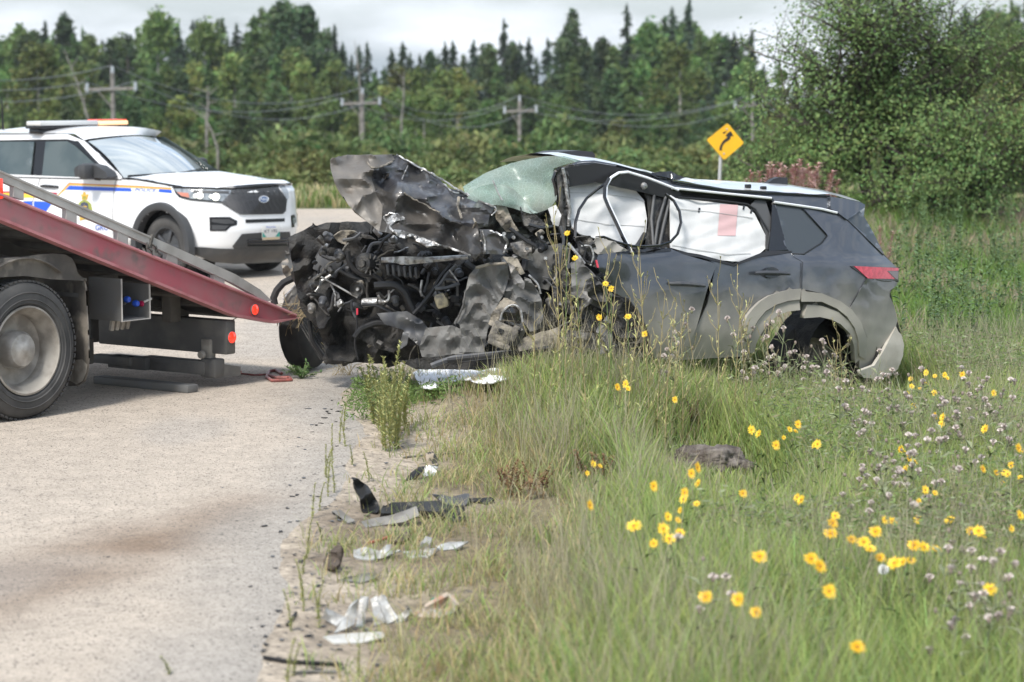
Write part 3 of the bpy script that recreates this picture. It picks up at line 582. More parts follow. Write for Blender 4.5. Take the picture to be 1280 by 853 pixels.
# tail light, rear glass, spoiler, tailgate
z9 = lambda *q: [(960+x/7.11, 280+y/7.11) for x, y in q]
tl = panel('tail_light', z9((730, 378), (1150, 388), (1162, 395), (1160, 512), (890, 490)), WS(-.008, 0), w_gloss, wreck, 5)
panel('red_lens', z9((768, 376), (1160, 392), (1160, 418), (1058, 418), (1128, 490), (890, 486)), WS(-.014, 0), red_lens, tl, 5)
panel('clear_lens', z9((1066, 421), (1158, 421), (1156, 498), (1134, 488)), WS(-.012, 0), grey_lens, tl, 5)
panel('rear_side_glass', z7((935, 405), (1002, 358), (1032, 400), (1080, 485), (1128, 582), (1122, 600)), WS(-.002, 0), w_glass, wreck, 5)
panel('spoiler', z7((846, 282), (930, 293), (1008, 312), (1030, 325), (1028, 340), (980, 372), (935, 405), (886, 368), (846, 345)), WS(-.02, 0), w_paint, wreck, 5, thick=.03)
tg = [(1081, 258), (1080, 270), (1090, 290), (1105, 318), (1118, 332), (1123, 350), (1113, 366), (1118, 385), (1122, 402), (1128, 425), (1122, 462)]
TG = [WS(0, 0)(x, y) for x, y in tg]
def tailgate(u, v):
    i = min(len(TG)-2, int(u*(len(TG)-1))); f = u*(len(TG)-1)-i; p = TG[i].lerp(TG[i+1], f); return p+WV*(1.42*v)-WU*(.17*sin(pi*v)**.7)
MB().grid(tailgate, 20, 10).build('tailgate', w_paint, wreck)
# front door, its torn front edge
fd = z5((800, 582), (1190, 560))+z7((60, 590), (240, 640), (190, 770))+z8((130, 470), (60, 640))+[(818, 448), (812, 420), (803, 396), (788, 376), (768, 366), (754, 350), (748, 336), (742, 320)]
def fdl(x, y):
    c = smooth(790, 748, x); return WP(x, y, woff(x, y)-.022+.05*c*abs(noise.noise(Vector((x*.05, y*.05, 4))))+.006*noise.noise(Vector((x*.04, y*.04, 2)))+.03*smooth(830, 760, x)*sin((x+y*.5)*.06))
panel('front_door', fd, fdl, w_paint, wreck, 4, thick=.03)
panel('belt_strip', z5((790, 575), (1190, 557), (1190, 572), (800, 590)), WS(-.03, 0), w_gloss, wreck, 4)
panel('belt_strip', z7((0, 583), (150, 606), (330, 652), (480, 602), (640, 578), (640, 570), (505, 570), (478, 580), (330, 640), (150, 590), (0, 566)), WS(-.006, 0), w_trim, wreck, 4)
def handle(a, b, cx, cy):
    h = MB().tube([WS(-.03, 0)(*a), WS(-.055, 0)(a[0]*.7+b[0]*.3, a[1]*.7+b[1]*.3-.8), WS(-.055, 0)(a[0]*.3+b[0]*.7, a[1]*.3+b[1]*.7-.8), WS(-.03, 0)(*b)], [.012, .017, .017, .012], 8).build('door_handle', bar_m, wreck)
    bowl = [(cx+10*cos(t*pi/10), cy-8*sin(t*pi/10)*(1 if t < 11 else .75)) for t in range(20)]
    panel('handle_bowl', bowl, WS(-.018, 0), w_gloss, h, 4, thick=.004)
handle((944, 341.5), (987, 342.5), 965, 342); handle((836, 354.5), (881, 357.5), 858, 356)
# roof side, roof skin, trims
roofside = [(720, 203)]+z5((790, 95), (860, 125), (920, 150), (1000, 178), (1100, 196), (1230, 244))+z7((0, 228), (545, 305), (880, 362), (846, 345), (846, 278))+z7((300, 248), (0, 198))+z5((1050, 150), (900, 112), (700, 92))
rs = z5((690, 92), (780, 88), (900, 110), (1050, 150))+z7((0, 197), (300, 247), (846, 276), (846, 345), (882, 364), (545, 303), (0, 230))+z5((1100, 205), (950, 165), (870, 160), (740, 150), (640, 190), (600, 150), (640, 118))
panel('roof_side', rs, WS(.004, .006), w_paint, wreck, 5, thick=.03)
RL = [WS(.0, 0)(x, y)-UPZ*.012 for x, y in resample(z5((690, 112), (780, 108), (900, 124), (1050, 156))+z7((0, 199), (300, 248), (846, 278), (1010, 316)), 10, False)]
def roof(u, v):
    i = min(len(RL)-2, int(u*(len(RL)-1))); f = u*(len(RL)-1)-i; p = RL[i].lerp(RL[i+1], f)
    return p+WV*(1.12*v)+UPZ*(.085*sin(pi*min(1, .06+v*.94))**.8+.012*noise.noise(Vector((u*14, v*5, 3)))-.0)
roof_sheen = mat('roof_sky_sheen', (.62, .63, .64), .28, coat=.8)  # pale colour puts the grazing sky reflection onto the dark grey roof
MB().grid(roof, 44, 12).build('roof', roof_sheen, wreck)
rr = [WS(.03, 0)(x, y)+UPZ*.02 for x, y in resample(z5((1230, 186), (1100, 158))+[]+z7((0, 190), (300, 236), (560, 262), (846, 272)), 8, False)]
MB().tube(lp(z5((900, 116), (1060, 158), (1180, 184))+z7((0, 201), (300, 250), (840, 279)), -.012), .008, 6).build('roof_gutter', w_gloss, wreck)
for x in (405, 487): c = WS(.05, 0)(*z7((x, 226 if x < 450 else 236))[0]); MB().box(c, (.05, .03, .03), (WU, WV, UPZ), .006).build('rail_clip', w_trim, wreck)
c0 = [WS(.45, 0)(*q) for q in z7((505, 215), (540, 188), (570, 178), (615, 180), (618, 226))]; MB().prism(c0, WV*.05).build('roof_aerial_fin', w_trim, wreck)
MB().tube(lp(z7((0, 236), (250, 262), (530, 290)), -.016), .010, 6).build('window_chrome', chrome, wreck)
MB().tube(lp(z7((545, 311), (700, 333), (800, 348), (880, 368)), -.016), .010, 6).build('window_chrome', chrome, wreck)
MB().tube(lp(z7((0, 243), (250, 270), (528, 297)), -.004), .010, 6).build('door_frame', w_gloss, wreck)
# sunroof deflector, crumpled flap of roof paint
sd_ = [WS(.55, 0)(x, y) for x, y in z5((505, 66), (600, 42), (700, 36), (770, 42), (786, 62), (780, 80), (700, 70), (600, 62))]
MB().prism(sd_, WV*.25).build('sunroof_flap', w_trim, wreck)
panel('roof_dent', z5((1070, 160), (1120, 150), (1190, 146), (1230, 168), (1270, 180), (1200, 192), (1120, 182)), lambda x, y: WP(x, y, woff(x, y)-.02+.04*abs(noise.noise(Vector((x*.12, y*.12, 5))))), w_gloss, wreck, 3)
# windows: curtain airbags
def bagl(e, s): return lambda x, y: WP(x, y, woff(x, y)+e+.030*noise.noise(Vector((x*.035, y*.03, s)))+.022*abs(noise.noise(Vector((x*.02+y*.06, y*.015, s+4)))))
panel('curtain_airbag', z5((635, 192), (760, 185), (880, 196), (1000, 248), (1045, 300), (1062, 400), (1055, 500), (1000, 556), (880, 530), (790, 505), (700, 480), (660, 440), (640, 320)), bagl(.09, 1), bag, wreck, 4, thick=.01)
ab = panel('curtain_airbag', [(838, 244)]+z7((20, 290), (120, 300), (250, 315), (400, 335), (440, 372), (500, 490), (497, 560), (450, 600), (380, 630), (270, 622), (120, 590), (0, 556))+[(838, 310)], bagl(.012, 7), bag, wreck, 4, thick=.01)
panel('pink_label', z7((255, 321), (350, 326), (337, 490), (241, 489)), lambda x, y: bagl(.012, 7)(x, y)+WV*-.005, bagpink, ab, 4, thick=0)
for x, y in ((142, 352), (380, 338), (420, 358)): panel('tether_slot', z7((x-7, y+12), (x-2, y-12), (x+8, y-10), (x+2, y+14)), lambda a, b: bagl(.012, 7)(a, b)+WV*-.006, w_gloss, ab, 2, thick=0)
panel('window_frame', z7((420, 325), (445, 300), (500, 305), (530, 400), (535, 470), (515, 570), (500, 570), (500, 480), (470, 400)), WS(.02, 0), w_clad, wreck, 4)
panel('door_pillar', z7((535, 288), (548, 305), (614, 566), (515, 572), (530, 440)), WS(-.002, 0), w_gloss, wreck, 5)
MB().tube(lp(z7((30, 285), (250, 303), (400, 322), (445, 350), (520, 470), (505, 565)), .0), .008, 6).build('window_seal', w_trim, wreck)
bp = panel('door_pillar', z5((1040, 235), (1225, 255), (1195, 330), (1188, 555), (1050, 560), (1075, 420), (1065, 300)), WS(.06, .004), steel_d, wreck, 5)
for q in (((1100, 270), (1085, 400), (1095, 540)), ((1165, 270), (1120, 420), (1100, 550)), ((1190, 270), (1150, 430), (1125, 550))): MB().tube([WS(.04, 0)(*p) for p in z5(*q)], .012, 6).build('pillar_trim', w_clad, bp)
MB().lathe(WS(.0, 0)(*z5((1045, 225))[0]), -WV, [(.0, .03), (.018, .025), (.03, 0), (.02, -.04)], 10).build('hinge_knob', steel_l, wreck)
# trims sprung off the front door window
MB().tube(lp(z5((980, 578), (940, 500), (900, 410), (862, 330), (842, 280), (845, 225), (870, 180), (910, 155), (960, 150), (1060, 180), (1140, 210), (1230, 246)), -.10, 3), .011, 6).build('sprung_window_strip', chrome, wreck)
MB().tube(lp(z5((970, 572), (930, 495), (888, 405), (852, 330), (834, 285), (836, 230), (858, 185)), -.105, 3), .014, 6).build('sprung_seal', w_gloss, wreck)
MB().tube(lp(z5((930, 150), (880, 185), (800, 240), (740, 290), (700, 350), (680, 420), (676, 500)), -.08, 3), .012, 6).build('sprung_seal', w_gloss, wreck)
MB().tube(lp(z5((790, 500), (830, 497), (900, 525), (980, 545), (1050, 548), (1130, 542), (1185, 525), (1225, 480), (1243, 420), (1235, 360), (1205, 305), (1160, 268)), -.11, 3), .011, 6).build('sprung_seal', w_gloss, wreck)
MB().tube(lp(z5((1050, 480), (1020, 530), (990, 570)), -.02, 3), .02, 6).build('window_guide', w_trim, wreck)
# A pillar and windshield
def crumple(pf, amp, s, f=.1):
    def g(x, y):
        p = pf(x, y); n1 = noise.noise(Vector((x*f, y*f, s))); n2 = noise.noise(Vector((x*f*2.7, y*f*2.7, s+9)))
        return p+WV*(amp*(abs(n1)*2-.5)+amp*.5*n2)
    return g
WO = lambda o: (lambda x, y: WP(x, y, o))
panel('front_pillar', z5((560, 150), (585, 128), (610, 125), (640, 150), (650, 300), (655, 440), (640, 490), (600, 480), (590, 330), (575, 240)), crumple(WO(.20), .03, 3), steel_g, wreck, 3, sharp=25)
MB().tube([WP(x, y, .16) for x, y in z5((612, 130), (625, 190), (632, 260), (650, 350), (640, 440))], .014, 6).build('torn_edge', steel_l, wreck); MB().tube([WP(x, y, .17) for x, y in z5((575, 150), (560, 190), (575, 240), (582, 310))], .016, 6).build('torn_edge', w_gloss, wreck)
MB().tube([WP(x, y, .15) for x, y in z5((590, 170), (598, 260), (604, 350), (620, 430), (610, 500))], .018, 6).build('pillar_tube', steel_g, wreck)
panel('roof_flap', z5((600, 130), (640, 112), (740, 108), (800, 150), (700, 145), (640, 155)), crumple(WO(.24), .02, 8), steel_g, wreck, 3, sharp=25)
ws_out = z5((80, 228), (140, 190), (200, 155), (300, 115), (400, 86), (520, 66), (620, 66), (710, 90), (620, 112), (562, 132), (556, 190), (580, 250), (576, 300), (545, 345), (480, 368), (400, 330), (320, 320), (220, 330), (100, 300))
def wsl(x, y):
    t = max(0, (700-x)/120); b = smooth(265, 205, y); return WP(x, y, .16+.95*t*b+.10*sin(x*.05)+.05*noise.noise(Vector((x*.03, y*.05, 2)))+.45*(1-b)*t)
panel('windshield', ws_out, wsl, w_green, wreck, 4, thick=.006)
panel('windshield_fold', z5((130, 255), (170, 228), (230, 213), (300, 218), (350, 240), (400, 290), (450, 352), (480, 368), (440, 372), (300, 330), (180, 320), (100, 290)), lambda x, y: WP(x, y, .12+.0055*max(0, 680-x)*.6+.04*noise.noise(Vector((x*.05, y*.05, 5)))), w_green, wreck, 4, thick=.006)
panel('headliner', [(694, 212), (745, 204), (800, 215), (850, 238), (852, 252), (800, 240), (745, 228), (700, 236)], WO(.22), w_trim, wreck, 6)
for q in (((640, 260), (800, 262), (1000, 290), (1050, 310)), ((660, 400), (850, 430), (1050, 440))): MB().tube([bagl(.085, 1)(x, y) for x, y in resample(z5(*q), 4, False)], .0022, 4).build('airbag_seam', seam_m, wreck)
for q in (((20, 345), (200, 362), (430, 395)), ((0, 540), (130, 565), (300, 590), (420, 585))): MB().tube([bagl(.006, 7)(x, y) for x, y in resample(z7(*q), 4, False)], .0022, 4).build('airbag_seam', seam_m, ab)
# --- crumpled hood: depth read off from a few points
HP = [(413, 205, .95), (420, 235, .80), (440, 265, .70), (434, 194, 1.10), (490, 193, 1.00), (466, 208, .72), (472, 228, .80), (500, 240, .55), (530, 250, .50), (462, 280, .62), (495, 295, .42), (545, 310, .22), (590, 321, .05), (633, 302, .10), (628, 319, .08), (551, 225, .78), (575, 239, .62), (614, 257, .30), (560, 268, .32), (600, 288, .16), (520, 215, .92), (530, 280, .52), (560, 296, .42)]
def hood_off(x, y):
    s = t = 0
    for a, b, c in HP: q = 1/((x-a)**2+(y-b)**2+30)**1.35; s += q*c; t += q
    return s/t
def hoodl(x, y):
    r1 = abs(noise.noise(Vector((x*.020+y*.012, y*.045-x*.018, 3)))); r2 = noise.noise(Vector((x*.07, y*.07, 8))); r3 = abs(noise.noise(Vector((x*.05-y*.03, y*.02+x*.012, 5)))); return WP(x, y, hood_off(x, y)+.16*r1+.05*r3+.008*r2-.05)
h_left = z3((310, 92), (322, 78), (350, 70), (400, 58), (500, 60), (640, 56), (655, 85), (600, 110), (545, 128), (530, 180), (545, 230), (560, 280), (590, 330), (585, 400), (572, 468), (520, 425), (460, 375), (410, 330), (365, 255), (335, 200), (318, 135))
hood = panel('hood', h_left, hoodl, hood_in, wreck, 3.2, thick=.012, sharp=28)
h_in = z3((530, 180), (560, 215), (600, 250), (640, 262), (700, 262), (745, 292), (820, 330), (880, 365), (930, 400), (1010, 430), (1100, 455), (1125, 585), (1060, 592), (960, 558), (830, 545), (720, 500), (600, 470), (572, 468), (585, 400), (590, 330), (560, 280), (545, 230))
panel('hood_inner_face', h_in, lambda x, y: hoodl(x, y)+WV*.004, hood_blk, hood, 3.2, thick=.012, sharp=28)
h_up = z3((640, 56), (660, 60), (780, 120), (900, 188), (930, 230), (1000, 250), (1090, 295), (1175, 328), (1195, 345), (1165, 385), (1155, 440), (1100, 455), (1010, 430), (930, 400), (880, 365), (820, 330), (745, 292), (700, 262), (640, 262), (600, 250), (560, 215), (530, 180), (545, 128), (600, 110), (655, 85))
panel('hood_fold', h_up, lambda x, y: hoodl(x, y)+WV*.012, hood_dk, hood, 3.2, thick=.012, sharp=28)
panel('hood_fold', z3((1100, 455), (1155, 455), (1225, 495), (1250, 520), (1225, 590), (1125, 585)), lambda x, y: hoodl(x, y)-WV*.02, hood_dk, hood, 3, thick=.012, sharp=25)
def edge(pts, off, r, m=None, nm='torn_edge', par=None):
    P = [hoodl(x, y)-WV*off+Vector((0, 0, .006*RNG.uniform(-1, 1))) for x, y in resample(pts, 3, False)]; MB().tube(P, [r*RNG.uniform(.6, 1.3) for _ in P], 5).build(nm, m or steel_l, par or hood)
edge(z3((620, 440), (640, 470), (700, 475), (760, 490), (830, 520), (880, 535), (960, 560), (1050, 590)), .02, .009); edge(z3((660, 60), (780, 122), (900, 190), (1000, 252), (1090, 297), (1175, 330)), .012, .009)
edge(z3((590, 390), (620, 370), (660, 375), (700, 400)), .02, .010); edge(z3((600, 470), (610, 430), (590, 395)), .02, .008); edge(z3((1175, 330), (1190, 350), (1165, 385)), .02, .007); edge(z3((1110, 460), (1125, 520), (1125, 580)), .03, .008); edge(z3((1150, 460), (1220, 490), (1245, 520), (1225, 580)), .03, .010)
edge(z3((500, 90), (530, 130), (590, 120), (640, 95)), .012, .007, tan_m); edge(z3((700, 262), (745, 292), (820, 330), (890, 370)), .015, .007, tan_m); edge(z3((910, 215), (950, 250), (990, 265)), .015, .007); edge(z3((985, 290), (980, 330), (1000, 400)), .03, .010, tan_m); edge(z3((720, 115), (705, 150), (690, 190)), .012, .005)
edge(z3((1065, 395), (1075, 420), (1060, 445)), .03, .009, tan_m)
for q in (((640, 455), (690, 460), (740, 490), (700, 505), (650, 490)), ((740, 485), (800, 500), (850, 525), (880, 540), (820, 545), (760, 515)), ((600, 400), (640, 375), (690, 385), (700, 402), (650, 410), (615, 440))):
    panel('torn_scrap', z3(*q), lambda x, y: hoodl(x, y)-WV*(.03+.03*noise.noise(Vector((x*.2, y*.2, 1)))), steel_l, hood, 2.5, sharp=20)
panel('hood_hole', z3((580, 160), (625, 152), (612, 190), (590, 185)), lambda x, y: hoodl(x, y)-WV*.014, w_gloss, hood, 3, thick=0)
# --- engine bay: dark back, then everything hanging in it
EB = lambda Y, a=.0, s=1: (lambda x, y: LY(x, y, Y+a*noise.noise(Vector((x*.05, y*.05, s)))))
bay = z3((85, 500), (170, 460), (290, 420), (510, 418), (600, 460), (1000, 560), (1260, 560))+z5((480, 340), (600, 400), (700, 520), (780, 660), (850, 740))+z6((1000, 330), (1070, 500))+[(800, 440), (700, 442), (600, 446), (520, 452), (470, 455), (410, 450), (395, 400), (372, 370)]
panel('engine_bay', bay, EB(18.75, .25, 2), bay_dark, wreck, 6, thick=.05)
def plate(nm, q, Y, m, amp=.03, s=1, sp=3, par=None, thick=.01): return panel(nm, q, lambda x, y: LY(x, y, Y+amp*1.3*(abs(noise.noise(Vector((x*.045, y*.045, s))))*2-.6)+amp*.7*abs(noise.noise(Vector((x*.10-y*.05, y*.06+x*.03, s+3))))+amp*.10*noise.noise(Vector((x*.25, y*.25, s)))), m, par or wreck, sp, thick=thick, sharp=24)
def hose(nm, q, r, Y, m=None, par=None, n=7):
    P = [LY(x, y, Y) for x, y in resample(q, 3, False)]
    for _ in range(3): P = [P[0]]+[(P[i-1]+P[i]*2+P[i+1])/4 for i in range(1, len(P)-1)]+[P[-1]]
    return MB().tube(P, r, n).build(nm, m or rub2, par or wreck)
plate('inner_fender', z3((85, 505), (170, 462), (290, 420), (515, 418), (500, 470), (380, 500), (300, 560), (200, 610), (130, 625), (95, 560)), 19.3, steel_d, .05, 3)
plate('inner_fender', z3((150, 500), (280, 440), (300, 500), (240, 570), (170, 600)), 19.2, bay_dark, .05, 4)
plate('headlight_mount', z3((225, 490), (330, 478), (345, 500), (300, 520), (235, 510)), 18.9, steel_d, .03, 5); MB().box((LY(*z3((278, 555))[0], 18.7)), (.05, .03, .21), (Vector((.85, 0, -.5)).normalized(), Vector((0, 1, 0)), Vector((.5, 0, .85)).normalized()), .008).build('bracket', bar_m, wreck)
plate('torn_bracket', z3((330, 492), (370, 462), (410, 460), (450, 470), (400, 490), (395, 540), (350, 520)), 18.6, tan_m, .03, 6); plate('torn_bracket', z3((440, 470), (520, 490), (560, 510), (500, 505), (450, 490)), 18.5, steel_g, .03, 7)
plate('bumper_bracket', z3((50, 645), (85, 650), (100, 670), (130, 620), (175, 615), (195, 650), (190, 700), (130, 735), (85, 720), (60, 690)), 19.75, tan_m, .05, 8); plate('torn_bracket', z3((195, 610), (240, 600), (250, 660), (215, 740), (180, 730)), 19.1, steel_d, .03, 9)
plate('fog_lamp_housing', z4((65, 300), (130, 235), (175, 235), (215, 310), (150, 350), (80, 350)), 19.7, w_trim, .04, 10); MB().tube([LY(x, y, 19.75) for x, y in z4((15, 345), (8, 310), (25, 270), (60, 230), (110, 205))], .030, 8).build('wheel_liner', rubber, wreck)
hose('bare_edge', z4((60, 320), (80, 290), (130, 238)), .008, 19.65, steel_l); hose('support_rod', z4((240, 185), (340, 242), (455, 308)), .008, 18.4, steel_l)
MB().tube([LY(*z3((585, 620))[0], 18.3), LY(*z3((800, 622))[0], 18.25), LY(*z3((1050, 603))[0], 18.1)], [.022, .024, .018], 8).build('radiator_bar', steel_l, wreck)
plate('radiator_bar_flange', z3((590, 605), (700, 600), (850, 605), (1040, 595), (1050, 615), (870, 630), (720, 645), (620, 630)), 18.2, steel_l, .02, 11)
al = MB().lathe(LY(*z4((525, 130))[0], 18.45), Vector((-.35, -.9, .1)), [(.06, 0), (.085, .02), (.085, .10), (.06, .14), (.03, .145), (.03, .17), (.0, .17)], 22).build('alternator', steel_d, wreck)
for k in range(12):
    a = 2*pi*k/12; c = LY(*z4((525, 130))[0], 18.33); MB().box(c+Vector((cos(a)*.062, -.01, sin(a)*.062)), (.010, .03, .035), (Vector((-sin(a), 0, cos(a))), Vector((0, 1, 0)), Vector((cos(a), 0, sin(a))))).build('cooling_fin', steel_g, al)
MB().lathe(LY(*z4((480, 335))[0], 18.3), Vector((1, -.1, .05)), [(.0, 0), (.03, 0), (.035, .01), (.035, .12), (.022, .13), (.022, .17), (.0, .17)], 16).build('pump', steel_l, wreck)
for q, r, Y, m in [(((545, 245), (600, 240), (660, 242), (705, 275), (735, 340), (760, 390)), .030, 18.2, None), (((405, 60), (408, 120), (440, 162), (480, 185), (530, 185), (572, 205), (595, 238)), .020, 18.35, None), (((360, 160), (420, 195), (490, 215)), .02, 18.4, None), (((960, 130), (905, 190), (875, 240), (855, 280), (800, 345), (755, 395)), .017, 18.1, None),
    (((985, 135), (930, 185), (900, 235), (870, 260)), .013, 18.05, bar_m), (((870, 262), (930, 258), (1000, 232)), .014, 18.0, bar_m), (((945, 160), (995, 225)), .006, 17.95, steel_l), (((565, 295), (585, 335), (615, 335), (628, 310), (622, 270)), .010, 18.2, steel_l), (((440, 520), (470, 475), (560, 440), (620, 450)), .022, 18.3, None), (((200, 430), (215, 540), (255, 600), (300, 660)), .02, 18.9, None),
    (((445, 360), (455, 440), (440, 560), (460, 640)), .008, 18.3, None), (((510, 75), (530, 20), (580, 15), (620, 20)), .016, 18.4, bar_m), (((455, 365), (455, 400)), .008, 18.2, red_lens), (((800, 215), (790, 280), (800, 300)), .010, 18.2, steel_l), (((480, 345), (560, 350), (640, 390)), .012, 18.25, None), (((120, 0), (190, 60), (230, 100), (270, 120)), .016, 18.9, None)]:
    hose('hose', z4(*q), r, Y, m)
plate('engine_cover', z4((600, 110), (780, 110), (790, 200), (760, 215), (700, 190), (610, 210)), 18.6, bay_dark, .03, 30); plate('gearbox_cover', z4((560, 392), (720, 380), (800, 430), (830, 475), (790, 570), (730, 520), (700, 480), (600, 450)), 18.15, bar_m, .02, 12)
plate('oil_pan', z4((440, 505), (560, 445), (700, 480), (740, 560), (640, 600), (520, 560)), 18.35, bay_dark, .04, 13)
plate('subframe', z4((820, 470), (960, 455), (1060, 500), (1130, 560), (1120, 615), (960, 630), (800, 625), (785, 575)), 17.95, mottle, .04, 14); plate('bracket', z4((700, 490), (730, 500), (720, 560), (670, 590)), 18.0, bar_m, .03, 31)
pl = plate('strut_tower', z4((1090, 145), (1160, 125), (1255, 125), (1265, 200), (1235, 290), (1190, 370), (1150, 480), (1130, 600), (1000, 600), (1010, 500), (1000, 450), (970, 440), (1010, 380), (1035, 260), (1050, 190)), 17.75, mottle, .05, 15)
hose('torn_edge', z4((975, 450), (1000, 400), (1020, 350), (1030, 300)), .008, 17.7, steel_g); hose('torn_edge', z4((1085, 150), (1160, 130), (1250, 125)), .012, 17.65, tan_m)
plate('wheel_arch_inner', z6((150, 150), (260, 128), (330, 130), (350, 210), (400, 260), (410, 200), (440, 210), (500, 320), (505, 470), (440, 490), (300, 300)), 17.8, mottle, .05, 16)
plate('wheel_arch_inner', z6((215, 450), (240, 380), (300, 310), (360, 330), (395, 380), (400, 440), (380, 450), (300, 430), (260, 470)), 17.6, tan_m, .03, 17); hose('torn_edge', z6((278, 430), (290, 385), (322, 350), (360, 345), (388, 368), (398, 440)), .008, 17.5, steel_l); plate('brake_recess', z6((285, 425), (298, 385), (325, 358), (358, 355), (380, 375), (388, 435), (350, 430)), 17.52, w_gloss, .01, 18)
c = LY(*z6((285, 500))[0], 17.42); ax3 = (Vector((.92, .1, -.38)).normalized(), Vector((0, 1, 0)), Vector((.38, 0, .92)).normalized())
cal = MB().box(c, (.165, .09, .15), ax3, .02).box(c+Vector((.095, 0, .0)), (.05, .07, .12), ax3, .015).box(c+Vector((-.02, -.03, -.075)), (.17, .06, .04), ax3, .012).build('brake_caliper', tan_m, wreck)
MB().box(c+Vector((-.005, -.045, .02)), (.04, .02, .04), ax3, .004).build('caliper_window', bay_dark, cal); MB().tube([c+Vector((.06, -.02, -.10)), c+Vector((.10, -.02, .02)), c+Vector((.135, -.02, .03))], .014, 7).build('knuckle_arm', rub2, cal)
plate('knuckle', z6((350, 490), (400, 440), (420, 480), (380, 560), (330, 570)), 17.45, steel_g, .03, 19)
MB().tube([LY(x, y, Y) for (x, y), Y in zip(resample(z6((0, 645), (150, 628), (350, 605), (540, 580)), 12, False), np.linspace(17.6, 17.3, 20))], .022, 6).build('bumper_bar', rub2, wreck)
MB().tube([LY(x, y, 17.62) for x, y in resample(z4((850, 672), (920, 645), (980, 628), (1100, 618), (1280, 600)), 8, False)], .022, 6).build('bumper_bar', bar_m, wreck)
plate('sill_beam', z6((370, 565), (400, 525), (590, 465), (602, 485), (580, 550), (480, 575), (380, 595)), 17.45, tan_m, .02, 20)
plate('floor_pan', [(500, 452), (560, 444), (690, 440), (690, 452), (600, 462), (520, 462)], 17.9, bay_dark, .03, 21)
panel('cowl_panel', [(590, 252), (625, 246), (660, 258), (692, 262), (700, 300), (640, 320), (600, 300)], lambda x, y: LY(x, y, 18.5+.15*noise.noise(Vector((x*.08, y*.08, 2)))), steel_d, wreck, 4, sharp=25)
# firewall and the torn left corner
for nm, q, Y, m, a in [('torn_bracket', z5((240, 300), (290, 285), (350, 420), (380, 465), (310, 470), (255, 400)), 17.95, tan_m, .04), ('cowl_panel', z5((385, 335), (420, 345), (525, 430), (440, 470), (400, 420)), 17.9, steel_d, .03), ('cowl_panel', z5((330, 530), (440, 510), (455, 625), (400, 610), (350, 580)), 17.85, steel_g, .03),
    ('firewall', z5((470, 560), (600, 530), (655, 560), (645, 640), (560, 700), (535, 780), (490, 770), (415, 660)), 18.0, mottle, .03), ('firewall', z5((270, 470), (400, 480), (480, 500), (520, 560), (440, 640), (330, 560)), 18.1, steel_d, .05), ('hinge_pillar', z5((560, 590), (640, 580), (650, 853), (600, 853))+z6((610, 330), (570, 455), (520, 460), (555, 300)), 17.9, steel_d, .025),
    ('pillar_scrap', z5((535, 345), (575, 325), (605, 380), (590, 440), (560, 430)), 17.85, bag, .02), ('fender_scrap', z5((655, 640), (700, 600), (720, 640), (785, 700), (800, 715), (745, 740), (730, 800), (660, 800)), 17.62, mottle, .03), ('fender_scrap', z6((655, 250), (700, 280), (760, 250), (800, 210), (850, 300), (840, 380), (760, 340), (700, 380), (660, 320)), 17.58, steel_g, .05),
    ('fender_scrap', z6((690, 310), (760, 330), (790, 480), (720, 490), (660, 440)), 17.68, steel_d, .05), ('fender_scrap', z6((735, 215), (780, 195), (820, 230), (850, 330), (800, 330), (750, 300)), 17.5, steel_d, .05), ('door_scrap', z6((790, 480), (850, 400), (880, 470), (870, 600), (800, 610)), 17.45, steel_g, .05), ('door_inner', z6((860, 300), (960, 310), (1060, 470), (1010, 540), (900, 560), (850, 430)), 17.56, bay_dark, .04),
    ('sill_scrap', z6((600, 480), (780, 500), (790, 590), (700, 560), (600, 540)), 17.5, steel_g, .04), ('hinge_scrap', z5((680, 500), (760, 490), (800, 570), (790, 660), (740, 640), (700, 580)), 17.75, steel_d, .06), ('door_inner', z5((790, 500), (880, 520), (960, 570), (800, 590), (760, 560)), 17.75, mat('grey_interior', (.28, .27, .25), .8), .02), ('torn_bracket', z5((140, 455), (200, 460), (300, 510), (320, 580), (270, 560), (200, 500)), 17.75, steel_g, .04),
    ('torn_bracket', z5((290, 600), (370, 610), (410, 690), (390, 700), (330, 650)), 17.6, tan_m, .03), ('torn_bracket', z6((320, 120), (350, 140), (410, 230), (405, 265), (360, 240), (335, 180)), 17.55, steel_g, .03)]:
    plate(nm, q, Y, m, a, RNG.randrange(40, 90))
for q, r, m in [(((480, 470), (490, 520), (520, 525)), .01, rub2), (((640, 530), (700, 600), (730, 640)), .012, steel_l), (((700, 520), (740, 560), (720, 620), (770, 640)), .008, rub2), (((710, 545), (760, 540), (780, 600), (760, 650)), .007, steel_l), (((790, 620), (800, 660)), .009, red_lens), (((430, 430), (500, 450), (560, 440)), .012, w_gloss), (((430, 700), (480, 745), (495, 800)), .008, steel_l), (((590, 640), (620, 520), (600, 440)), .012, bar_m), (((240, 195), (270, 270), (290, 300)), .006, steel_l), (((330, 450), (420, 520), (470, 545)), .013, w_trim)]: hose('cable', z5(*q), r, 17.7, m)
r_ = random.Random(21); _g = [m for m in (steel_d, steel_d, steel_g, steel_g, bar_m, rub2, bar_m, steel_d, tan_m, steel_l, bar_m)]
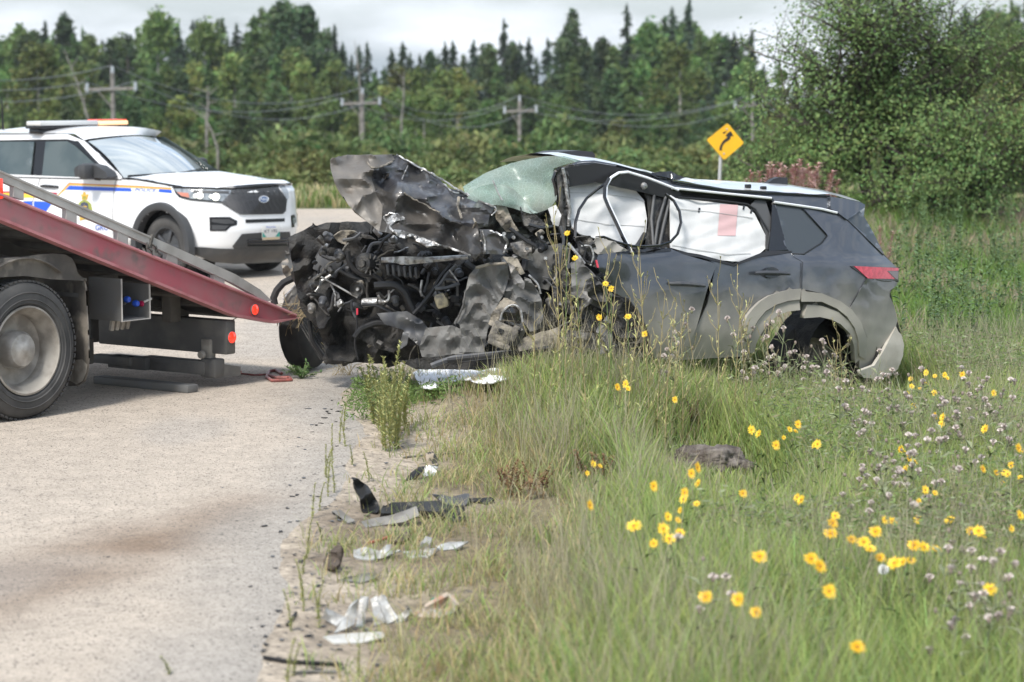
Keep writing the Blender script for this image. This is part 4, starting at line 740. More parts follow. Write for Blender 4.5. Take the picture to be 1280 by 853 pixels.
for k in range(260):                              # small fittings all over the open engine bay
    for _ in range(30):
        x, y = r_.uniform(380, 770), r_.uniform(290, 445)
        if pip(x, y, bay) and not (x < 470 and y > 385): break
    Y = 18.55-.2*r_.random()-(.55 if x > 620 else .0); p = LY(x, y, Y); m = _g[r_.randrange(len(_g))]; kd = r_.random()
    if kd < .4:
        P = [p]; d = Vector((r_.uniform(-1, 1), r_.uniform(-.3, .3), r_.uniform(-1, 1))).normalized()
        for _ in range(5): d = (d+Vector((r_.uniform(-.5, .5), r_.uniform(-.3, .3), r_.uniform(-.5, .5)))).normalized(); P.append(P[-1]+d*r_.uniform(.02, .05))
        MB().tube(P, r_.uniform(.005, .014), 6).build('cable', m, wreck)
    elif kd < .75:
        a = Vector((r_.uniform(-1, 1), r_.uniform(-.5, .5), r_.uniform(-1, 1))).normalized(); b = a.orthogonal().normalized(); MB().box(p, (r_.uniform(.03, .10), r_.uniform(.015, .05), r_.uniform(.01, .05)), (a, b, a.cross(b)), .006).build('fitting', m, wreck)
    else:
        MB().lathe(p, (r_.uniform(-1, 1), -1, r_.uniform(-1, 1)), [(0, .05), (.02, .05), (.025, .04), (.025, .01), (.035, 0), (.035, -.02), (0, -.03)], 10).build('fitting', m, wreck)
for q in z5((300, 480), (350, 500), (420, 560), (500, 500), (520, 610)): MB().lathe(LY(*q, 17.8), (0, -1, 0), [(0, .03), (.012, .03), (.016, 0)], 8).build('bolt', steel_l, wreck)
for k in range(6):                                # ribs of the intake, pulley, reservoir, battery
    c = LY(*z4((618+30*k, 160+3*k))[0], 18.28); MB().box(c, (.022, .05, .085), (Vector((1, 0, .1)).normalized(), Vector((0, 1, 0)), Vector((-.1, 0, 1)).normalized()), .010).build('intake_runner', bar_m, wreck)
pu = MB().lathe(LY(*z4((462, 262))[0], 18.32), Vector((-.3, -.95, 0)), [(.0, .02), (.018, .02), (.02, .0), (.05, .0), (.055, .008), (.05, .014), (.055, .02), (.055, .05)], 22).build('belt_pulley', steel_g, wreck); MB().lathe(LY(*z4((462, 262))[0], 18.29), Vector((-.3, -.95, 0)), [(0, .03), (.012, .03), (.014, .01)], 6).build('pulley_bolt', steel_l, pu)
rsv = MB().box(LY(*z4((905, 325))[0], 18.0), (.10, .08, .11), (Vector((.95, 0, .3)).normalized(), Vector((0, 1, 0)), Vector((-.3, 0, .95)).normalized()), .022).build('fluid_reservoir', mat('dirty_plastic', (.33, .29, .19), .5, c2=(.12, .11, .085), sc=16), wreck); MB().lathe(LY(*z4((935, 285))[0], 17.98), Vector((-.3, -.2, .9)), [(.03, -.02), (.03, .015), (0, .016)], 14).build('cap', w_gloss, rsv)
bt = MB().box(LY(*z4((300, 130))[0], 18.75), (.20, .14, .15), (Vector((.9, 0, -.35)).normalized(), Vector((0, 1, 0)), Vector((.35, 0, .9)).normalized()), .012).build('battery', bar_m, wreck)
for dx in (-.06, .06): MB().lathe(LY(*z4((300, 130))[0], 18.72)+Vector((dx+.03, 0, .075)), (.35, 0, .9), [(.014, 0), (.012, .03), (0, .031)], 10).build('terminal', steel_l, bt)
for k in range(9): MB().tube([LY(*z4((150+8*k, 455-10*k))[0], 19.0), LY(*z4((260+10*k, 640-12*k))[0], 18.95)], .006, 5).build('cooler_fin', steel_d, wreck)
# front wheel torn askew
fw = LY(383, 408, 19.95); fa = Vector((-.35, -.93, .04)).normalized(); fax = Vector((.93, -.35, 0)).normalized()
wt = MB().lathe(fw-fax*.11, fax, [(.2, .0), (.30, 0), (.345, .03), (.355, .08), (.355, .15), (.345, .19), (.30, .22), (.2, .22)], 32).build('front_wheel', rubber, wreck); MB().lathe(fw-fax*.1, fax, [(.205, .0), (.19, .1), (.205, .2)], 24).lathe(fw, fax, [(.0, .05), (.19, .03), (.19, -.02), (0, -.02)], 20).build('rim', steel_d, wt)
for (a, m) in ((-.12, bay_dark), (.12, bay_dark)): pass
# far side, floor and interior close the body
FS = [(745, 318), (1000, 335), (1110, 330), (1120, 400), (1090, 460), (860, 452), (760, 440)]
panel('far_side', FS, lambda x, y: WP(x, y, 0)+WV*1.68, w_paint, wreck, 14)
fl = [WP(x, 446, 0)+WV*o for x in (720, 940) for o in (.1, 1.6)]; MB().add(fl, [(0, 1, 3, 2)]).build('underbody', bay_dark, wreck, solid=.05)
for (a, b) in (((715, 300), (745, 420)), ((830, 250), (838, 420)), ((1000, 258), (1003, 330))): MB().tube([WP(*a, .3)+WV*1.1, WP(*b, .1)+WV*1.55], .04, 6).build('far_pillar', w_paint, wreck)
panel('interior_trim', [(720, 232), (830, 236), (965, 250), (985, 330), (960, 420), (780, 430), (720, 330)], lambda x, y: WP(x, y, .34), w_trim, wreck, 12)
# dried roots snagged under the bumper
hay = mat('dry_hay', (.30, .24, .14), .9, c2=(.16, .12, .07), sc=20)
mb = MB()
for k in range(90):
    x, y = r_.uniform(362, 424), r_.uniform(380, 396); p = LY(x, y, 19.55 if x < 385 else 19.0); P = [p]; d = Vector((r_.uniform(-1, .9), r_.uniform(-.5, .2), r_.uniform(-.4, .5))).normalized()
    for _ in range(5): d = (d+Vector((r_.uniform(-.3, .3), 0, -.22))).normalized(); P.append(P[-1]+d*r_.uniform(.02, .055))
    mb.tube(P, r_.uniform(.002, .004), 4, cap=False)
tag(mb.build('dry_grass_clump', hay), kind='stuff', label='tangle of dry grass snagged on the wrecked car bumper', cat='dry grass')
# ================================================================ FLATBED TOW TRUCK (rear end, bed tilted down)
t_red = mat('faded_red_paint', (.44, .120, .143), .48, c2=(.36, .19, .19), sc=2.6, lo=.42, hi=.66, c3=(.20, .16, .15), sc3=4.2, coat=.15, bump=.05, bsc=20); t_lip = mat('red_lip', (.52, .22, .23), .45, c2=(.42, .15, .16), sc=5)
t_alu = mat('dull_aluminium', (.50, .48, .445), .5, .15, c2=(.38, .36, .33), sc=4, bump=.05); t_blk = mat('dusty_black_steel', (.105, .102, .097), .65, c2=(.17, .16, .145), sc=4, lo=.45, hi=.65, bump=.15, bsc=25)
t_tyre = mat('truck_tyre', (.040, .040, .040), .8, c2=(.085, .082, .078), sc=5, lo=.35, hi=.7); t_rim = mat('dusty_wheel', (.34, .315, .275), .6, .1, c2=(.20, .18, .155), sc=6); t_hub = mat('hub_cap', (.46, .44, .41), .4, .3, c2=(.30, .28, .25), sc=8)
t_mud = mat('muddy_flap', (.135, .12, .10), .8, c2=(.075, .068, .06), sc=4, c3=(.26, .23, .19), sc3=5, bump=.2, bsc=14); t_dark = mat('under_deck_steel', (.085, .079, .071), .85, c2=(.13, .12, .105), sc=5); t_box = mat('worn_tool_box', (.15, .15, .147), .55, c2=(.15, .145, .135), sc=5, lo=.48, hi=.56, bump=.1)
m_redlamp = mat('red_lamp', (.75, .02, .015), .2, coat=.8, emit=((1, .05, .02), .55)); m_blue = mat('blue_knob', (.03, .10, .55), .3); m_redk = mat('red_knob', (.45, .02, .08), .3); m_wood = mat('deck_plate', (.20, .19, .18), .7, c2=(.12, .11, .10), sc=8)
T0 = Vector((-3.43, 17.05, 0)); TT = Vector((cos(radians(55)), sin(radians(55)), 0)); TV = Vector((-sin(radians(55)), cos(radians(55)), 0)); TAX = (TT, TV, UPZ)
def TP(px, py, off=0.):
    d = ray(px, py); return EYE+d*(((T0+TV*off)-EYE).dot(TV)/d.dot(TV))
TR = lambda t, v, z: T0+TT*t+TV*v+UPZ*z
z2 = lambda *q: [(x/3.195, 260+y/3.195) for x, y in q]
z1 = lambda *q: [(x/3.195, 130+y/3.195) for x, y in q]
truck = thing('tow_truck', 'flatbed tow truck with dull red bed tilted down towards the wreck', 'tow truck', (*T0.xy, 0))
ZR = lambda t: 1.53-(t)*.3465                       # top of the bed rail along the bed
t0 = -2.2; DS = (TT-UPZ*.3465).normalized(); DN = DS.cross(TV); DN = DN if DN.z > 0 else -DN
rail = [TR(t0, 0, ZR(t0)), TR(2.62, 0, ZR(2.62)), TR(2.95, 0, .485), TR(2.62, 0, .474), TR(2.174, 0, .565), TR(-.28, 0, 1.445), TR(t0, 0, ZR(t0)-.18)]
MB().prism(rail, TV*.05).build('bed_rail', t_red, truck)
MB().prism([p-TV*.028 for p in (TR(t0, 0, ZR(t0)-.165), TR(-.28, 0, 1.463), TR(2.174, 0, .583), TR(2.62, 0, .495), TR(2.95, 0, .492), TR(2.62, 0, .472), TR(2.174, 0, .562), TR(-.28, 0, 1.441), TR(t0, 0, ZR(t0)-.187))], TV*.10).build('rail_lip', t_lip, truck)
MB().tube([TR(t0, -.012, ZR(t0)-.004), TR(2.62, -.012, ZR(2.62)-.004), TR(2.9, -.01, .515)], .014, 6).build('rail_lip', t_lip, truck)
fr = [q+TV*2.35 for q in rail]; MB().prism(fr, TV*.05).build('bed_rail', t_red, truck)
MB().prism([TR(t0, .05, ZR(t0)-.035), TR(2.66, .05, ZR(2.66)-.04), TR(2.66, .05, ZR(2.66)-.06), TR(t0, .05, ZR(t0)-.055)], TV*2.3).build('deck', m_wood, truck)
MB().prism([TR(2.66, .05, ZR(2.66)-.03), TR(2.95, .05, .492), TR(2.95, .05, .480), TR(2.62, .05, ZR(2.66)-.10)], TV*2.3).build('tail_ramp', t_red, truck)
for k in range(16):
    t = t0+.12+k*.30; c = TR(t, 1.2, ZR(t)-.105)
    MB().box(c, (.05, 2.29, .085), (DS, TV, DN)).box(c-DN*.043+DS*.04, (.09, 2.285, .012), (DS, TV, DN)).build('deck_crossbar', t_dark, truck)
for v in (.75, 1.65): MB().prism([TR(t0, v-.05, ZR(t0)-.155), TR(2.4, v-.05, ZR(2.4)-.152), TR(2.4, v-.05, ZR(2.4)-.20), TR(t0, v-.05, ZR(t0)-.33)], TV*.10).build('deck_stringer', t_dark, truck)
# guard rail
gr_t = z1((-60, 238), (605, 530), (940, 680), (1040, 742), (1086, 786)); gr_b = z1((1056, 792), (1018, 765), (930, 716), (600, 565), (-60, 280))
MB().prism([TP(x, y, .015) for x, y in gr_t+gr_b], TV*.05).build('guard_rail', t_alu, truck); MB().prism([TP(x, y, .008) for x, y in z1((-60, 238), (605, 530), (604, 537), (-60, 246))], TV*.02).build('rail_edge', t_alu, truck)
MB().box(TP(*z1((604, 548))[0], .008), (.02, .02, .10), (DS, TV, DN)).build('rail_joint', t_dark, truck)
for a, b, y0, y1, y2, y3 in ((55, 95, 320, 338, 385, 372), (265, 307, 412, 430, 480, 462), (470, 512, 500, 520, 565, 548), (667, 709, 585, 602, 648, 630), (857, 897, 672, 690, 728, 712)):
    MB().prism([TP(x, y, .02) for x, y in z1((a, y0), (b, y1), (b, y2), (a, y3))], TV*.045).build('rail_post', t_alu, truck)
lk = MB()
for k in range(6): c = TP(*z1((588+9*k, 566+(k % 3)*14))[0], -.01); lk.lathe(c, (1, .3, k % 2), [(.022, -.006), (.03, 0), (.022, .006), (.016, 0), (.022, -.006)], 9)
lk.build('chain', t_dark, truck)
for (x, y) in ((1015, 822),): 
    c = TP(*z1((x, y))[0], -.006); q = MB().lathe(c, -TV, [(.042, 0), (.042, .012), (.034, .02), (0, .024)], 20).build('marker_lamp', m_redlamp, truck)
    MB().lathe(c, -TV, [(.044, -.004), (.050, .008), (.044, .014)], 20).build('lamp_grommet', t_blk, q)
MB().box(TP(1, 236, -.01), (.03, .02, .14), TAX, .006).build('reflector', m_redlamp, truck)
# wheels
def dual(v_out, outward, nm='wheel'):
    c = TR(-.04, v_out, .50); ax = -TV*outward
    w = MB().lathe(c, ax, [(.315, -.03), (.34, .0), (.40, .006), (.455, -.012), (.485, -.035), (.493, -.07), (.493, -.20), (.48, -.235), (.44, -.25), (.32, -.25)], 56).build(nm, t_tyre, truck)
    MB().lathe(c, ax, [(.318, -.03), (.322, -.004), (.308, .000), (.300, -.012), (.292, -.05), (.265, -.075), (.255, -.15), (.235, -.165), (.14, -.17), (.13, -.172)], 48).build('rim', t_rim, w)
    MB().lathe(c, ax, [(.15, -.18), (.138, -.165), (.135, -.08), (.115, -.05), (.06, -.042), (.045, -.03), (.025, -.025), (.0, -.022)], 32).build('hub', t_hub, w)
    for r in (.36, .41): MB().lathe(c, ax, [(r, .002), (r+.006, .009), (r+.012, .003)], 56).build('tyre_rib', t_tyre, w)
    tr = MB()
    for k in range(70):
        a = 2*pi*k/70; e = TT*cos(a)+UPZ*sin(a); f = -TT*sin(a)+UPZ*cos(a)
        for q in (-.05, -.10, -.15, -.20): tr.box(c+ax*q+e*.497+f*(.006 if int(q*100) % 2 else -.006), (.030, .038, .014), (f, ax, e))
    tr.build('tread_blocks', t_tyre, w)
dual(0, 1); dual(2.34, -1)
for v in (.30, 1.78): MB().lathe(TR(-.04, v, .50), TV, [(.30, 0), (.42, 0), (.485, .03), (.493, .07), (.493, .2), (.48, .23), (.42, .25), (.30, .25)], 40).build('inner_tyre', t_tyre, truck)
MB().tube([TR(-.04, .3, .5), TR(-.04, 2.0, .5)], .09, 10).build('axle', t_dark, truck)
for v in (.78, 1.55): MB().box(TR(-.6, v, .88), (3.6, .09, .22), TAX).build('chassis_rail', t_dark, truck)
for t in (-1.4, -.2, .9): MB().box(TR(t, 1.16, .86), (.10, .68, .14), TAX).build('chassis_crossmember', t_dark, truck)
MB().box(TR(.75, 1.2, .42), (.25, 1.5, .3), TAX, .02).build('hydraulic_tank', t_dark, truck)
# mud guard and flap
mg = MB()
A_ = [TR(.62*cos(a)-.04, 0, .50+.66*sin(a)) for a in np.linspace(pi*.98, pi*.30, 18)]
mg.grid(lambda u, v: A_[min(17, int(u*17))]+TV*(.02+.56*v), 17, 4); mg.build('mud_guard', t_mud, truck, solid=.012)
mgs = z2((-40, 205), (100, 195), (160, 186), (215, 182), (262, 187), (288, 202), (302, 228), (310, 260), (328, 278), (346, 282), (346, 292), (200, 285), (100, 272), (-40, 280))
panel('mud_guard_side', mgs, lambda x, y: TP(x, y, .05), t_mud, truck, 6)
TPP = lambda t: (lambda x, y: (lambda d: EYE+d*(((T0+TT*t)-EYE).dot(TT)/d.dot(TT)))(ray(x, y)))
def flapl(x, y): p = TPP(.60)(x, y); return p+TT*(.03*sin((x-40)*.06)+.012*noise.noise(Vector((x*.05, y*.02, 3))))
flap = panel('mud_flap', z2((60, 270), (345, 285), (352, 330), (358, 450), (365, 600), (360, 650), (345, 690), (312, 712), (250, 708), (170, 690), (150, 640)), flapl, t_mud, truck, 6, thick=.012)
MB().box(TPP(.595)(*z2((250, 345))[0]), (.01, .46, .03), TAX).build('flap_clamp', t_blk, flap)
panel('dust_patch', z2((290, 625), (310, 606), (340, 604), (362, 625), (358, 655), (340, 690), (312, 704), (275, 690), (268, 660)), lambda x, y: flapl(x, y)-TT*.006, mat('dried_mud', (.36, .33, .285), .9, c2=(.22, .2, .17), sc=9), flap, 4, thick=0)
# tool box with levers
bx = MB(); bt0, bt1, bv0, bv1, bz0, bz1 = .94, 1.24, .03, .36, .625, .945
bx.box(TR((bt0+bt1)/2, bv1, (bz0+bz1)/2), (bt1-bt0, .012, bz1-bz0), TAX).box(TR(bt0+.006, (bv0+bv1)/2, (bz0+bz1)/2), (.012, bv1-bv0, bz1-bz0), TAX).box(TR(bt1-.006, (bv0+bv1)/2, (bz0+bz1)/2-.03), (.011, bv1-bv0, bz1-bz0-.06), TAX).box(TR((bt0+bt1)/2, (bv0+bv1)/2, bz0+.006), (bt1-bt0-.03, bv1-bv0-.02, .012), TAX)
tb = bx.build('tool_box', t_box, truck, flat=True)
MB().tube([TR(bt0, bv0-.004, bz1), TR(bt0, bv0-.004, bz0), TR(bt1, bv0-.004, bz0), TR(bt1, bv0-.004, bz1-.06)], .007, 6).build('box_lip', t_alu, tb)
for x, y, x2, y2, m in ((497, 385, 508, 366, m_blue), (528, 386, 543, 382, m_blue), (556, 390, 569, 382, m_redk)):
    p, q = TP(*z2((x, y))[0], .20), TP(*z2((x2, y2))[0], .10); h = MB().tube([p, q], .009, 6).build('lever', t_alu, tb); MB().lathe(q, -TV, [(0, -.03), (.02, -.022), (.027, 0), (.02, .022), (0, .03)], 12).build('knob', m, h)
MB().tube([TP(*z2((575, 376))[0], .05), TP(*z2((606, 362))[0], .02)], .009, 6).build('lever', t_alu, tb)
for k in range(4): MB().tube([TR(1.0+.055*k, .18, .625), TR(1.0+.055*k, .20, .545)], .020, 8).build('hose_fitting', t_rim, tb)
# rear cross beam, lamp, stinger
MB().box(TR(2.145, .72, .40), (.11, 1.40, .27), TAX, .012).build('rear_beam', t_blk, truck); MB().box(TR(2.145, 1.9, .40), (.11, .8, .27), TAX, .012).build('rear_beam', t_blk, truck)
c = TR(2.145, .018, .40); q = MB().lathe(c, -TV, [(.045, 0), (.045, .012), (.036, .02), (0, .024)], 20).build('tail_lamp', m_redlamp, truck); MB().lathe(c, -TV, [(.047, -.002), (.052, .006), (.047, .012)], 20).build('lamp_grommet', t_blk, q)
for v in (.5, 1.5): MB().box(TR(1.98, v, .66), (.12, .10, .30), TAX, .01).build('beam_hanger', t_dark, truck)
MB().box(TR(2.06, .52, .155), (.10, .66, .11), TAX, .01).build('stinger_arm', t_blk, truck); MB().box(TR(2.02, .98, .15), (.13, .42, .10), TAX, .01).box(TR(1.97, 1.12, .165), (.1, .42, .07), TAX, .01).build('stinger_arm', t_blk, truck)
MB().box(TR(2.08, .16, .155), (.12, .16, .15), TAX, .015).build('stinger_knuckle', t_blk, truck); MB().prism([TR(2.05, .09, .20), TR(2.3, .06, .15), TR(2.3, .06, .08), TR(2.05, .09, .08)], TV*.07).build('fork_holder', t_blk, truck); MB().prism([TR(2.1, .086, .19), TR(2.22, .072, .16), TR(2.22, .072, .10), TR(2.1, .086, .10)], TV*.004).build('fork_slot', t_dark, truck)
MB().box(TR(2.1, .22, .30), (.07, .10, .16), TAX, .012).lathe(TR(2.03, .22, .26), -TT, [(.0, .03), (.028, .03), (.035, 0)], 10).build('hitch_bracket', t_rim, truck)
MB().box(TR(1.72, .55, .035), (.12, 1.02, .06), TAX, .008).build('ground_bar', t_box, truck); MB().box(TR(1.4, 1.2, .3), (.14, .7, .2), TAX, .01).build('lift_frame', t_dark, truck)
MB().tube([TR(2.20, .05, .53), TR(2.28, .04, .56), TR(2.32, .03, .60)], .004, 5).build('cable', t_blk, truck)
# winch hook and strap on the ground
hk = mat('hook_red', (.34, .10, .08), .5, c2=(.2, .07, .06), sc=30)
pA = TR(2.3, .06, .11); gp = [GR(x, y, .012) for x, y in ((300, 467), (318, 469), (335, 468))]; tag(MB().tube([pA]+gp, .008, 6).build('winch_cable', hk), 'thin red cable lying from the tow truck fork to its hook', 'cable')
tag(MB().tube([GR(x, y, .018) for x, y in resample([(335, 469), (345, 472), (362, 472), (364, 475), (340, 476), (333, 471), (337, 464), (345, 463), (352, 467)], 3, False)], .013, 7).build('tow_hook', hk), 'rusty red tow hook lying on the road by the wheel', 'hook')
# ================================================================ POLICE SUV
p_white = mat('white_paint', (.80, .81, .82), .25, coat=.6, dust=((.55, .52, .46), .25, .6, .35)); p_clad = mat('dark_cladding', (.045, .047, .05), .55, dust=((.25, .23, .2), .1, .4, .5)); p_blk = mat('glossy_black', (.008, .008, .009), .25); p_mesh = mat('grille_bar', (.075, .078, .085), .4, .3)
p_glass = mat('side_window_glass', (.045, .065, .065), .06, coat=.5, c2=(.075, .095, .092), sc=2.2); p_ws = mat('windshield_glass', (.30, .345, .36), .05, coat=1.0, c2=(.42, .46, .47), sc=1.2); p_ws.node_tree.nodes['Principled BSDF'].inputs['IOR'].default_value = 2.1  # windshield base is pale: sky reflection put partly into its colour
p_blue = mat('stripe_blue', (.02, .10, .62), .35); p_orange = mat('stripe_orange', (.62, .24, .09), .4); p_yel = mat('stripe_yellow', (.80, .52, .06), .4); p_red = mat('stripe_red', (.42, .02, .05), .4); p_text = mat('letter_blue', (.05, .12, .50), .4)
p_lens = mat('head_light_lens', (.30, .33, .36), .12, coat=1.0, c2=(.16, .18, .20), sc=14); p_led = mat('lit_led', (1, 1, .92), .3, emit=((1, .97, .82), 1.3)); p_amb = mat('turn_lens', (.55, .22, .16), .3); p_bar = mat('light_bar_lens', (.62, .62, .60), .2, coat=.8); p_barlit = mat('lit_amber_lens', (.95, .62, .40), .3, emit=((1, .55, .22), .5)); p_barred = mat('lit_red_lens', (.7, .05, .03), .3, emit=((1, .05, .02), .4))
gold = mat('crest_gold', (.62, .38, .06), .5); crest_d = mat('crest_dark', (.05, .06, .10), .5); crest_g = mat('crest_green', (.30, .33, .06), .5)
PB = radians(40); PO = Vector((-4.25, 29, 0)); PU = Vector((cos(PB), -sin(PB), 0)); PV = Vector((sin(PB), cos(PB), 0)); PAX = (PU, PV, UPZ); PW = 1.88; PC = PW/2
PT = lambda a, w, z: PO+PU*a+PV*w+UPZ*z
def PS(px, py, off=0.):
    d = ray(px, py); return EYE+d*(((PO+PV*off)-EYE).dot(PV)/d.dot(PV))
def loc(p): q = p-PO; return q.dot(PU), q.dot(PV), p.z
def p_in(z): return .05+.10*smooth(.45, .25, z)-.05*smooth(.3, .6, z)+.05*smooth(.75, 1.15, z)     # side inset
def p_ac(z): return float(np.interp(z, [.2, .3, .42, .6, .75, .95, 1.06, 1.12], [.70, .80, .86, .90, .885, .87, .85, .78]))
def p_zt(a): return 1.19-.08*smooth(-.75, .5, a)
def p_af(w, z): return p_ac(z)-.60*(abs(w-PC)/(PC))**3.6
def p_inside(p):
    a, w, z = loc(p); i = p_in(z)
    return w > i and w < PW-i and a < p_af(w, z) and z < p_zt(a)+.10
def PH(px, py, e=0.):                     # first hit of the ray with the body hull
    d = ray(px, py).normalized(); t = 26.0; st = .06
    while t < 36 and not p_inside(EYE+d*t): t += st
    lo, hi = t-st, t
    for _ in range(12):
        m = (lo+hi)/2
        if p_inside(EYE+d*m): hi = m
        else: lo = m
    return EYE+d*(hi-e)
H_ = lambda e: (lambda x, y: PH(x, y, e))
police = thing('police_suv', 'white police SUV with blue and yellow side stripes parked across the road', 'police car', (*PO.xy, 0))
# lower body
per = [('s', a) for a in np.linspace(-3.95, .10, 78)]+[('f', k) for k in np.linspace(0, 1, 46)]+[('t', a) for a in np.linspace(.10, -3.95, 24)]
def body(u, v):
    k, q = per[min(len(per)-1, int(round(u*(len(per)-1))))]
    z = .26+.9*v
    for _ in range(3):
        i = p_in(z)
        if k == 'f':
            w = PC-(PC-i)*cos(pi*q) if True else 0; a = p_af(w, z); a = max(a, .10)
        else: a = q; w = i if k == 's' else PW-i
        z = .26+(p_zt(a)-.26)*v
    return PT(a, w, z)
b_ = MB().grid(body, len(per)-1, 30); keep = []
for f in b_.f:
    c = sum((b_.v[i] for i in f), Vector())/4; a, w, z = loc(c)
    hit = any(((a-x)**2+(z-.40)**2) < .455**2 and abs(w-PC) > .55 for x in (0, -3.03)); keep += [] if hit else [f]
b_.f = keep; b_.build('body', p_white, police)
cowl = lambda w: -.74+.34*(1-((w-PC)/PC)**2)
def hoodf(u, v):
    w = .085+(PW-.17)*v; a0 = cowl(w); a1 = p_af(w, 1.08)-.0; a = a0+(a1-a0)*u; x = abs(w-PC)/PC
    z = p_zt(a)+.012+.055*(1-x**2)*(1-.2*u)-.035*smooth(.9, 1, u)+.018*smooth(.75, .55, x); return PT(a, w, z)
MB().grid(hoodf, 30, 30).build('hood', p_white, police)
# greenhouse
wbn, wtn, wtf, wbf = PS(152.5, 224.5, .09), PS(105, 175.2, .25), PS(194, 171.6, PW-.25), PS(258, 214.5, PW-.09)
def wsf(u, v):
    b = wbn.lerp(wbf, u)+PU*(.30*sin(pi*u)); t = wtn.lerp(wtf, u)+PU*(.14*sin(pi*u))+UPZ*(.05*sin(pi*u)); return b.lerp(t, v)+PU*.03*sin(pi*v)+UPZ*.035*sin(pi*v)
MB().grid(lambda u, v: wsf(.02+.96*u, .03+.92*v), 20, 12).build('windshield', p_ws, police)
MB().grid(lambda u, v: wsf(u, v)-PU*.02-UPZ*.012, 20, 12).build('windshield_surround', p_blk, police)
rN = [wtn, PS(93, 167.3, .22), PS(60, 166.6, .20), PS(0, 166.3, .19), PS(0, 166.3, .19)-PU*1.0-UPZ*.08]
rF = [wtf]+[p+PV*(PW-.42) for p in rN[1:]]
def rooff(u, v):
    i = min(3, int(u*4)); f = u*4-i; a = rN[i].lerp(rN[i+1], f); b = rF[i].lerp(rF[i+1], f); s = sin(pi*v)
    return a.lerp(b, v)+UPZ*(.055*s**.7*(1-.2*(1-u))+.03*min(1, u*4)*s)+PU*(.14*s*(1-min(1, u*2)))
MB().grid(rooff, 24, 20).build('roof', p_white, police)
def gl(e, o=.0): return lambda x, y: PS(x, y, .07+max(0, (222-y))*.0030+e)
panel('window_band', z1((-60, 148), (120, 145), (270, 142), (320, 146), (490, 298), (480, 302), (160, 294), (-60, 288)), gl(.02), p_blk, police, 8)
panel('side_window', z1((-60, 154), (136, 151), (122, 284), (-60, 284)), gl(.0), p_glass, police, 8); panel('side_window', z1((182, 151), (268, 149), (300, 168), (385, 245), (410, 284), (300, 294), (167, 291)), gl(.0), p_glass, police, 8)
panel('roof_rail_side', z1((-60, 118), (130, 118), (270, 121), (330, 146), (300, 148), (268, 141), (120, 143), (-60, 146)), gl(-.01), p_white, police, 6)
panel('front_pillar', z1((312, 148), (334, 146), (400, 208), (486, 292), (484, 302), (462, 302), (385, 228)), gl(-.02), p_white, police, 5); panel('pillar_seal', z1((300, 150), (314, 150), (388, 232), (462, 303), (440, 303), (380, 240)), gl(-.012), p_blk, police, 5)
for (q, s) in (([(-3.95, 1.14), (-.75, 1.19), (-1.75, 1.66), (-3.9, 1.64)], 1),): MB().add([PT(a, PW-.09-(z-1.19)*.3, z) for a, z in q], [(0, 1, 2, 3)]).build('far_windows', p_glass, police)
MB().add([PT(-3.95, .1, .3), PT(-3.95, PW-.1, .3), PT(-3.95, PW-.1, 1.15), PT(-3.9, PW-.25, 1.64), PT(-3.9, .25, 1.64), PT(-3.95, .1, 1.15)], [(0, 1, 2, 3, 4, 5)]).build('rear_end', p_white, police)
MB().box(PT(-1.6, PC, .62), (4.3, PW-.5, .55), PAX).build('under_structure', p_blk, police)
# wheels and arches
def pwheel(a, w, out):
    c = PT(a, w, .39); ax = -PV*out
    wh = MB().lathe(c, ax, [(.23, -.02), (.26, .0), (.33, .004), (.375, -.02), (.388, -.05), (.388, -.20), (.37, -.23), (.25, -.24)], 40).build('wheel', rubber if False else t_tyre, police)
    MB().lathe(c, ax, [(.235, -.015), (.245, -.005), (.225, -.01), (.215, -.05), (.20, -.07), (.06, -.045), (.05, -.03), (0, -.028)], 32).build('rim', p_clad, wh)
    for k in range(5):
        t = 2*pi*k/5; e = PU*cos(t)+UPZ*sin(t); MB().box(c+e*.13-ax*.042, (.17, .05, .02), (e, e.cross(ax), ax), .006).build('spoke', p_mesh, wh)
pwheel(0, .07, 1); pwheel(0, PW-.07, -1); pwheel(-3.03, .07, 1); pwheel(-3.03, PW-.07, -1)
for a0 in (0, -3.03):
    m_ = MB(); pr = []
    for q in np.linspace(-.25, pi+.12, 34): 
        e = PU*cos(q)+UPZ*sin(q); c = PT(a0, 0, .40)
        pr.append([c+e*.44+PV*.09, c+e*.44-PV*.02, c+e*.475-PV*.035, c+e*.525-PV*.025, c+e*.54+PV*.06])
    MB().grid(lambda u, v: pr[min(33, int(round(u*33)))][min(4, int(round(v*4)))], 33, 4).build('wheel_arch', p_clad, police)
    MB().lathe(PT(a0, .5, .40), -PV, [(.47, .44), (.47, 0), (0, 0)], 30).build('wheel_well', p_blk, police)
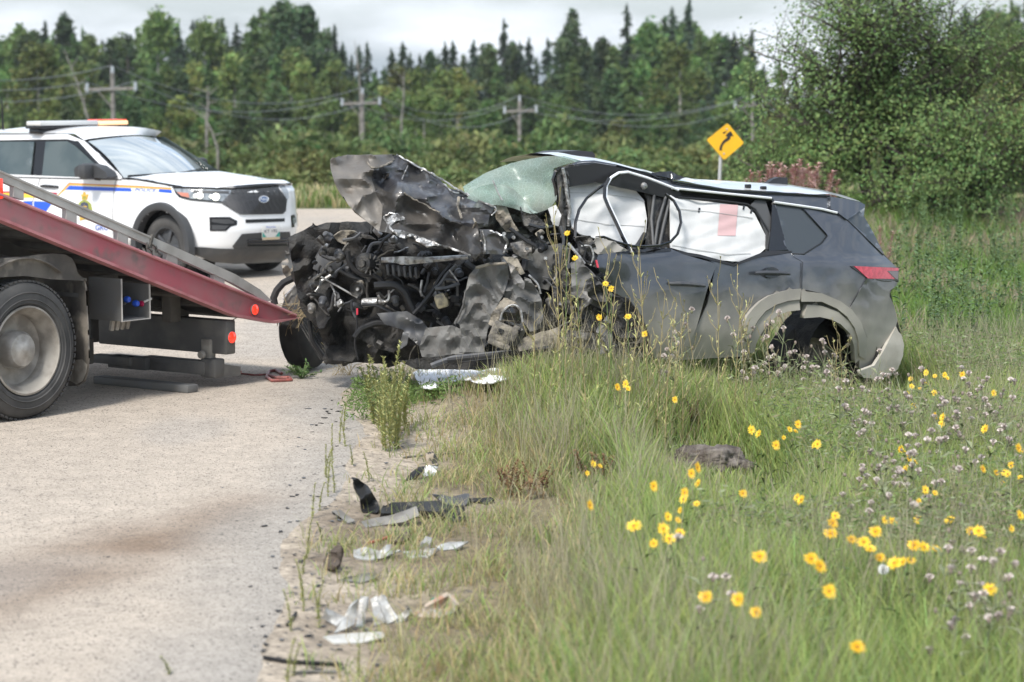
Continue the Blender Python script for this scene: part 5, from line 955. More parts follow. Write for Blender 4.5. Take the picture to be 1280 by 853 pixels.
# front end
def pn(nm, q, e, m, par=None, sp=4, th=.0): return panel(nm, z1(*q), H_(e), m, par or police, sp, thick=th)
pn('lower_bumper', ((768, 572), (800, 572), (870, 578), (930, 580), (1135, 582), (1160, 560), (1168, 590), (1155, 615), (1120, 632), (940, 640), (850, 632), (790, 608), (772, 600)), .012, p_clad)
g = pn('grille_frame', ((922, 345), (1010, 340), (1112, 334), (1147, 382), (1142, 428), (1130, 440), (1050, 442), (960, 442), (935, 428), (884, 396), (905, 388)), .006, p_clad)
pn('grille_opening', ((962, 388), (1045, 384), (1118, 378), (1128, 428), (1115, 436), (970, 438)), .010, p_blk, g)
gi = [z1((922, 345), (1112, 334), (1147, 382), (1142, 428), (1130, 440), (960, 442), (884, 396))]; gp_ = gi[0]
for k in range(-30, 60):                  # diagonal bars of the grille
    seg = []; m_ = MB()
    for s in np.linspace(0, 1, 40):
        x = 276+k*2.6+s*24; y = 268-s*34*.72+0
        if pip(x, y, gp_): seg.append(PH(x, y, .016))
        elif seg: break
    if len(seg) > 2: MB().tube(seg, .0065, 4).build('grille_bar', p_mesh, g)
for k in range(0, 40, 2):
    seg = []
    for s in np.linspace(0, 1, 40):
        x = 262+k*3.2+s*18; y = 232+s*38
        if pip(x, y, gp_): seg.append(PH(x, y, .014))
        elif seg: break
    if len(seg) > 2: MB().tube(seg, .0045, 4).build('grille_bar', p_mesh, g)
MB().tube([PH(x, y, .012) for x, y in resample(z1((690, 333), (800, 336), (925, 340), (1020, 336), (1112, 329)), 3, False)], .012, 6).build('hood_gap', p_blk, police)
hl = pn('head_light', ((692, 336), (800, 340), (924, 344), (915, 375), (905, 392), (880, 394), (760, 384), (715, 373), (700, 356)), .006, p_lens, th=.004)
pn('lamp_trim', ((692, 337), (700, 357), (716, 374), (760, 385), (880, 395), (905, 393), (903, 388), (880, 389), (762, 379), (722, 368), (706, 354)), .012, p_blk, hl); pn('turn_lens', ((706, 352), (752, 356), (756, 374), (724, 368)), .014, p_amb, hl)
pn('lamp_trim', ((770, 345), (915, 349), (912, 358), (770, 354)), .012, p_clad, hl)
for x, y, r in ((798, 366, .040), (862, 372, .045), (780, 368, .022), (842, 370, .02)):
    c = PH(*z1((x, y))[0], .025); MB().lathe(c, (EYE-c).normalized(), [(r, 0), (r*.7, .012), (0, .016)], 14).build('led', p_led, hl)
h2 = pn('head_light', ((1116, 330), (1136, 326), (1150, 345), (1154, 374), (1147, 384), (1132, 358)), .012, p_lens)
fp = pn('fog_pocket', ((836, 452), (918, 452), (932, 460), (948, 468), (946, 484), (922, 490), (903, 508), (838, 508)), .006, p_blk); pn('fog_insert', ((846, 460), (915, 460), (935, 470), (936, 478), (900, 480), (846, 472)), .02, p_clad, fp, th=.01); pn('fog_insert', ((846, 484), (915, 486), (898, 503), (846, 503)), .014, p_clad, fp)
fp2 = pn('fog_pocket', ((1162, 446), (1188, 437), (1190, 490), (1165, 494)), .008, p_blk); pn('fog_insert', ((1168, 456), (1182, 450), (1184, 475), (1170, 478)), .014, p_lens, fp2)
pn('bumper_slot', ((980, 462), (1138, 457), (1137, 470), (982, 476)), .006, p_blk); pn('lower_grille', ((966, 520), (1050, 514), (1158, 511), (1162, 535), (1152, 572), (1135, 582), (935, 580), (928, 570)), .006, p_clad)
for y in (545, 556, 567): MB().tube([PH(*q, .012) for q in resample(z1((990, y), (1060, y-1), (1145, y-3)), 4, False)], .010, 5).build('grille_slat', p_blk, police)
oc = z1((1054, 381))[0]; ov = [(oc[0]+6.3*cos(t*pi/12), oc[1]+4.4*sin(t*pi/12)) for t in range(24)]
em = panel('badge', ov, H_(.024), chrome, police, 2, thick=.004); panel('badge_face', [(oc[0]+5.4*cos(t*pi/12), oc[1]+3.5*sin(t*pi/12)) for t in range(24)], H_(.030), mat('badge_blue', (.10, .16, .30), .3), em, 2, thick=0)
text_mesh('badge_script', 'Ford', 5.2, chrome, em, lambda x, y: PH(oc[0]+x, oc[1]-y, .034), shear=.25)
# number plate
pc = PH(*z1((1081, 515))[0], .03); q0 = z1((1045, 487), (1117, 482), (1118, 541), (1048, 544)); npl = panel('number_plate', q0, H_(.026), mat('plate_white', (.74, .74, .72), .4), police, 4, thick=.006)
pq = lambda q, m, nm: panel(nm, z1(*q), H_(.032), m, npl, 3, thick=0)
teal = mat('plate_teal', (.04, .38, .32), .5); pq(((1048, 512), (1056, 522), (1064, 532), (1049, 533)), teal, 'plate_forest'); pq(((1117, 508), (1108, 520), (1100, 531), (1117, 531)), teal, 'plate_forest'); pq(((1049, 534), (1117, 532), (1118, 540), (1049, 543)), mat('plate_sand', (.66, .52, .34), .6), 'plate_sand')
ptx = z1((1082, 509))[0]; text_mesh('plate_number', 'KT 192', 5.4, crest_d, npl, lambda x, y: PH(ptx[0]+x, ptx[1]-y+.05*x*-1, .034)); ptt = z1((1082, 492))[0]; text_mesh('plate_name', 'Manitoba', 3.2, p_text, npl, lambda x, y: PH(ptt[0]+x, ptt[1]-y-.05*x, .034))
# door lines, handles, mirrors
def line(nm, q, e=.004, r=.005, m=None): return MB().tube([PH(x, y, e) for x, y in resample(z1(*q), 4, False)], r, 5).build(nm, m or mat_gap, police)
mat_gap = mat('panel_gap', (.16, .16, .17), .6)
line('door_gap', ((462, 304), (456, 340), (450, 420), (452, 520))); line('door_gap', ((160, 296), (150, 330), (120, 420), (110, 480))); line('hood_seam', ((486, 303), (600, 303), (680, 330)), r=.003); line('belt_trim', ((-60, 290), (160, 296), (485, 303)), r=.007, m=p_blk)
hd = MB().tube([PH(*q, .03) for q in z1((163, 329), (180, 328), (215, 331), (231, 332))], [.016, .02, .017, .016], 8).build('door_handle', p_blk, police)
panel('handle_bowl', z1((180, 322), (215, 322), (220, 345), (180, 343)), H_(.002), mat('handle_recess', (.62, .63, .65), .4), hd, 4, thick=0)
mc = PS(*z1((352, 270))[0], -.14); mb = MB().box(mc, (.16, .25, .20), PAX, .06); mr = mb.build('mirror', p_clad, police)
MB().prism([PS(*q, -.12) for q in z1((295, 272), (298, 256), (315, 244), (350, 240), (385, 248), (420, 272), (430, 292), (425, 299), (300, 292))], PV*.16).build('mirror_shell', p_clad, mr); MB().tube([mc+PV*.1-UPZ*.08, PS(*z1((405, 299))[0], .08)], .03, 6).build('mirror_arm', p_blk, mr)
MB().box(PS(*z1((800, 238))[0], PW+.10), (.12, .2, .15), PAX, .05).build('mirror', p_clad, police)
MB().tube([wsf(.05, .03)+UPZ*.02, wsf(.2, .035)+UPZ*.02, wsf(.45, .03)+UPZ*.025], .012, 5).build('wiper', p_blk, police); MB().tube([wsf(.5, .03)+UPZ*.02, wsf(.75, .035)+UPZ*.025, wsf(.93, .04)+UPZ*.02], .010, 5).build('wiper', p_blk, police)
# livery
def st(nm, q, m, e=.006): return panel(nm, z1(*q), H_(e), m, police, 5, thick=0)
ze = lambda *q: [((x/8.533)*3.195, (200+y/8.533-130)*3.195) for x, y in q]
st('orange_stripe', ze((605, 385), (615, 385), (740, 262), (990, 268), (1285, 282))+[(570, 333), (684, 340), (684, 335), (570, 328)]+ze((1285, 268), (990, 258), (735, 242)), p_orange)
st('yellow_stripe', ze((620, 386), (745, 272), (990, 278), (1285, 292))+[(570, 336.5), (684, 343), (684, 340), (570, 333)]+ze((1285, 282), (990, 268), (740, 262), (612, 386)), p_yel, .0062)
st('blue_stripe', ze((640, 386), (700, 318), (985, 326), (1205, 333))+[(526, 350), (522, 337)]+ze((1205, 296), (985, 288), (735, 276)), p_blue)
st('blue_stripe', ((636, 340), (684, 344), (687, 357), (632, 352)), p_blue)
st('red_stripe', ze((-60, 335), (-60, 352), (150, 352), (600, 380), (612, 350), (515, 345), (150, 335)), p_red); st('yellow_band', ze((-60, 352), (-60, 385), (140, 405), (350, 405), (560, 395), (600, 378), (150, 353)), p_yel); st('blue_band', ze((250, 440), (348, 440), (348, 500), (340, 600), (250, 560)), p_blue); st('blue_band', ze((360, 440), (540, 448), (560, 455), (440, 620), (360, 600)), p_blue)
pt_ = z1((578, 345))[0]; text_mesh('police_lettering', 'POLICE', 5.6, p_text, police, lambda x, y: PH(pt_[0]+x, pt_[1]-y+.035*x, .008), shear=.3, sx=1.42)
gt = ze((1082, 725))[0]; text_mesh('service_lettering', 'GRC', 9.6, p_text, police, lambda x, y: PH(gt[0]/3.195+x, 130+gt[1]/3.195-y, .008), sx=.82, bold=.12)
cr = st('crest', ze((835, 470), (860, 440), (900, 425), (940, 440), (970, 470), (985, 530), (960, 600), (900, 640), (845, 600), (825, 540)), crest_g); 
for q, m in (((862, 465), (900, 448), (938, 465), (945, 530), (900, 575), (855, 530)), crest_d), (((850, 600), (870, 585), (930, 585), (955, 610), (955, 650), (900, 630), (850, 650)), gold), (((870, 395), (860, 365), (880, 372), (885, 350), (897, 340), (910, 350), (915, 372), (945, 365), (935, 395), (930, 425), (870, 425)), gold), (((878, 400), (895, 385), (905, 385), (922, 400), (918, 418), (882, 418)), crest_g), (((872, 500), (900, 480), (930, 500), (925, 535), (900, 550), (876, 535)), gold): panel('crest_piece', z1(*ze(*q)), H_(.010), m, cr, 3, thick=0)
# roof light bar
a0 = -2.55; LB = lambda w0, w1, da, z0, z1_, m, nm, par, bev=.03: MB().box(PT(a0, (w0+w1)/2, (z0+z1_)/2), (da, w1-w0, z1_-z0), PAX, bev).build(nm, m, par)
yb = TPP and (lambda x, y: (lambda d: EYE+d*(((PO+PU*a0)-EYE).dot(PU)/d.dot(PU)))(ray(x, y)))
e0_, e1_ = loc(yb(40.5, 157)), loc(yb(152, 153)); w0, w1 = e0_[1], e1_[1]; zz = (e0_[2]+e1_[2])/2
lb_ = LB(w0, w1, .30, zz-.055, zz-.02, p_blk, 'light_bar', police, .012); wm = w0+(w1-w0)*.66
LB(w0+.01, wm, .29, zz-.018, zz+.045, p_bar, 'clear_lens', lb_, .02); LB(wm+.003, w1-.01, .29, zz-.018, zz+.035, p_barlit, 'amber_lens', lb_, .012); LB(wm+.03, w1-.02, .25, zz+.036, zz+.05, p_barred, 'red_lens', lb_, .004); LB(w0+.02, w0+.30, .2, zz-.12, zz-.056, p_blk, 'bar_foot', lb_, .01); LB(w1-.35, w1-.1, .2, zz-.12, zz-.056, p_blk, 'bar_foot', lb_, .01)
an = PT(-3.0, .9, 1.8); MB().tube([PS(4, 166, .8), PS(3.2, 148, .8), PS(2, 120, .8)], [.02, .012, .006], 6).build('radio_aerial', p_blk, police)
# ================================================================ GRASS (ground cover) AND PLANTS
def project(P):
    q = P-np.array([0, 0, CAMH]); dep = q[:, 1]*cos(TILT)-q[:, 2]*sin(TILT); up = q[:, 1]*sin(TILT)+q[:, 2]*cos(TILT); return 640+FPX*q[:, 0]/dep, 426.5-FPX*up/dep
def scatter(n, x0, x1, y0, y1, dens, rng, ypow=1.):
    X = []; 
    while len(X) < n:
        x = x0+(x1-x0)*rng.random(); y = y0+(y1-y0)*rng.random()**ypow; s = 3000/y; px = 640+s*x
        if -90 < px < 1480 and rng.random() < dens(x, y): X.append((x, y, gz(x, y)-.01))
    return np.array(X)
def blades(name, P, h, lean, wid, cb, ct, rng, m, label_kind=True):
    n = len(P); a = rng.random(n)*2*pi; ld = np.stack([np.cos(a), np.sin(a), np.zeros(n)], 1)*lean[:, None]; b = rng.random(n)*2*pi
    wd = np.stack([np.cos(b), np.sin(b), np.zeros(n)], 1)*wid[:, None]; V = np.empty((n, 7, 3)); C = np.empty((n, 7, 3))
    for k, (t, ww) in enumerate(((0, 1), (.42, .9), (.76, .55))):
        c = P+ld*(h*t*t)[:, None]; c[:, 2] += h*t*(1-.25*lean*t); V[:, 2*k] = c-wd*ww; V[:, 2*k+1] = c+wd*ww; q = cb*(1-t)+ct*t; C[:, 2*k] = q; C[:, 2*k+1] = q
    c = P+ld*h[:, None]; c[:, 2] += h*(1-.25*lean); V[:, 6] = c; C[:, 6] = ct
    I = np.arange(n)[:, None]*7; L_ = np.concatenate([I+np.array([[0, 1, 3, 2, 2, 3, 5, 4, 4, 5, 6]])], 1).reshape(-1); me = np_mesh(name, V.reshape(-1, 3), L_, np.tile([4, 4, 3], n), C.reshape(-1, 3))
    o = from_mesh(name, me, m); tag(o, kind='stuff'); return o
grassm = leafmat('grass_blades', .45, .0, .65, .25); R1 = np.random.default_rng(101)
def wreck_foot(x, y):
    q = Vector((x, y, 0))-WR; a, o = q.dot(WU), q.dot(WV); return -.02 < a < 4.3 and .05 < o < 1.8
def edge_x(y): return float(np.interp(y, [9.7, 11, 13.5, 14.5, 15.8, 17, 18.2, 20], [-.30, -.16, -.02, -.05, -.35, -.5, -.62, -.7]))
def d_main(x, y):
    if wreck_foot(x, y): return 0
    e = edge_x(y); t = smooth(-.05, .7, x-e+.30*NV(x, y, 1.1, 3)+.12*NV(x, y, 4, 8)); d = .05+.95*t
    d *= .55+.45*smooth(-.35, .15, NV(x, y, .9, 12)); return d if x > e-.22 else 0
def straw_field(P):
    out = np.empty(len(P))
    for i, p in enumerate(P):
        x, y = p[0], p[1]; e = edge_x(y); s = .03+1.0*smooth(.95, .1, x-e)+.42*NV(x, y, .75, 21)+.25*NV(x, y, 2.2, 2)-.15*smooth(12.5, 10, y); out[i] = min(1, max(0, s))
    return out
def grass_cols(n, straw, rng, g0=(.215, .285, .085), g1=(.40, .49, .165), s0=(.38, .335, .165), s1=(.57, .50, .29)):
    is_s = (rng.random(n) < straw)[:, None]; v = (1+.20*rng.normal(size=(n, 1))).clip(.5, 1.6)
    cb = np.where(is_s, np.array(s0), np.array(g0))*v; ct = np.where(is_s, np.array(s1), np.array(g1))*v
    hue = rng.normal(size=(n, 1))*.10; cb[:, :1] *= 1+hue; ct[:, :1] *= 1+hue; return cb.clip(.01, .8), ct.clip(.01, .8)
_cl = [(GR(884, 578), .50, 1.6), (GR(655, 622), .25, .8), (GR(742, 602), .2, .7), (GR(905, 495), .16, .7), (GR(610, 478), .5, .7), (GR(1085, 492), .55, 1.3)]
def clearing(x, y):                        # trampled, low grass before the lump, the dock and the rock
    k = 1
    for p, w, l in _cl: k = min(k, .18+.82*smooth(.7, 1.25, sqrt(((x-p.x-.02*(p.y-y))/w)**2+((y-p.y+l*.5)/l)**2)))
    return k
N1 = 128000
P = scatter(N1, -1.0, 7.4, 8.6, 22.5, d_main, R1); st = straw_field(P); cb, ct = grass_cols(N1, st*.75, R1)
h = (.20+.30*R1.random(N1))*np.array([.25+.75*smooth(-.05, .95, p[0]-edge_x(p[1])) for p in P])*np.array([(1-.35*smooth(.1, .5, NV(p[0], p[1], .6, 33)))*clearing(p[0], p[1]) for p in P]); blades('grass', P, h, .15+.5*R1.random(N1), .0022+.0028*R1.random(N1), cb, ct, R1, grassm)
# fine pale seed stalks that give the grass its haze
N2 = 20000
P = scatter(N2, -.9, 6.5, 8.6, 22.5, lambda x, y: d_main(x, y)*(.25+.75*smooth(-.1, .4, NV(x, y, .8, 41))), R1); v = (1+.2*R1.normal(size=(N2, 1))).clip(.6, 1.5)
blades('seed_grass', P, (.30+.42*R1.random(N2)**1.5)*np.array([clearing(p[0], p[1]) for p in P]), .1+.35*R1.random(N2), .0012+.0014*R1.random(N2), np.array([(.24, .235, .12)])*v, np.array([(.50, .44, .33)])*v, R1, grassm)
# broad leafed undergrowth in the right half
N7 = 42000
P = scatter(N7, .6, 6.5, 9.5, 21.5, lambda x, y: 0 if wreck_foot(x, y) else smooth(.0, .35, NV(x, y, .7, 71)+.45*smooth(1.2, 2.6, x)*smooth(11, 13.5, y)-.12)*(clearing(x, y) > .7), R1)
hh_ = .06+.40*R1.random(N7)**1.2; C = P.copy(); C[:, 2] += hh_; A = unit(N7, R1); A[:, 2] = np.abs(A[:, 2])*.6; A *= (.014+.026*R1.random((N7, 1))); B = np.cross(A, unit(N7, R1)); B = B/np.linalg.norm(B, axis=1)[:, None]*(.006+.008*R1.random((N7, 1)))
cv = (1+.25*R1.normal(size=(N7, 1))).clip(.5, 1.6); kind_ = R1.random((N7, 1)); cl_ = np.where(kind_ < .5, [[.22, .30, .11]], np.where(kind_ < .8, [[.30, .34, .20]], [[.30, .27, .17]]))*cv
tag(from_mesh('weed_foliage', quads_mesh('weed_foliage', C, A, B, cl_.clip(.02, .8)), grassm), kind='stuff')
N8 = 3200                                 # low weeds round the foot of the spiky cluster
P = scatter(N8, -1.25, -.35, 16.9, 19.3, lambda x, y: smooth(.6, .2, abs(x+.82+.10*(y-17.5)))*smooth(-.3, .2, NV(x, y, 2.4, 81)), R1); C = P.copy(); C[:, 2] += .02+.12*R1.random(N8); A = unit(N8, R1)*(.012+.016*R1.random((N8, 1))); B = np.cross(A, unit(N8, R1)); B = B/np.linalg.norm(B, axis=1)[:, None]*.009
tag(from_mesh('low_weeds', quads_mesh('low_weeds', C, A, B, (np.array([[.17, .26, .08]])*(1+.25*R1.normal(size=(N8, 1))).clip(.5, 1.6))), grassm), kind='stuff')
# sparse dry grass on the gravel shoulder
N3 = 7000
def d_sh(x, y):
    xe = road_edge(y); return 0 if wreck_foot(x, y) else .9*smooth(.0, .8, x-xe+.3*NV(x, y, 2.5, 6))*smooth(-.15, .30, NV(x, y, 2.2, 50)+.12)
P = scatter(N3, -1.2, .1, 8.6, 20, d_sh, R1); cb, ct = grass_cols(N3, np.full(N3, .6), R1); blades('dry_grass', P, .04+.15*R1.random(N3)**1.5, .3+.6*R1.random(N3), .0018+.002*R1.random(N3), cb, ct, R1, grassm)
# meadow behind, with dry bands
N4 = 62000
def d_mead(x, y):
    xe = -1.1+smooth(30, 41, y)*5.5 if y > 30 else -1.1
    return smooth(.5, 1.8, x-xe)*(0 if wreck_foot(x, y) else 1)
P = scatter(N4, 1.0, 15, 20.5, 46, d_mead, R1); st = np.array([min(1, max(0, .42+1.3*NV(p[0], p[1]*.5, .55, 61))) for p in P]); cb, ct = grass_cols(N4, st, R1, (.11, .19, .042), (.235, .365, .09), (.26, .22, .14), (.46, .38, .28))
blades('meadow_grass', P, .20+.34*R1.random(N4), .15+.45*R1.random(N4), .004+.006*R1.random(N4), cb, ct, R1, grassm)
N5 = 26000                                # tall dry grass along the far side of the road
P = scatter(N5, -16, 13, 44.6, 54, lambda x, y: 1, R1); cb, ct = grass_cols(N5, np.full(N5, .5), R1, (.10, .15, .035), (.20, .27, .075)); blades('verge_grass', P, (.12+.30*R1.random(N5)), .1+.4*R1.random(N5), .012+.012*R1.random(N5), cb, ct, R1, grassm)
# gravel stones on the shoulder
R2 = np.random.default_rng(77); N6 = 3500
P = scatter(N6, -1.6, .3, 8.6, 19, lambda x, y: .1+.9*smooth(-.25, .25, x-road_edge(y))*smooth(1.4, .5, x-road_edge(y)), R2)
ico = np.array([(1, 0, 0), (-1, 0, 0), (0, 1, 0), (0, -1, 0), (0, 0, 1), (0, 0, -1)]); fi = np.array([(0, 2, 4), (2, 1, 4), (1, 3, 4), (3, 0, 4), (2, 0, 5), (1, 2, 5), (3, 1, 5), (0, 3, 5)])
sz = .004+.011*R2.random((N6, 1, 1))**2; V = P[:, None]+ico[None]*sz*(.6+.7*R2.random((N6, 6, 3)))*np.array([1, 1, .6]); I = (np.arange(N6)[:, None, None]*6+fi[None]).reshape(-1)
gc = np.where(R2.random((N6, 1)) < .12, .06, .34*(1+.25*R2.normal(size=(N6, 1))))*np.array([[1, .91, .80]])
sto = leafmat('gravel_stones', .0, .0, .9, .2); tag(from_mesh('gravel', np_mesh('gravel', V.reshape(-1, 3), I, np.full(N6*8, 3), np.repeat(gc.clip(.02, .6), 6, 0)), sto), kind='stuff')
# ---- plant prototypes
green_l = mat('plant_green', (.15, .21, .065), .6, c2=(.10, .15, .045), sc=12); greyg = mat('plant_grey_green', (.25, .275, .155), .7, c2=(.18, .21, .11), sc=14); strawm = mat('plant_straw', (.36, .29, .15), .8, c2=(.25, .21, .10), sc=12); yelgr = mat('plant_yellow_green', (.42, .42, .17), .7, c2=(.33, .33, .12), sc=18)
petal = mat('petal_yellow', (.88, .63, .04), .55, c2=(.85, .52, .025), sc=30); petal_c = mat('flower_centre', (.45, .22, .02), .8); fluff = mat('thistle_fluff', (.66, .59, .54), .95, c2=(.50, .42, .40), sc=25); bud = mat('thistle_bud', (.27, .21, .18), .8, c2=(.20, .20, .12), sc=20); dock = mat('dry_dock', (.16, .085, .04), .9, c2=(.26, .17, .08), sc=20); pinkm = mat('fireweed_pink', (.46, .24, .23), .8, c2=(.56, .40, .36), sc=9); white_s = mat('seed_head_white', (.78, .78, .74), .95)
def leaf_at(mb, p, d, ln, wd, up=(0, 0, 1)):
    p = Vector(p); d = Vector(d).normalized(); s = d.cross(Vector(up)); s = s.normalized() if s.length > 1e-4 else Vector((1, 0, 0)); n = s.cross(d)
    mb.add([p, p+d*ln*.45+s*wd+n*.1*ln, p+d*ln-n*.12*ln, p+d*ln*.45-s*wd+n*.1*ln, p+d*ln*.45+n*.04*ln], [(0, 1, 4), (1, 2, 4), (2, 3, 4), (3, 0, 4)])
def proto(name, label, cat, group): return thing(name, label, cat, (0, 0, 0), group)
def bloom(root, p, d, r, nm='bloom'):
    d = Vector(d).normalized(); e = d.orthogonal().normalized(); f = d.cross(e); mb = MB()
    for ring, (n, rr, tl) in enumerate(((15, 1., .15), (13, .78, .35), (9, .5, .6))):
        for k in range(n):
            a = 2*pi*(k+ring*.5)/n+RNG.uniform(-.1, .1); q = e*cos(a)+f*sin(a); s = d.cross(q); L0 = r*rr*RNG.uniform(.85, 1.1); dd = (q+d*tl).normalized()
            mb.add([p+q*r*.1, p+dd*L0*.6+s*r*.11, p+dd*L0+s*r*.05, p+dd*L0-s*r*.05, p+dd*L0*.6-s*r*.11], [(0, 1, 2, 3, 4)])
    b = mb.build(nm, petal, root); MB().lathe(p, d, [(r*.28, .0), (r*.24, r*.22), (0, r*.3)], 10).build('flower_centre', petal_c, b); MB().lathe(p, -d, [(r*.3, -.002), (r*.26, r*.25), (r*.08, r*.45)], 8).build('calyx', green_l, b)
def stem(mb, h, bend=.06, r=.0035, base=(0, 0, 0)):
    a = RNG.random()*6.28; pts = [Vector(base)+Vector((cos(a)*bend*t*t, sin(a)*bend*t*t, h*t)) for t in np.linspace(0, 1, 7)]; mb.tube(pts, [r*(1-.08*i) for i in range(7)], 5); return pts
YF = []
for k in range(4):
    t = proto('yellow_flower', 'yellow wild flower on a thin stem in the roadside grass', 'flower', 'yellow flowers scattered in the roadside grass'); mb = MB(); pts = stem(mb, .42, .05)
    heads = [(pts[-1], (RNG.uniform(-.5, .5), -1.0, RNG.uniform(.1, .9)), .026)]
    if k in (1, 3): q = pts[4]+Vector((.05, 0, .12)); mb.tube([pts[4], pts[4].lerp(q, .5)+Vector((.012, 0, 0)), q], .0025, 4); heads.append((q, (RNG.uniform(-.6, .6), -.6, .8), .021))
    if k == 3: q = pts[3]+Vector((-.055, .01, .15)); mb.tube([pts[3], q], .0025, 4); heads.append((q, (-.4, -.9, .4), .019))
    mb.build('stem', green_l, t); lf = MB()
    for i in range(6): a = RNG.random()*6.28; leaf_at(lf, pts[1+i % 4], (cos(a), sin(a), .6), RNG.uniform(.07, .13), .012)
    lf.build('leaves', green_l, t)
    for p, d, r in heads: bloom(t, p, d, r)
    YF.append(t)
zf6 = lambda *q: [(1000+x/4.56, 430+y/4.56) for x, y in q]; zf7 = lambda *q: [(640+x/2, 560+y/2) for x, y in q]
FL = zf6((650, 200), (690, 218), (770, 165), (880, 175), (815, 278), (1145, 280), (690, 353), (755, 413), (875, 420), (815, 455), (1115, 487), (130, 580), (540, 605), (640, 655), (640, 715), (1230, 627), (1170, 690), (1195, 735), (1240, 740), (1035, 720), (1080, 740), (720, 828), (670, 240), (800, 180), (1210, 600))
FL += zf7((182, 147), (330, 98), (405, 113), (420, 65), (442, 52), (440, 128), (480, 90), (560, 115), (340, 193), (402, 170), (392, 198), (412, 223), (573, 272), (716, 280), (740, 302), (443, 368), (538, 375), (572, 407), (748, 360), (828, 503), (722, 125), (742, 132), (758, 212), (785, 192), (835, 168), (820, 233), (840, 238), (880, 208), (888, 278), (972, 240), (945, 178), (968, 180), (1040, 178), (985, 288), (1002, 288), (1042, 242), (1148, 215), (1190, 205), (1132, 183), (1216, 348), (1270, 165), (208, 38))
FL += [(770, 481), (767, 485), (836, 500), (950, 537), (955, 543), (963, 557), (990, 531), (984, 536), (1028, 555), (642, 291), (644, 462+0), (720, 310), (758, 356), (764, 360), (750, 397), (785, 396), (806, 417)][:9]
used = [False]*4; SPEC = {(861.5, 744.0): 'large yellow bloom standing lowest among the two close to the camera in the middle grass', (1054.0, 811.5): 'lone yellow flower nearest the bottom edge of the grass', (731.0, 633.5): 'small yellow flower farthest towards the gravel in the middle of the grass', (1080.0, 664.0): 'biggest brightest yellow bloom in the right half of the grass'}
for i, (x, y) in enumerate(FL):
    hh = RNG.uniform(.36, .55); x += RNG.uniform(-5, 5); p = GR(x, y, hh); k = 0 if (round(FL[i][0], 1), round(FL[i][1], 1)) in SPEC else RNG.choice((0, 0, 2, 2, 1, 3)); s = hh/.42*1.0; b = .05; loc_ = (p.x, p.y, gz(p.x, p.y)); rz = RNG.uniform(-.7, .7); rs = RNG.uniform(.8, 1.05)*(1.45 if y > 650 else .95)
    sc = (rs, rs, s)
    if not used[k]: o = YF[k]; o.location = loc_; o.scale = sc; o.rotation_euler.z = rz; used[k] = True
    else: o = dup(YF[k], loc_, rz, sc)
    o['label'] = ('single', 'paired', 'single', 'triple')[k]+' headed yellow flower '+('beside the turf lump' if y < 610 and x < 1000 and x > 800 else 'in the grass below the front door of the wreck' if y < 610 and x <= 800 else 'among the thistles behind the rear of the wreck' if y < 545 else 'in the tangle of thistles at the right edge' if y < 620 else 'in the dense patch low on the right of the grass' if x > 960 else 'in the open grass below the turf lump' if y < 700 else 'among the few blooms nearest the camera')
    lb = SPEC.get((round(FL[i][0], 1), round(FL[i][1], 1)))
    if lb:
        o['label'] = lb
        if 'group' in o: del o['group']
TH = []
for k in range(4):
    t = proto('thistle', 'greyish thistle with fluffy pinkish seed heads in the ditch grass', 'thistle', 'thistles gone to seed beside the wreck'); mb = MB(); pts = stem(mb, .50, .06, .004); hd_ = MB(); bd = MB(); lf = MB()
    for j in range(7):
        b = pts[3+j % 4]; q = b+Vector((RNG.uniform(-.11, .11), RNG.uniform(-.11, .11), RNG.uniform(.03, .13))); mb.tube([b, q], .002, 4); bd.lathe(q-Vector((0, 0, .008)), (0, 0, 1), [(0, -.012), (.008, -.004), (.009, .006), (.005, .014)], 7)
        if j % 3 < 2:
            for _ in range(26):
                u = Vector((RNG.gauss(0, 1), RNG.gauss(0, 1), abs(RNG.gauss(0, 1))+.3)).normalized(); v = u.orthogonal().normalized()*.0045; c = q+u*.004; hd_.add([c+v, c-v, c+u*.017-v*.8, c+u*.017+v*.8], [(0, 1, 2, 3)])
    for i in range(16): a = RNG.random()*6.28; leaf_at(lf, pts[i % 6], (cos(a), sin(a), .5), RNG.uniform(.06, .13), .011)
    mb.build('stem', greyg, t); lf.build('leaves', greyg, t); tag(hd_.build('seed_heads', fluff, t, flat=True), kind='stuff'); tag(bd.build('buds', bud, t), kind='stuff'); t.children[1]['kind'] = 'stuff'; TH.append(t)
TL = zf6((470, 180), (225, 180), (300, 205), (350, 270), (400, 270), (510, 210), (540, 240), (590, 260), (985, 220), (1030, 180), (1080, 200), (1110, 210), (1150, 230), (1050, 260), (930, 260), (900, 250), (1100, 340), (1180, 320), (1230, 350), (980, 440), (940, 340), (780, 350), (800, 380), (830, 220), (790, 240), (660, 150), (710, 150), (440, 500), (455, 575), (490, 590), (540, 545), (585, 530), (615, 580), (635, 600), (310, 720), (525, 675), (680, 530), (740, 570))
TL += z8((480, 520), (520, 480), (560, 400), (490, 550), (540, 580), (650, 510), (710, 605), (780, 545), (825, 535), (840, 560), (910, 520), (1070, 605), (1125, 720), (1160, 745), (50, 410), (20, 470), (70, 465), (350, 440), (390, 490), (895, 720), (960, 745))+zf7((1150, 290), (1180, 300), (1215, 275), (1225, 300), (1105, 320), (1270, 330), (850, 55), (490, 240), (500, 255), (1100, 185), (1120, 190))
used = [False]*4
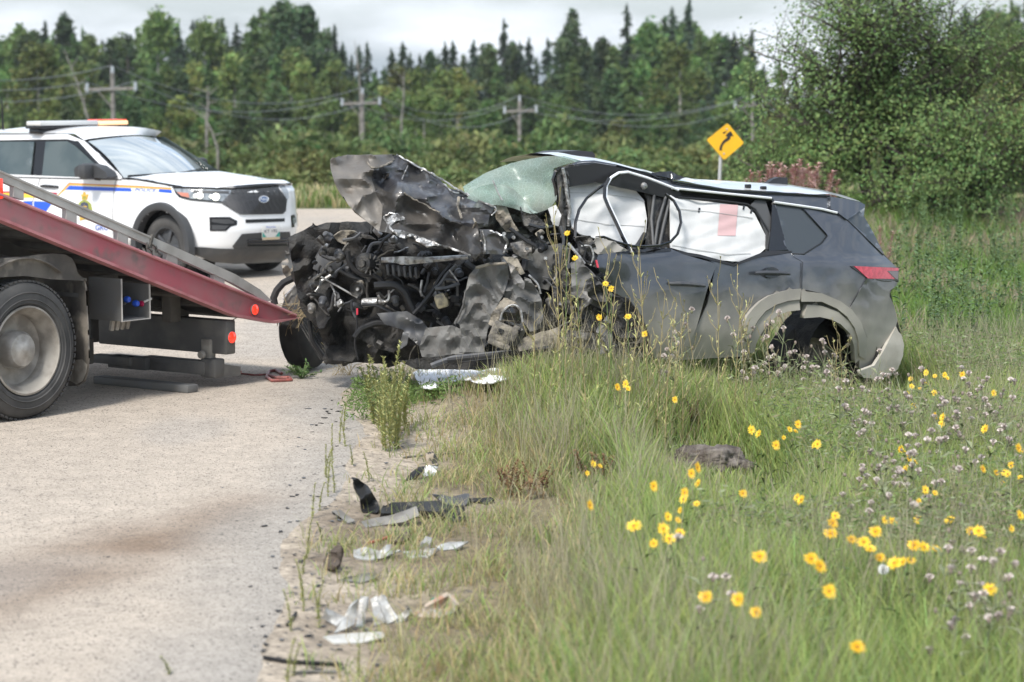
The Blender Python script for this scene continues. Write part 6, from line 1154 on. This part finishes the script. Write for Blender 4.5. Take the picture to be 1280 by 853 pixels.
for ti, (x, y) in enumerate(TL):
    if ti % 4 == 2: continue
    hh = RNG.uniform(.48, .72); p = GR(x, y, hh)
    if wreck_foot(p.x, p.y): 
        q = LY(x, y, 17.9 if x < 1000 else 18.2); p = q; hh = max(.35, p.z-gz(p.x, p.y))
    k = RNG.randrange(4); s = hh/.56; lc = (p.x, p.y, gz(p.x, p.y)); tlb = ('tall' if hh > .6 else 'low')+' greyish thistle with fluffy seed heads '+('before the front door of the wreck' if x < 880 else 'before the rear wheel arch of the wreck' if x < 1060 and y < 465 else 'beside the rear bumper of the wreck' if y < 480 and x < 1125 else 'between the rear bumper and the yellow blooms' if y < 520 and x < 1180 else 'in the upper patch at the right edge' if y < 540 else 'in the middle of the grassy slope' if y < 620 else 'low in the grass nearest the camera')
    if not used[k]: o = TH[k]; o.location = lc; o.scale = (1.1, 1.1, s); used[k] = True
    else: o = dup(TH[k], lc, RNG.random()*6.28, (1.1, 1.1, s))
    o['label'] = tlb
# tall stalks before the wreck's door
TW = []
for k in range(3):
    t = proto('tall_weed', 'tall thin pale weed stalk with side shoots before the wreck door', 'weed', 'tall weed stalks in front of the wreck'); mb = MB(); pts = stem(mb, 1.0, .10, .0045); lf = MB()
    for j in range(11):
        b = pts[1+j % 6]; a = RNG.random()*6.28; q = b+Vector((cos(a)*.09, sin(a)*.09, RNG.uniform(.10, .22))); mb.tube([b, b.lerp(q, .5)+Vector((cos(a)*.02, sin(a)*.02, 0)), q], .0022, 4)
        for _ in range(4): leaf_at(lf, b.lerp(q, RNG.random()), (cos(a)+RNG.uniform(-.8, .8), sin(a)+RNG.uniform(-.8, .8), .9), RNG.uniform(.02, .05), .005)
    for j in range(14): a = RNG.random()*6.28; leaf_at(lf, pts[j % 6], (cos(a), sin(a), .9), RNG.uniform(.04, .08), .006)
    mb.build('stem', strawm, t); lf.build('leaves', yelgr, t); TW.append(t)
used = [False]*3
for i, (x, y, Y) in enumerate([(706, 276, 16.6), (714, 300, 16.4), (722, 345, 16.5), (752, 318, 16.7), (765, 352, 16.4), (780, 372, 16.3), (812, 312, 16.8), (818, 345, 16.5), (828, 366, 16.2), (838, 380, 16.2), (790, 395, 16.0), (846, 392, 16.4), (740, 380, 16.0), (674, 405, 16.4), (690, 420, 16.2), (905, 352, 17.2), (925, 372, 17.0), (938, 362, 17.2), (860, 400, 16.6), (880, 415, 16.8), (950, 395, 17.3), (1048, 425, 17.8), (1060, 418, 17.9), (972, 405, 17.5)]):
    p = LY(x, y, Y); g = gz(p.x, Y); hh = p.z-g; k = i % 3
    if not used[k]: o = TW[k]; o.location = (p.x-.03, Y, g); o.scale = (.9, .9, hh); used[k] = True
    else: o = dup(TW[k], (p.x-.03, Y, g), RNG.random()*6.28, (.9, .9, hh))
    o['label'] = 'tall thin pale weed stalk with side shoots before the '+('torn front pillar of the wreck' if x < 730 else 'front edge of the wreck door' if x < 785 else 'front door handle of the wreck' if x < 870 else 'rear door of the wreck' if x < 960 else 'rear wheel arch of the wreck')
def one_flower(x, y, Y, lb):
    p = LY(x, y, Y); g = gz(p.x, Y); t = thing('yellow_flower', lb, 'flower', (p.x, Y, g)); b = Vector((p.x+RNG.uniform(-.05, .05), Y+.03, g)); mb = MB().tube([b, b.lerp(p, .5)+Vector((.015, 0, 0)), p], [.004, .003, .0022], 5); lf = MB()
    mb.build('stem', green_l, t)
    for i in range(8): a = RNG.random()*6.28; leaf_at(lf, b.lerp(p, RNG.random()*.8), (cos(a), sin(a), .7), RNG.uniform(.05, .10), .008)
    lf.build('leaves', yelgr, t); bloom(t, p, (RNG.uniform(-.5, .5), -.8, RNG.uniform(.2, .9)), .024)
for x, y, Y, lb in ((709, 292, 16.3, 'single yellow bloom high on a stalk before the torn front pillar'), (719, 323, 16.3, 'tiny yellow bloom before the torn hinge below the tall one'), (757, 355, 16.2, 'left one of two yellow blooms before the front door edge'), (764, 361, 16.2, 'right one of two yellow blooms before the front door edge'), (749, 397, 16.0, 'yellow bloom before the dark gap under the wreck door'), (785, 396, 16.0, 'yellow bloom before the lower edge of the front door'), (806, 418, 16.0, 'low yellow bloom before the sill of the wreck')): one_flower(x, y, Y, lb)
# yellow green spikes at the edge of the road
SW = []
for k in range(3):
    t = proto('spiky_weed', 'yellow green upright spiky weed growing along the road edge', 'weed', 'upright weeds along the road edge'); mb = MB(); lf = MB()
    pts = stem(mb, .40, .06, .003)
    for j in range(130):
        u = RNG.random()**.8; i = min(5, int(u*6)); b = pts[i].lerp(pts[i+1], u*6-i); a = RNG.random()*6.28; leaf_at(lf, b, (cos(a), sin(a), 1.2), RNG.uniform(.02, .055)*(1.2-.7*u), .005)
    mb.build('stem', green_l, t); lf.build('leaves', yelgr, t); SW.append(t)
used = [False]*3
for i, (x, y, base) in enumerate([(476, 447, 540), (484, 430, 548), (490, 436, 556), (496, 442, 545), (503, 452, 540), (470, 470, 530), (482, 462, 565), (497, 470, 560), (466, 440, 505), (425, 500, 555), (432, 490, 540), (420, 520, 585), (412, 545, 600), (405, 560, 620), (395, 585, 640), (390, 600, 650), (414, 572, 618), (436, 515, 560), (372, 690, 748), (380, 700, 760), (392, 712, 775), (365, 720, 790), (402, 725, 782), (376, 640, 700), (384, 655, 715), (410, 560, 596), (370, 770, 840), (398, 640, 676), (462, 560, 600), (443, 540, 580), (360, 800, 860), (442, 800, 850), (214, 810, 842), (470, 500, 545), (510, 505, 545)]):
    p = GR(x, base, .0); q = LY(x, y, p.y); hh = q.z-gz(p.x, p.y); k = i % 3; s = hh/.40
    for j in range(3 if i < 9 else 1):
        lc = (p.x+RNG.uniform(-.03, .03), p.y+RNG.uniform(-.08, .08), gz(p.x, p.y)-.01); sc = ((1.3 if i < 9 else .6),)*2+(s*RNG.uniform(.6, 1.05),)
        if not used[k]: o = SW[k]; o.location = lc; o.scale = sc; used[k] = True
        else: o = dup(SW[k], lc, RNG.random()*6.28, sc)
        o['label'] = 'yellow green upright weed '+('in the tall cluster before the engine bay' if i < 9 else 'on the road edge between engine bay and debris' if base < 600 else 'on the road edge beside the black bumper pieces' if base < 690 else 'on the road edge left of the metal fins' if base < 800 else 'on the gravel nearest the camera')
# meadow weeds
MW = []
for k in range(4):
    t = proto('leafy_weed', 'tall dark green leafy weed standing in the meadow behind the wreck', 'weed', 'leafy weeds in the meadow'); mb = MB(); lf = MB(); pts = stem(mb, .85, .06, .006)
    for j in range(46): u = RNG.random()**.7; i = min(5, int(u*6)); b = pts[i].lerp(pts[i+1], u*6-i); a = RNG.random()*6.28; leaf_at(lf, b, (cos(a), sin(a), .7-.5*RNG.random()), RNG.uniform(.07, .15)*(1.25-.7*u), .016)
    mb.build('stem', green_l, t); lf.build('leaves', mat('weed_leaf', (.095, .17, .060), .6, c2=(.13, .21, .075), sc=7) if k % 2 == 0 else MATS['weed_leaf'], t); MW.append(t)
used = [False]*4
for i in range(240):
    Y = 21+17*RNG.random()**.8; x = RNG.uniform(1118, 1300); X = (x-640)/3000*Y; k = i % 4; lc = (X, Y, gz(X, Y)-.02); s = RNG.uniform(.55, 1.15)
    if NV(X, Y*.5, .55, 61) > .12: continue
    if not used[k]: o = MW[k]; o.location = lc; o.scale = (s,)*3; used[k] = True
    else: o = dup(MW[k], lc, RNG.random()*6.28, s)
    o['label'] = ('tall' if s > .85 else 'short')+' dark green leafy weed in the '+('near' if Y < 26 else 'middle' if Y < 32 else 'far')+' meadow '+('beside the wreck tail' if x < 1165 else 'midway between wreck and picture edge' if x < 1235 else 'at the right picture edge')
FW = []
for k in range(3):
    t = proto('fireweed', 'reddish pink fireweed spire seen over the roof of the wreck', 'plant', 'fireweed behind the wreck roof'); mb = MB(); pk = MB(); lf = MB(); pts = stem(mb, 1.4, .10, .006)
    for j in range(190):
        u = .45+.55*RNG.random(); i = min(5, int(u*6)); b = pts[i].lerp(pts[i+1], u*6-i); a = RNG.random()*6.28; leaf_at(pk, b, (cos(a), sin(a), .6), RNG.uniform(.05, .13)*(1.6-u), .008)
    for j in range(30): u = .7*RNG.random(); i = min(5, int(u*6)); b = pts[i]; a = RNG.random()*6.28; leaf_at(lf, b, (cos(a), sin(a), .2), RNG.uniform(.08, .14), .013)
    mb.build('stem', dock, t); lf.build('leaves', green_l, t); pk.build('flower_spire', pinkm, t); FW.append(t)
for i, (x, y) in enumerate([(945, 214), (952, 206), (960, 216), (968, 208), (974, 198), (981, 204), (988, 212), (994, 208), (1002, 199), (1009, 208), (1016, 214), (1023, 206), (1030, 214), (938, 218), (1036, 220), (1100, 288), (1106, 292), (948, 210), (964, 212), (970, 203), (984, 200), (991, 204), (998, 203), (1005, 204), (1012, 210), (1019, 209), (1026, 211), (956, 210), (1000, 212)]):
    y += RNG.uniform(-5, 9); x += RNG.uniform(-4, 4); Y = RNG.uniform(27, 31); p = LY(x, y, Y); g = gz(p.x, Y); s = (p.z-g)/1.4; k = i % 3
    if i < 3: o = FW[k]; o.location = (p.x, Y, g); o.scale = (s*1.1, s*1.1, s)
    else: dup(FW[k], (p.x, Y, g), RNG.random()*6.28, (s*1.1, s*1.1, s))
# dried dock, turf lump, rock, green sprig, dandelion clock
def dry_plant(px, py, w, h, n, lb, m, seed):
    p = GR(px, py); r = random.Random(seed); t = thing('dock_plant', lb, 'plant', (p.x, p.y, gz(p.x, p.y))); mb = MB(); sd = MB()
    for _ in range(n):
        b = p+Vector((r.uniform(-w, w)*.6, r.uniform(-.1, .1), 0)); b.z = gz(b.x, b.y); q = b+Vector((r.uniform(-w, w)*.5, r.uniform(-.1, .1), h*r.uniform(.5, 1))); mb.tube([b, b.lerp(q, .5)+Vector((0, 0, .03)), q], .0025, 4)
        for _ in range(22): leaf_at(sd, b.lerp(q, r.uniform(.3, 1)), (r.uniform(-1, 1), r.uniform(-1, 1), r.uniform(-.2, 1)), r.uniform(.012, .035), .007)
    tag(mb.build('stem', dock, t), kind='stuff'); tag(sd.build('seed_leaves', m, t), kind='stuff')
dry_plant(655, 622, .22, .22, 26, 'rust brown dried dock plant in the grass right of the black bumper piece', dock, 3); dry_plant(742, 600, .15, .20, 14, 'smaller brown dried plant in the grass left of the turf lump', dock, 4); dry_plant(868, 545, .12, .28, 16, 'dark olive dead plant standing just behind the turf lump', mat('dead_olive', (.085, .075, .04), .9, c2=(.13, .11, .06), sc=12), 6); dry_plant(910, 548, .10, .22, 10, 'dark dead stalks right behind the turf lump', MATS['dead_olive'], 8)
def lump(name, lb, cat, px, py, sx, sy, sz, m, seed):
    c = GR(px, py); bm = bmesh.new(); bmesh.ops.create_icosphere(bm, subdivisions=4, radius=1)
    for v in bm.verts:
        n = noise.noise(v.co*1.6+Vector((seed, 0, 0))); n2 = noise.noise(v.co*4.5+Vector((0, seed, 0))); n3 = noise.noise(v.co*11+Vector((0, 0, seed))); k = 1+.38*n-.42*abs(n2)+.16*n3; v.co = Vector((v.co.x*sx*k, v.co.y*sy*k, max(-.3, v.co.z)*sz*k))
    me = bpy.data.meshes.new(name); bm.to_mesh(me); bm.free(); me.shade_smooth(); o = from_mesh(name, me, m, None, (c.x, c.y, gz(c.x, c.y)+sz*.25)); tag(o, lb, cat)
lump('turf_lump', 'dark grey brown lump of torn turf lying in the grass', 'turf lump', 884, 584, .28, .20, .13, mat('torn_turf', (.085, .068, .057), .95, c2=(.20, .175, .155), sc=7, c3=(.04, .032, .028), sc3=12, bump=.9, bsc=28), 2.2); lump('roadside_rock', 'pale grey rock half hidden in grass below the rear door', 'rock', 905, 492, .10, .10, .13, mat('rock_grey', (.30, .29, .27), .9, c2=(.22, .21, .19), sc=9, bump=.5), 5.1)
p = GR(378, 474); t = thing('leafy_sprig', 'fresh green leafy sprig lying at the foot of the torn front wheel', 'plant', p); mb = MB(); lf = MB(); r_ = random.Random(12)
for _ in range(26):
    a = r_.random()*6.28; q = p+Vector((cos(a)*r_.uniform(.05, .17), sin(a)*.10, r_.uniform(.03, .14))); mb.tube([p, p.lerp(q, .6)+Vector((0, 0, .02)), q], .0025, 4)
    for _ in range(10): leaf_at(lf, p.lerp(q, r_.uniform(.25, 1)), (r_.uniform(-1, 1), r_.uniform(-1, 1), r_.uniform(-.1, 1)), r_.uniform(.02, .05), .008)
mb.build('stem', green_l, t); lf.build('leaves', mat('sprig_leaf', (.10, .19, .05), .55, c2=(.07, .14, .035), sc=20), t)
p = GR(430, 470); t = thing('dead_sprig', 'dry brown twiggy weed under the wreck beside the green sprig', 'plant', p); mb = MB()
for _ in range(22): q = p+Vector((r_.uniform(-.2, .2), r_.uniform(-.1, .1), r_.uniform(.05, .3))); mb.tube([p+Vector((r_.uniform(-.1, .1), 0, 0)), p.lerp(q, .6)+Vector((0, 0, .03)), q], .0022, 4)
mb.build('stem', strawm, t)
c = GR(1104.5, 712, .42); t = thing('dandelion_clock', 'round white seed head standing alone among the yellow flowers', 'flower', (c.x, c.y, gz(c.x, c.y))); mb = MB(); mb.tube([(c.x, c.y, gz(c.x, c.y)), c], .003, 5).build('stem', green_l, t); mb = MB()
for u in unit(150): u = Vector(u); v = u.orthogonal().normalized()*.004; mb.add([c+v*.3, c-v*.3, c+u*.024-v, c+u*.024+v], [(0, 1, 2, 3)])
mb.build('seed_head', white_s, t, flat=True)
# ================================================================ DEBRIS
d_black = mat('debris_black', (.014, .014, .015), .45, c2=(.028, .028, .027), sc=7, spec=.3); d_grey = mat('debris_grey', (.22, .21, .19), .6, c2=(.14, .13, .115), sc=9, bump=.2); d_silver = mat('debris_silver', (.50, .50, .48), .45, .25, c2=(.30, .29, .27), sc=12, bump=.3); d_dark = mat('debris_turf', (.07, .052, .04), .95, c2=(.12, .095, .075), sc=12, bump=.8)
zD = lambda *q: [(330+x/2.751, 540+y/2.751) for x, y in q]
def scrap(name, label, cat, q, m, thick=.02, tilt=.7, bow=.02, parts=(), sp=5, base=None):
    q = zD(*q); yb_ = max(y for x, y in q); xb = sum(x for x, y in q)/len(q); g = GR(xb, yb_); sd = RNG.random()*50
    def l(x, y):
        p = LY(x, y, g.y); hz = p.z-g.z; Y = g.y+hz*tilt*2.0; p = LY(x, y, Y); k = noise.noise(Vector((x*.06, y*.06, sd)))
        p = LY(x, y, Y+bow*k*2); z0 = gz(p.x, p.y)+.004
        if p.z < z0: p = GR(x, y, .006)
        return p
    V, T = tri2d(q, sp); c = sum((l(x, y) for x, y in V), Vector())/len(V); o = panel(name, q, l, m, None, sp, thick=thick, loc=(c.x, g.y, g.z)); o.modifiers[0].offset = 1 if False else -1; tag(o, label, cat); return o
scrap('bumper_fragment', 'upright curved black plastic fin at the left of the bumper pieces', 'car debris', ((300, 155), (320, 160), (358, 186), (385, 230), (400, 264), (388, 278), (342, 276), (330, 235), (318, 195)), d_black, .02, .25, .05)
scrap('bumper_fragment', 'long flat black bumper piece lying across the shoulder', 'car debris', ((403, 262), (440, 242), (520, 240), (600, 236), (625, 250), (690, 258), (692, 300), (655, 310), (615, 290), (600, 275), (540, 272), (470, 280), (403, 280)), d_black, .03, .8, .04)
scrap('bumper_fragment', 'grey topped black trim piece on the right end of the long bumper piece', 'car debris', ((588, 218), (610, 215), (645, 224), (690, 212), (706, 212), (704, 236), (692, 254), (626, 250), (605, 236)), mat('debris_dark_grey', (.06, .062, .065), .45), .03, .5, .03)
scrap('trim_strip', 'thin black trim strip sticking into the grass right of the bumper pieces', 'car debris', ((704, 228), (792, 225), (786, 236), (764, 250), (745, 240), (704, 240)), d_black, .015, .8)
scrap('metal_strip', 'dusty grey curved strip in front of the long black bumper piece', 'car debris', ((334, 308), (380, 296), (430, 288), (480, 272), (524, 255), (534, 288), (480, 310), (400, 322), (350, 328)), d_grey, .015, .5, .03)
scrap('metal_strip', 'short brownish strip left of the dusty grey curved strip', 'car debris', ((233, 272), (262, 267), (312, 306), (290, 314)), d_grey, .015, .8)
scrap('metal_scrap', 'crumpled silver sheet scraps left of the bent silver bracket', 'car debris', ((308, 405), (350, 396), (398, 410), (420, 388), (438, 386), (432, 408), (470, 406), (440, 420), (390, 442), (340, 438), (308, 430)), d_silver, .012, .6, .05)
scrap('metal_scrap', 'bent silver bracket with an upright tab on the shoulder', 'car debris', ((478, 412), (530, 404), (556, 358), (578, 364), (566, 400), (602, 406), (566, 430), (500, 432)), d_silver, .015, .5, .05)
scrap('metal_scrap', 'flat pale grey scrap lying right of the bent silver bracket', 'car debris', ((588, 392), (640, 378), (704, 376), (660, 402), (610, 408)), d_silver, .012, .8, .03)
scrap('metal_scrap', 'flat grey scrap on the gravel above the fanned metal fins', 'car debris', ((255, 508), (330, 490), (384, 480), (394, 500), (332, 520)), d_grey, .012, .9, .02)
t_ = [((198, 640), (215, 605), (278, 636), (250, 668)), ((240, 692), (298, 602), (326, 574), (312, 660), (284, 676)), ((316, 672), (330, 568), (354, 566), (347, 666)), ((366, 576), (387, 563), (417, 655), (386, 666)), ((388, 568), (407, 560), (462, 640), (426, 662)), ((438, 656), (490, 610), (508, 618), (470, 656))]
for q, lb in zip(t_, ('leftmost flat fin of the fanned silver metal fins', 'slanted dark edged fin second from left of the fanned fins', 'upright narrow fin in the middle of the fanned fins', 'upright wide fin right of the middle gap of the fanned fins', 'long slanting fin on the right of the fanned fins', 'small pointed fin at the right end of the fanned fins')): scrap('metal_fin', lb, 'car debris', q, d_silver, .012, .35, .03, sp=4)
scrap('crumpled_bag', 'crumpled beige packet with a teal corner right of the metal fins', 'litter', ((505, 622), (560, 600), (600, 580), (632, 564), (660, 590), (656, 620), (600, 642), (530, 636)), mat('packet_beige', (.46, .37, .29), .7, c2=(.32, .31, .28), sc=14, c3=(.50, .27, .17), sc3=10, bump=.4), .02, .6, .08, sp=3)
scrap('teal_scrap', 'tiny teal green scrap on top of the crumpled beige packet', 'litter', ((574, 576), (582, 570), (597, 574), (594, 588), (580, 588)), mat('teal_plastic', (.02, .22, .14), .5), .008, .4)
scrap('white_strip', 'pale flat strip lying below the fanned metal fins', 'car debris', ((203, 704), (240, 698), (300, 692), (410, 687), (416, 706), (322, 727), (240, 726)), mat('strip_pale', (.56, .55, .51), .6, c2=(.40, .39, .36), sc=10), .012, .9, .02)
mi = scrap('mirror_fragment', 'broken mirror piece with pale glass lying before the grass', 'car debris', ((543, 134), (568, 114), (598, 120), (592, 150), (546, 152)), mat('mirror_pale', (.52, .53, .54), .25, .4), .02, .4, .02, sp=3)
scrap('mirror_fragment', 'curved black arm left of the broken mirror piece', 'car debris', ((484, 168), (500, 145), (530, 121), (556, 117), (540, 140), (505, 164)), d_black, .02, .5, .02); scrap('mirror_fragment', 'tan and black bracket standing on top of the broken mirror piece', 'car debris', ((556, 72), (582, 67), (598, 94), (597, 118), (560, 116)), mat('bracket_tan', (.34, .28, .21), .7, c2=(.03, .03, .03), sc=22, lo=.48, hi=.54), .02, .3, .03, sp=3)
scrap('turf_chunk', 'dark clod of soil at the road edge above the metal fins', 'soil clod', ((203, 440), (225, 412), (250, 415), (262, 450), (240, 474), (206, 470)), d_dark, .05, .4, .08, sp=4); scrap('turf_chunk', 'brown flat clod behind the bent silver bracket', 'soil clod', ((438, 384), (470, 352), (502, 338), (500, 362), (470, 384)), d_dark, .03, .6, .05, sp=4)
def stick(lb, q, r, m, nm='trim_strip'):
    P = [GR(x, y, r*1.1) for x, y in resample(zD(*q), 6, False)]; tag(MB().tube(P, r, 6).build(nm, m), lb, 'car debris')
stick('long thin dark strip lying lowest on the gravel at the road edge', ((0, 776), (90, 790), (180, 796), (268, 800)), .010, d_black); stick('thin grey stick lying in the dry grass behind the mirror piece', ((478, 88), (560, 80), (660, 72), (750, 66)), .006, d_grey, 'stick'); stick('short red plastic rod below the dusty grey strip', ((360, 382), (400, 372), (436, 358)), .008, mat('red_plastic', (.40, .10, .07), .5), 'plastic_rod'); stick('dull dark strip lying just below the long thin strip', ((100, 828), (170, 824), (250, 826)), .007, d_grey)
stick('dark thin strip on the soil left of the metal fins', ((80, 664), (98, 640), (110, 622)), .008, d_black)
# white cloth under the wreck
CQ = [(516, 466), (528, 459), (548, 456), (575, 460), (600, 464), (622, 458), (645, 457), (668, 448), (690, 441), (694, 448), (676, 456), (652, 466), (628, 476), (604, 480), (584, 474), (562, 478), (545, 486), (526, 484)]
clo = panel('white_cloth', CQ, lambda x, y: GR(x, y, .07+.06*noise.noise(Vector((x*.04, y*.10, 3)))+.035*abs(noise.noise(Vector((x*.12, y*.2, 6))))+.012*noise.noise(Vector((x*.3, y*.3, 2)))), mat('white_cloth', (.84, .85, .87), .95), None, 3, thick=.01, loc=GR(600, 470)); tag(clo, 'crumpled white cloth lying on the grass under the torn front end', 'cloth')
# small shards strewn on the road
SH = []
for k in range(5):
    r_ = random.Random(k); n = 7; pl_ = [Vector((cos(2*pi*i/n)*r_.uniform(.015, .06), sin(2*pi*i/n)*r_.uniform(.008, .03), r_.uniform(0, .008))) for i in range(n)]
    o = MB().prism(pl_, (0, 0, .006)).build('plastic_shard', d_black if k < 3 else mat('shard_grey', (.10, .105, .11), .5) if k == 3 else MATS['shard_grey'], None, (0, 0, 0), flat=True); tag(o, 'small dark shard of broken plastic strewn on the gravel road', 'plastic shard', 'plastic shards strewn over the road'); SH.append(o)
_n = 0; r_ = random.Random(4)
while _n < 190:
    if r_.random() < .72: y = r_.uniform(500, 850); x = 430-(y-500)*.16+r_.gauss(6, 44)
    else: x, y = r_.uniform(0, 420), r_.uniform(505, 850)
    if x < 0 or x > 520: continue
    p = GR(x, y); z = max(.005, gz(p.x, p.y)+.004) if p.x < road_edge(p.y) else gz(p.x, p.y)+.004; s = r_.uniform(.10, .48)*(1.2 if x > 300 else .55)
    if _n < 5: o = SH[_n]; o.location = (p.x, p.y, z); o.rotation_euler.z = r_.random()*6.28; o.scale = (s,)*3
    else: dup(SH[_n % 5], (p.x, p.y, z), r_.random()*6.28, s)
    _n += 1
# ================================================================ AIR
hm = bpy.data.materials.new('haze'); hm.use_nodes = True; hn = hm.node_tree; hn.nodes.remove(hn.nodes['Principled BSDF']); pv = hn.nodes.new('ShaderNodeVolumePrincipled'); pv.inputs['Density'].default_value = .0002; pv.inputs['Color'].default_value = (.92, .95, 1, 1); pv.inputs['Anisotropy'].default_value = .2
hn.links.new(pv.outputs[0], hn.nodes['Material Output'].inputs['Volume'])
hz = MB().box((0, 440, 8), (860, 920, 44)).build('haze', hm, None, (0, 440, -14), flat=True); tag(hz, kind='stuff')
